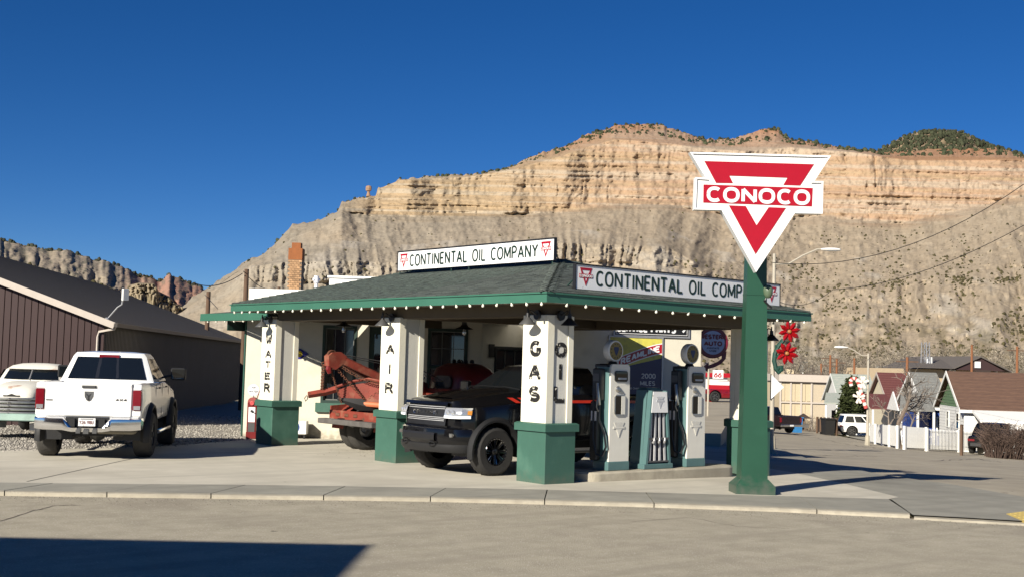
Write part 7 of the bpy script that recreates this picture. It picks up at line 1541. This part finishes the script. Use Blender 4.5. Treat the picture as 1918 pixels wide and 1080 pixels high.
for a, b, y1, y0, D, lb, wm, rm in tb:
    O = P(a, y1, D); k = D/FOC; g = T(O.x); t = thing('building', lb, 'building', (O.x, O.y, min(g, O.z) if a != 1322 else -.14), rz=math.atan2(RF.y, RF.x)); w = (b-a)*k; h = (y1-y0)*k+(max(0, O.z-g) if a != 1322 else 0)
    q = MB(); q.box((0, 0, -1), (w, w*.8, h*.72+.2 if D > 100 else h*.82)); q.build('wall', wm, t); zz = h*.72+.2 if D > 100 else h*.82
    q = MB(frame((0, 0, 0), (0, 1, 0), (0, 0, 1), (1, 0, 0))); q.prism([(-.3, zz), (w*.8+.3, zz), (w*.4, h)] if D > 100 else [(-.3, zz), (w*.8, zz), (w*.8, h), (-.3, h)], -.2, w+.2); q.build('roof', rm, t)
    q = MB(); q.box((w*.2, -.05, zz*.45), (w*.4, -.001, zz*.75)); q.build('window', M['glass'], t); q = MB(); q.box((w*.6, -.05, zz*.45), (w*.8, -.001, zz*.75)); q.build('window', M['glass'], t)
# ------------------------------------------------------------------ trees and brush
def bare_tree(name, label, px, dep, ybase, ytop, spread=.6, seed=1, nlev=5, mt=None, rad=None, group=None, fine=3):
    rnd = random.Random(seed); O = gp(px, dep); H = (ybase-ytop)*dep/FOC; t = thing(name, label, 'tree', O, group=group); R0 = rad or H*.03; tr = MB(); cr = MB()
    def br(p, d, L, r, lev):
        q_ = tr if lev < 2 else cr; n = 3; pts = [p]; dd = d.copy()
        for i in range(n): dd = (dd+Vector((rnd.gauss(0, .12), rnd.gauss(0, .12), rnd.gauss(.04, .08)))).normalized(); pts.append(pts[-1]+dd*L/n)
        q_.tube(pts, [r, r*.85, r*.7, r*.55], 6 if lev < 2 else 3)
        if lev >= nlev: return
        for k in range(rnd.choice((2, 3, 3)) if lev < 3 else fine):
            a = rnd.uniform(0, 6.28); s = dd.cross(Vector((math.cos(a), math.sin(a), .3))).normalized(); nd = (dd*rnd.uniform(.7, 1)+s*rnd.uniform(.4, .9)*spread*1.3+Vector((0, 0, .12))).normalized(); br(pts[rnd.choice((2, 3, 3))], nd, L*rnd.uniform(.6, .85), max(r*.58, dep*.00016), lev+1)
    br(Vector((0, 0, -.2)), Vector((0, 0, 1)), H*.36, R0, 0)
    tr.build('trunk', mt or M['bark'], t); cr.build('crown', M['twig'], t); return t
bare_tree('bare_tree', 'bare branching tree with pale forked trunk in front of the white panel fence', 1686, 60, 842, 690, .75, 3, 5, rad=.19)
bare_tree('bare_tree', 'small bare tree in front of the maroon roofed house', 1668, 74, 812, 712, .9, 9, 5, mt=M['twig'])
bare_tree('bare_tree', 'twiggy red-brown bare tree against the grey roof', 1712, 66, 828, 735, 1.0, 12, 5, mt=M['twig'])
ds = [(1452, 150), (1474, 190), (1492, 210), (1512, 230), (1532, 180), (1548, 240), (1570, 200), (1585, 260), (1605, 220), (1622, 190), (1640, 260), (1662, 230), (1684, 200), (1702, 260), (1722, 230), (1740, 210), (1762, 250), (1785, 230), (1560, 160), (1597, 175)]
ORD = 'first,second,third,fourth,fifth,sixth,seventh,eighth,ninth,tenth,eleventh,twelfth,thirteenth,fourteenth,fifteenth,sixteenth,seventeenth,eighteenth,nineteenth,twentieth'.split(',')
for i, (px, D) in enumerate(ds):
    hy = 6+5*random.random(); t = bare_tree('far_bare_tree', 'grey bare tree under the hillside, '+ORD[sorted(ds).index((px, D))]+' from the left', px, D, 700, 700-hy*FOC/D, .55, 40+i, 5, mt=M['twig'], group='bare trees among the far houses', fine=3)
def evergreen(label, px, dep, y0, y1, wpx):
    O = gp(px, dep); k = dep/FOC; H = (y0-y1)*k; Wd = wpx*k/2; t = thing('cedar_tree', label, 'tree', O); q = MB(); q.cyl((0, 0, -.3), (0, 0, H*.5), .22, .1, n=8); q.build('trunk', M['bark'], t)
    n = 5200; z = rng.rand(n)**.9; prof = np.interp(z, [0, .12, .3, .5, .75, .9, 1], [.55, .95, 1, .86, .62, .42, .06]); a = rng.rand(n)*6.28; lob = .82+.25*np.sin(3*a+z*9)+.16*np.sin(7*a-z*17); r = Wd*prof*lob*(.55+.5*rng.rand(n)**.5); c = np.stack([r*np.cos(a), r*np.sin(a), z*H*(.94+.07*rng.rand(n))+.1], 1); s = .16+.16*rng.rand(n, 1, 1)
    o = rng.randn(n, 3, 3); o[:, :, 2] = np.abs(o[:, :, 2])*1.1; co = c[:, None]+o*s*.75; col = np.repeat(np.array((.040, .050, .018))[None]*(.5+1.1*rng.rand(n, 1)), 3, 0)
    ob = npmesh('crown', co.reshape(-1, 3), np.arange(n*3).reshape(-1, 3), M['evergreen'], col, smooth=False, parent=t); return t
evergreen('dense dark evergreen tree beside the lamp post in front of the pale green roof', 1597, 98.5, 797, 700, 52)
def brush(name, label, px, dep, w, h, n, seed, col='twig'):
    rnd = random.Random(seed); O = gp(px, dep); t = thing(name, label, 'bush', O); q = MB()
    for i in range(n):
        a = rnd.uniform(0, 6.28); b = Vector((math.cos(a)*w*.3*rnd.random(), math.sin(a)*w*.3*rnd.random(), -.1)); e = Vector((math.cos(a)*w*.5*rnd.uniform(.3, 1), math.sin(a)*w*.5*rnd.uniform(.3, 1), h*rnd.uniform(.45, 1))); m_ = (b+e)/2+Vector((0, 0, h*.1)); q.tube([b, m_, e], [.014, .010, .005], 3)
        for k in range(4): p = m_.lerp(e, rnd.random()); q.tube([p, p+Vector((rnd.gauss(0, .3), rnd.gauss(0, .3), rnd.uniform(0, .4)))*h*.5], [.009, .004], 3)
    q.build('branches', M[col], t)
M['redtwig'] = mat('red_brown_twig', (.10, .065, .05), .9, var=.3)
brush('leafless_bush', 'big tangled leafless bush at the right edge in front of the porch', 1885, 53, 2.9, 1.5, 300, 4, 'redtwig'); brush('leafless_bush', 'lower leafless bush in front of the white porch, left of the big one', 1862, 55, 1.6, 1.0, 110, 5, 'redtwig')
brush('leafless_bush', 'dry bush beside the storage building', 1522, 112, 3.0, 1.4, 120, 6)
# ------------------------------------------------------------------ fences
def picket_run(t, a, b, h, kind):
    d = b-a; L = math.hypot(d.x, d.y); n = int(L/(.14 if kind == 'picket' else .125)); u = d/n
    pm = MB(); w = .07 if kind == 'picket' else .115; pm.prism([(-w/2, 0), (w/2, 0), (w/2, h-.04), (0, h), (-w/2, h-.04)] if kind == 'picket' else [(-w/2, 0), (w/2, 0), (w/2, h), (-w/2, h)], -.012, .012, frame((0, 0, 0), (1, 0, 0), (0, 0, 1), (0, -1, 0))); proto = None; rz = math.atan2(d.y, d.x)
    for i in range(n):
        p = a+u*(i+.5); loc = (p.x, p.y, p.z+.05)
        if proto is None: proto = pm.build('picket' if kind == 'picket' else 'fence_board', M['whitepaint'], t); place(proto, loc, rz)
        else: copymesh(proto.name.split('.')[0], proto, t, loc, (0, 0, rz))
    for z in (.18, h-.12): q = MB(); s_ = Vector((-d.y, d.x, 0)).normalized()*.03; q.add([a+s_+V(0, 0, z), b+s_+V(0, 0, z), b+s_*2+V(0, 0, z), a+s_*2+V(0, 0, z), a+s_+V(0, 0, z+.07), b+s_+V(0, 0, z+.07), b+s_*2+V(0, 0, z+.07), a+s_*2+V(0, 0, z+.07)], BF); q.build('rail', M['whitepaint'], t)
    m_ = max(1, int(L/2.2))
    for i in range(m_+1): p = a+d*i/m_; q = MB(); q.box((p.x-.06, p.y-.06, p.z-.2), (p.x+.06, p.y+.06, p.z+h+.08)); q.build('post', M['whitepaint'], t)
for lb, p0, p1, kd, h in (('white solid board fence left of the bare tree', (1628, 827), (1681, 837), 'board', 1.0), ('white solid board fence right of the bare tree', (1694, 839), (1735, 841), 'board', 1.0), ('white picket fence in front of the brown roofed house', (1736, 842), (1850, 846), 'picket', .95)):
    t = thing('white_fence', lb, 'fence'); picket_run(t, G(*p0), G(*p1), h, kd)
t = thing('wood_fence', 'short weathered wire and post fence behind the black bin', 'fence'); a, b = gp(1532, 100), gp(1568, 92)
for i in range(6): p = a.lerp(b, i/5); q = MB(); q.box((p.x-.07, p.y-.07, p.z-.1), (p.x+.07, p.y+.07, p.z+1.3)); q.build('post', M['wood'], t)
q = MB(); q.grid([[a+V(0, 0, .1), b+V(0, 0, .1)], [a+V(0, 0, 1.15), b+V(0, 0, 1.15)]]); q.build('mesh_panel', M['darktrim'], t)
# strip of dry grass and a pale verge along the fences
def strip_px(name, pts, mt, dz): return sheet(name, [tuple(G(*p)[:2]) for p in pts], mt, dz)
strip_px('verge', [(1560, 811), (1640, 826), (1700, 835), (1790, 841), (1860, 846), (2000, 848), (2000, 832), (1850, 826), (1735, 822), (1628, 812), (1575, 803)], M['drygrass'], -.03)
strip_px('driveway', [(1540, 803), (1600, 819), (1665, 832), (1672, 822), (1600, 806), (1560, 798)], M['walk'], -.02)
tag(strip_px('grass_patch', [(1478, 789), (1535, 789), (1530, 783), (1480, 783)], mat('green_grass', (.12, .15, .04), .9, var=.3, scale=3), -.02), kind='structure')
def LOT(px, dep): p = P(px, 700, dep); return Vector((p.x, p.y, -.14))
q = MB(); q.prism([tuple(P(a, 700, d)[:2]) for a, d in ((1300, 42), (1352, 42), (1395, 130), (1290, 130))], -6, -.14); o = q.build('petrol_forecourt', M['sideasphalt'], None); o['kind'] = 'structure'
# ------------------------------------------------------------------ parked cars along the side street
def simple_car(label, cat, name, loc, rz, paint, L=4.9, Wd=.95, H=1.75, R=.37, suv=True, wb=2.9, dep_=None, style='dark'):
    t = thing(name, label, cat, loc, rz=rz); wh = [(0, R), (wb, R)]; r0 = -(L-wb)*.48; f0 = wb+(L-wb)*.52; bh = H*.58
    st = [(r0, .45, bh*.93, bh*.97, Wd*.88, .7), (r0+.12, .32, bh, bh+.02, Wd*.97, .8), (wb*.2, .28, bh, bh+.03, Wd, .85), (wb*.75, .28, bh*.97, bh+.02, Wd, .85), (wb+.15, .3, bh*.92, bh*.97, Wd, .75), (f0-.15, .34, bh*.78, bh*.84, Wd*.95, .65), (f0, .42, bh*.62, bh*.7, Wd*.8, .5)]
    bm_build(lower_body(st, wh, R+.09, n_x=70, rows=7), 'body', paint, t); rx0 = r0+.35 if suv else r0+1.2
    cab, _, endp = greenhouse(t, (r0+.1 if suv else r0+.7, wb*.83), (rx0, wb*.5), bh, H-.06, Wd*.93, Wd*.76, paint, M['carglass'], [(.03, .30, .12, .85), (.34, .62, .12, .85), (.66, .94, .12, .85)])
    underbody(t, r0+.2, f0-.2, Wd, .22, .4, wh, R)
    for s in (1, -1):
        q = MB(); a, b = sorted((s*Wd*.62, s*Wd*.96)); q.bbox((r0-.01, a, bh*.72), (r0+.14, b, bh*.86), .02); q.build('taillight', M['lamp_red'], t); q = MB(); q.bbox((f0-.22, a, bh*.56), (f0-.02, b, bh*.68), .02); q.build('headlight', M['lamp_clear'], t); mirror(t, wb*.78, Wd*.92, bh+.08, s, paint, .7)
        for x in (0, wb): add_wheel(t, x, s*(Wd-.13), R, R, .22, R*.66, style, cache=WC)
    q = MB(); q.bbox((r0-.05, -Wd*.85, .36), (r0+.1, Wd*.85, .56), .03); q.build('rear_bumper', M['blackplastic'], t); q = MB(); q.bbox((f0-.1, -Wd*.72, .34), (f0+.03, Wd*.72, .54), .03); q.build('front_bumper', M['blackplastic'], t)
    handles(t, (wb*.25, wb*.6), Wd, bh*.86, paint, .15); seams(t, (wb*.14, wb*.46, wb*.8), Wd, .4, bh*.95); return t
hd = math.atan2(RF.y, RF.x)
simple_car('white family SUV parked side-on between the black bin and the picket fence', 'SUV', 'parked_suv', gp(1590, 94), hd+r_(3), M['whitecar'], L=4.7, H=1.68)
simple_car('dark car almost hidden behind the leafless bushes at the right edge', 'car', 'parked_car', gp(1856, 57), hd+r_(60), M['blackpaint'], L=4.4, H=1.45, suv=False)
simple_car('red car seen between the far pump and the right pillar', 'car', 'parked_car', LOT(1330, 84), hd+r_(15), mat('car_red', (.20, .008, .014), .25, coat=.6), L=4.0, H=1.45, suv=False)
def far_pickup():
    t = thing('pickup_truck', 'dark red and black pickup parked down the side street, seen from behind', 'pickup truck', gp(1462, 84), rz=math.atan2(FF.y, FF.x)+r_(28)); wb = 3.3; R = .39; wh = [(0, R), (wb, R)]; mp_ = mat('dark_maroon_paint', (.016, .009, .010), .25, coat=.5)
    st = [(-1.15, .6, 1.22, 1.23, .93, .8), (-1.08, .5, 1.23, 1.24, .96, .85), (2.4, .45, 1.2, 1.24, .97, .85), (3.3, .45, 1.1, 1.18, .96, .75), (4.1, .5, 1.0, 1.1, .9, .6)]; bm_build(lower_body(st, wh, .47, n_x=70, bed=(-1.08, .7, .75)), 'body', mp_, t)
    greenhouse(t, (.75, 2.5), (.9, 1.95), 1.22, 1.72, .88, .72, M['blackpaint'], M['carglass'], [(.05, .92, .1, .88)]); underbody(t, -1, 4, .95, .35, .55, wh, R)
    q = MB(); q.bbox((-1.24, -.95, .5), (-1.14, .95, .66), .02); q.build('rear_bumper', M['chrome'], t); q = MB(); q.box((-1.248, -.16, .53), (-1.241, .16, .64)); q.build('licence_plate', M['enamel'], t)
    for s in (1, -1):
        a, b = sorted((s*.8, s*.95)); q = MB(); q.bbox((-1.17, a, .8), (-1.08, b, 1.12), .01); q.build('taillight', M['lamp_red'], t)
        for x in (0, wb): add_wheel(t, x, s*.82, R, R, .24, .24, 'plain', cache=WC)
far_pickup()
def bin_(label, px, dep, mt, w=.6, h=1.05):
    t = thing('wheelie_bin', label, 'rubbish bin', gp(px, dep), rz=hd+.2); q = MB(); q.add(tap(-w/2*.8, w/2*.8, -w/2*.8, w/2*.8, 0, h, -w*.08, -w*.08), BF); q.build('bin_body', mt, t); q = MB(); q.bbox((-w/2-.04, -w/2-.08, h), (w/2+.04, w/2+.04, h+.08), .02); q.build('lid', mt, t)
    for s in (1, -1): q = MB(); q.cyl((s*w*.45, w*.4, .1), (s*w*.52, w*.4, .1), .1, n=10); q.build('wheel', M['black'], t)
bin_('black wheeled bin in front of the wire fence left of the white SUV', 1552, 92, M['blackplastic'], .85, 1.15); bin_('blue wheeled bin beside the far dark pickup', 1494, 93, mat('bin_blue', (.03, .18, .42), .5), .7, 1.1)
t = thing('bird_feeder', 'small dark wooden bird feeder house on a post beside the blue bin', 'bird feeder', gp(1506, 108), rz=hd); q = MB(); q.box((-.08, -.08, 0), (.08, .08, 1.1)); q.build('post', M['wood'], t); q = MB(); q.box((-.4, -.4, .3), (.4, .4, .6)); q.build('basin', M['greywood'], t); q = MB(); q.add([(-.65, -.5, 1.1), (.65, -.5, 1.1), (.65, .5, 1.1), (-.65, .5, 1.1), (0, 0, 1.55)], [(0, 1, 4), (1, 2, 4), (2, 3, 4), (3, 0, 4), (0, 3, 2, 1)]); q.build('roof', M['darktrim'], t)
# ------------------------------------------------------------------ poles, lamps, wires
def utility_pole(label, px, dep, ytop, w=.15, arms=0, mt=None, base=None):
    O = gp(px, dep); zt = zat(px, ytop, dep)-O.z; t = thing('utility_pole', label, 'utility pole', O); q = MB(); q.cyl((0, 0, -.3), (0, 0, zt), w, w*.75, n=10); q.build('pole', mt or M['wood'], t, smooth=True)
    for i in range(arms): q = MB(); q.box((-1.1, -.06, zt-.5-.9*i), (1.1, .06, zt-.38-.9*i), Matrix.Rotation(hd, 4, 'Z')); q.build('crossarm', M['wood'], t)
    return t
utility_pole('tall brown utility pole behind the left end of the green roof', 454, 52, 503, .13); utility_pole('shorter brown pole with guy wires beyond the metal building', 384, 62, 545, .14); utility_pole('thin brown pole just left of the brick chimney', 516, 70, 536, .12)
M['orangewood'] = mat('orange_brown_pole', (.22, .09, .04), .9)
for lb, px, D, y, a in (('brown pole with crossarms behind the storage building, left of a pair', 1555, 150, 664, 2), ('brown pole right of the pair behind the pale green roof', 1567, 155, 672, 1), ('brown pole above the maroon roof', 1699, 120, 668, 1), ('brown pole in front of the dark hall', 1820, 140, 645, 0), ('brown pole near the right edge behind the brown roof', 1905, 130, 648, 1), ('thin pole behind the storage building', 1538, 160, 680, 0), ('thin pole right of the cedar tree', 1600, 150, 670, 0)): utility_pole(lb, px, D, y, .17, a, M['orangewood'])
t = thing('lattice_mast', 'grey steel lattice mast standing before the far dark hall', 'mast', gp(1733, 170)); O = gp(1733, 170); zt = zat(1733, 640, 170)-O.z; q = MB(); w = .55
for sx in (-w, w):
    for sy in (-w, w): q.tube([(sx, sy, 0), (sx*.7, sy*.7, zt)], .07, 4)
n = 14
for i in range(n):
    z0, z1 = zt*i/n, zt*(i+1)/n; a, b = w*(1-.3*i/n), w*(1-.3*(i+1)/n)
    for (x0, y0), (x1, y1) in (((-1, -1), (1, -1)), ((1, -1), (1, 1)), ((1, 1), (-1, 1)), ((-1, 1), (-1, -1))): q.tube([(x0*a, y0*a, z0), (x1*b, y1*b, z1)], .04, 3)
q.build('lattice', M['steel'], t); q = MB(Matrix.Translation((1.0, 0, zt*.75))); q.lathe([(0, -.8), (.5, -.8), (.5, .8), (0, .8)], 10); q.build('antenna_drum', M['whitepaint'], t)
def wire(label, pts, r=.02, sag=0, name='overhead_wire'):
    P_ = []
    for i in range(len(pts)-1):
        a, b = P(*pts[i]), P(*pts[i+1]); n = 14
        for k in range(n): u_ = k/n; P_.append(a.lerp(b, u_)-V(0, 0, sag*4*u_*(1-u_)))
    P_.append(P(*pts[-1])); c = P_[0].copy(); q = MB(); q.tube([p-c for p in P_], r, 4); o = q.build(name, M['black']); o.location = c; tag(o, label, 'wire')
wire('upper overhead wire sweeping down from the right edge across the cliff', [(2150, 205, 38), (1918, 345, 42), (1447, 492, 44)], .014, .9); wire('lower overhead wire sweeping down from the right edge to the houses', [(2150, 310, 40), (1918, 422, 44), (1560, 542, 58), (1450, 560, 60)], .014, .5)
wire('wire running left from the tall pole against the sky', [(454, 512, 52), (365, 530, 60)], .02, .3); wire('guy wire slanting down from the shorter pole', [(384, 552, 62), (408, 578, 58)], .02); wire('wire from the tall pole to the pole by the chimney', [(456, 508, 52), (516, 540, 70)], .02, .3)
M['galv'] = mat('pale_pole_paint', (.40, .36, .29), .6)
def lamp_post(label, px, dep, ytop, arm_dx, arm_y, w=.09, base=True):
    O = gp(px, dep); k = dep/FOC; zt = zat(px, ytop, dep)-O.z; t = thing('street_lamp', label, 'street lamp', O, rz=hd); q = MB(); q.cyl((0, 0, 0), (0, 0, zt), w, w*.7, n=10); q.build('pole', M['galv'], t, smooth=True)
    s = 1 if arm_dx > 0 else -1; L = abs(arm_dx)*k; za = zat(px, arm_y, dep)-O.z; z0 = za-L*.28; q = MB(); q.tube([(0, 0, z0), (s*L*.25, 0, z0+.02), (s*L*.5, 0, (z0+za)/2+.05), (s*L*.75, 0, za), (s*L*.85, 0, za)], .035, 6); q.build('arm', M['galv'], t, smooth=True)
    q = MB(Matrix.Translation((s*L*.98, 0, za)) @ Matrix.Rotation(math.pi/2, 4, 'Y')); q.lathe([(0, -.34), (.07, -.30), (.10, -.1), (.10, .15), (.06, .3), (0, .34)], 10, Matrix.Diagonal((.6, 1, 1, 1))); 
    q2 = MB(Matrix.Translation((s*L*.98, 0, za)) @ Matrix.Rotation(s*math.pi/2, 4, 'Y') @ Matrix.Diagonal((.55, 1, 1, 1))); q2.lathe([(0, -.38), (.07, -.33), (.12, -.1), (.13, .15), (.08, .33), (0, .38)], 12); q2.build('lamp_head', M['whitepaint'], t, smooth=True)
    if base: q = MB(); q.cyl((0, 0, -.05), (0, 0, .45), w*1.9, w*1.5, n=8); q.build('base', M['kerb'], t)
    return t
lamp_post('street lamp rising behind the Conoco sign with its arm reaching right', 1447, 44, 474, 108, 463, .085); lamp_post('street lamp with candy cane decoration beside the dark evergreen', 1626, 63, 661, -52, 651, .075)
O = gp(1626, 63); k = 63/FOC; F = frame((0, 0, 0), RF, (0, 0, 1), -FF); t = thing('candy_cane_decoration', 'red and white candy cane decoration with pale bows on the second street lamp', 'decoration', O); zz = lambda y: zat(1610, y, 63)-O.z; xx = lambda p: (p-1626)*k
M['ccred'] = mat('garland_red', (.50, .08, .07), .7); M['ccwhite'] = mat('garland_white', (.75, .68, .60), .7)
path = [(1594, 722), (1592, 714), (1596, 708), (1603, 709), (1608, 718), (1611, 728), (1614, 740), (1618, 752), (1622, 763)]
for i in range(len(path)-1):
    for h_ in range(2): a = Vector((xx(path[i][0]+(path[i+1][0]-path[i][0])*h_/2), zz(path[i][1]+(path[i+1][1]-path[i][1])*h_/2), .1)); b = Vector((xx(path[i][0]+(path[i+1][0]-path[i][0])*(h_+1)/2), zz(path[i][1]+(path[i+1][1]-path[i][1])*(h_+1)/2), .1)); q = MB(F); q.tube([a, b], .10, 8); q.build('stripe', M['ccred'] if h_ else M['ccwhite'], t)
for (cx_, cy_) in ((1614, 715), (1607, 743)):
    for a_ in (20, 75, 105, 160, 250, 290): q = MB(F @ Matrix.Translation((xx(cx_), zz(cy_), .2)) @ Matrix.Rotation(math.radians(a_), 4, 'Z')); q.prism([(0, -.03), (.30, -.07), (.34, 0), (.30, .07), (0, .03)], -.02, .02); q.build('bow', M['ccwhite'], t)
q = MB(F); q.tube([(xx(1613), zz(740), .08), (0, zz(740), 0)], .02, 5); q.build('bracket', M['galv'], t)
# flowers on the near lamp post
O = gp(1447, 44); k = 44/FOC; t = thing('flower_decoration', 'pair of big red poinsettia decorations with green leafy stem on the lamp post', 'decoration', O); zz = lambda y: zat(1470, y, 44)-O.z; xx = lambda p: (p-1447)*k
M['petal'] = mat('glossy_red_petal', (.27, .005, .008), .22, coat=.5); M['garland'] = mat('dark_green_garland', (.008, .05, .035), .6, var=.4, scale=20)
for n_, (cx_, cy_, R_) in enumerate(((1475, 620, 22), (1471, 661, 23))):
    c = Vector((xx(cx_), zz(cy_), .12)); r = R_*k
    for i in range(8):
        a = 2*math.pi*i/8+.35*n_+.2; m_ = F @ Matrix.Translation(c) @ Matrix.Rotation(a, 4, 'Z') @ Matrix.Rotation(-.2, 4, 'Y'); q = MB(m_)
        q.add([(.04, 0, 0), (.3*r, -.17*r, .03), (.3*r, 0, .10), (.3*r, .17*r, .03), (.7*r, -.2*r, .04), (.7*r, 0, .13), (.7*r, .2*r, .04), (r, 0, .03)], [(0, 1, 2), (0, 2, 3), (1, 4, 5, 2), (2, 5, 6, 3), (4, 7, 5), (5, 7, 6), (0, 3, 6, 7, 4, 1)]); q.build('petal', M['petal'], t)
    q = MB(F @ Matrix.Translation(c+V(0, 0, .1))); q.lathe([(0, .06), (.06, .04), (.075, 0)], 10); q.build('flower_centre', M['amber'] if False else mat('flower_gold', (.35, .13, .03), .5), t)
q = MB(F); st_ = [(1466, 636), (1456, 648), (1450, 662), (1449, 676), (1452, 690), (1458, 697), (1463, 692), (1462, 684)]; q.tube([(xx(a), zz(b), .06) for a, b in st_], .085, 7)
for a, b in ((1452, 650), (1453, 668), (1461, 640), (1455, 690)): q.tube([(xx(a), zz(b), .06), (xx(a+7), zz(b-5), .1)], [.09, .02], 6)
q.build('leaf_garland', M['garland'], t)
t = thing('pennant_sign', 'plain white triangular sign board fixed to the near lamp post', 'sign', O); q = MB(F); q.prism([(xx(1443.5), zz(747)), (xx(1467), zz(724)), (xx(1443.5), zz(701))], .09, .12); q.build('board', M['enamel'], t); q = MB(F); q.box((xx(1442.5), zz(748), .05), (xx(1443.4), zz(700), .13)); q.build('edge', M['black'], t)
t = thing('bollard', 'short pale concrete bollard at the kerb just right of the green signpost', 'bollard', G(1443, 848)); q = MB(); q.cyl((0, 0, -.05), (0, 0, .75), .11, .08, n=10); q.build('post', M['kerb'], t)
q = MB(); q.cyl((0, 0, -.05), (0, 0, .1), .2, .16, n=10); q.build('base', M['kerb'], t)
# a small post before the picket fence
t = thing('wooden_post', 'old wooden stub post standing before the picket fence', 'post', G(1801, 850)); q = MB(); q.box((-.05, -.05, -.1), (.05, .05, 1.3)); q.build('post', M['wood'], t); 
# petrol price sign seen between pump and pillar
g = LOT(1331, 58); k = 58/FOC; t = thing('price_sign', 'small red and white petrol sign on a pole between the far pump and pillar', 'sign', g, rz=hd); z_ = lambda y: zat(1345, y, 58)-g.z; q = MB(); q.cyl((-.1, 0, 0), (-.1, 0, z_(690)), .05, n=8); q.build('pole', M['galv'], t); q = MB(); q.box((.1, -.05, z_(708)), (.6, .05, z_(692))); b_ = q.build('board', M['enamel'], t); text('66', (.17, -.055, z_(706)), (1, 0, 0), (0, 0, 1), .25, M['signred'], 'lettering', b_, th=.2); q = MB(); q.box((-.1, -.07, z_(728)), (.9, -.051, z_(720))); q.build('red_panel', M['signred'], t)
q = MB(); q.box((.0, -.05, z_(727.9)), (.9, .05, z_(713))); q.build('panel', M['whitepaint'], t)
# street front opposite: the building whose roof edge shades the near road
a = V(-18.35, -7.35, 0); h = 6.0; t1 = Vector((-.80, .60, 0)).normalized(); t2 = Vector((-.66, -.75, 0)).normalized()
t = thing('brick_building', 'two-storey brick building across the street, shading the road', 'building', a); q = MB(); L1, L2 = 16, 9; c_ = [V(0, 0, 0), t1*L1, t1*L1+t2*L2, t2*L2]
q.add([p+V(0, 0, -.3) for p in c_]+[p+V(0, 0, h-.3) for p in c_], BF); q.build('wall', mat('red_brick_wall', (.22, .10, .07), .85, var=.3, scale=8), t)
c_ = [t1*-.12+t2*-.12, t1*(L1+.12)+t2*-.12, t1*(L1+.12)+t2*(L2+.12), t1*-.12+t2*(L2+.12)]; q = MB(); q.add([p+V(0, 0, h-.299) for p in c_]+[p+V(0, 0, h) for p in c_], BF); q.build('roof', M['trim'], t)
for i in range(5):
    for z0 in (1.0, 3.6): F_ = frame(t1*(1.2+i*3), t1, (0, 0, 1), Vector((-t1.y, t1.x, 0))*-1 if False else Vector((t1.y, -t1.x, 0))); F_ = frame(t1*(1.2+i*3), t1, (0, 0, 1), -t2 if True else t2); q = MB(F_); q.box((0, z0, .0), (1.3, z0+1.5, .06)); w_ = q.build('window', M['whitepaint'], t); q = MB(F_); q.box((.1, z0+.1, .061), (1.2, z0+1.4, .066)); q.build('pane', M['glass'], w_)
print('p9', len(bpy.data.objects))
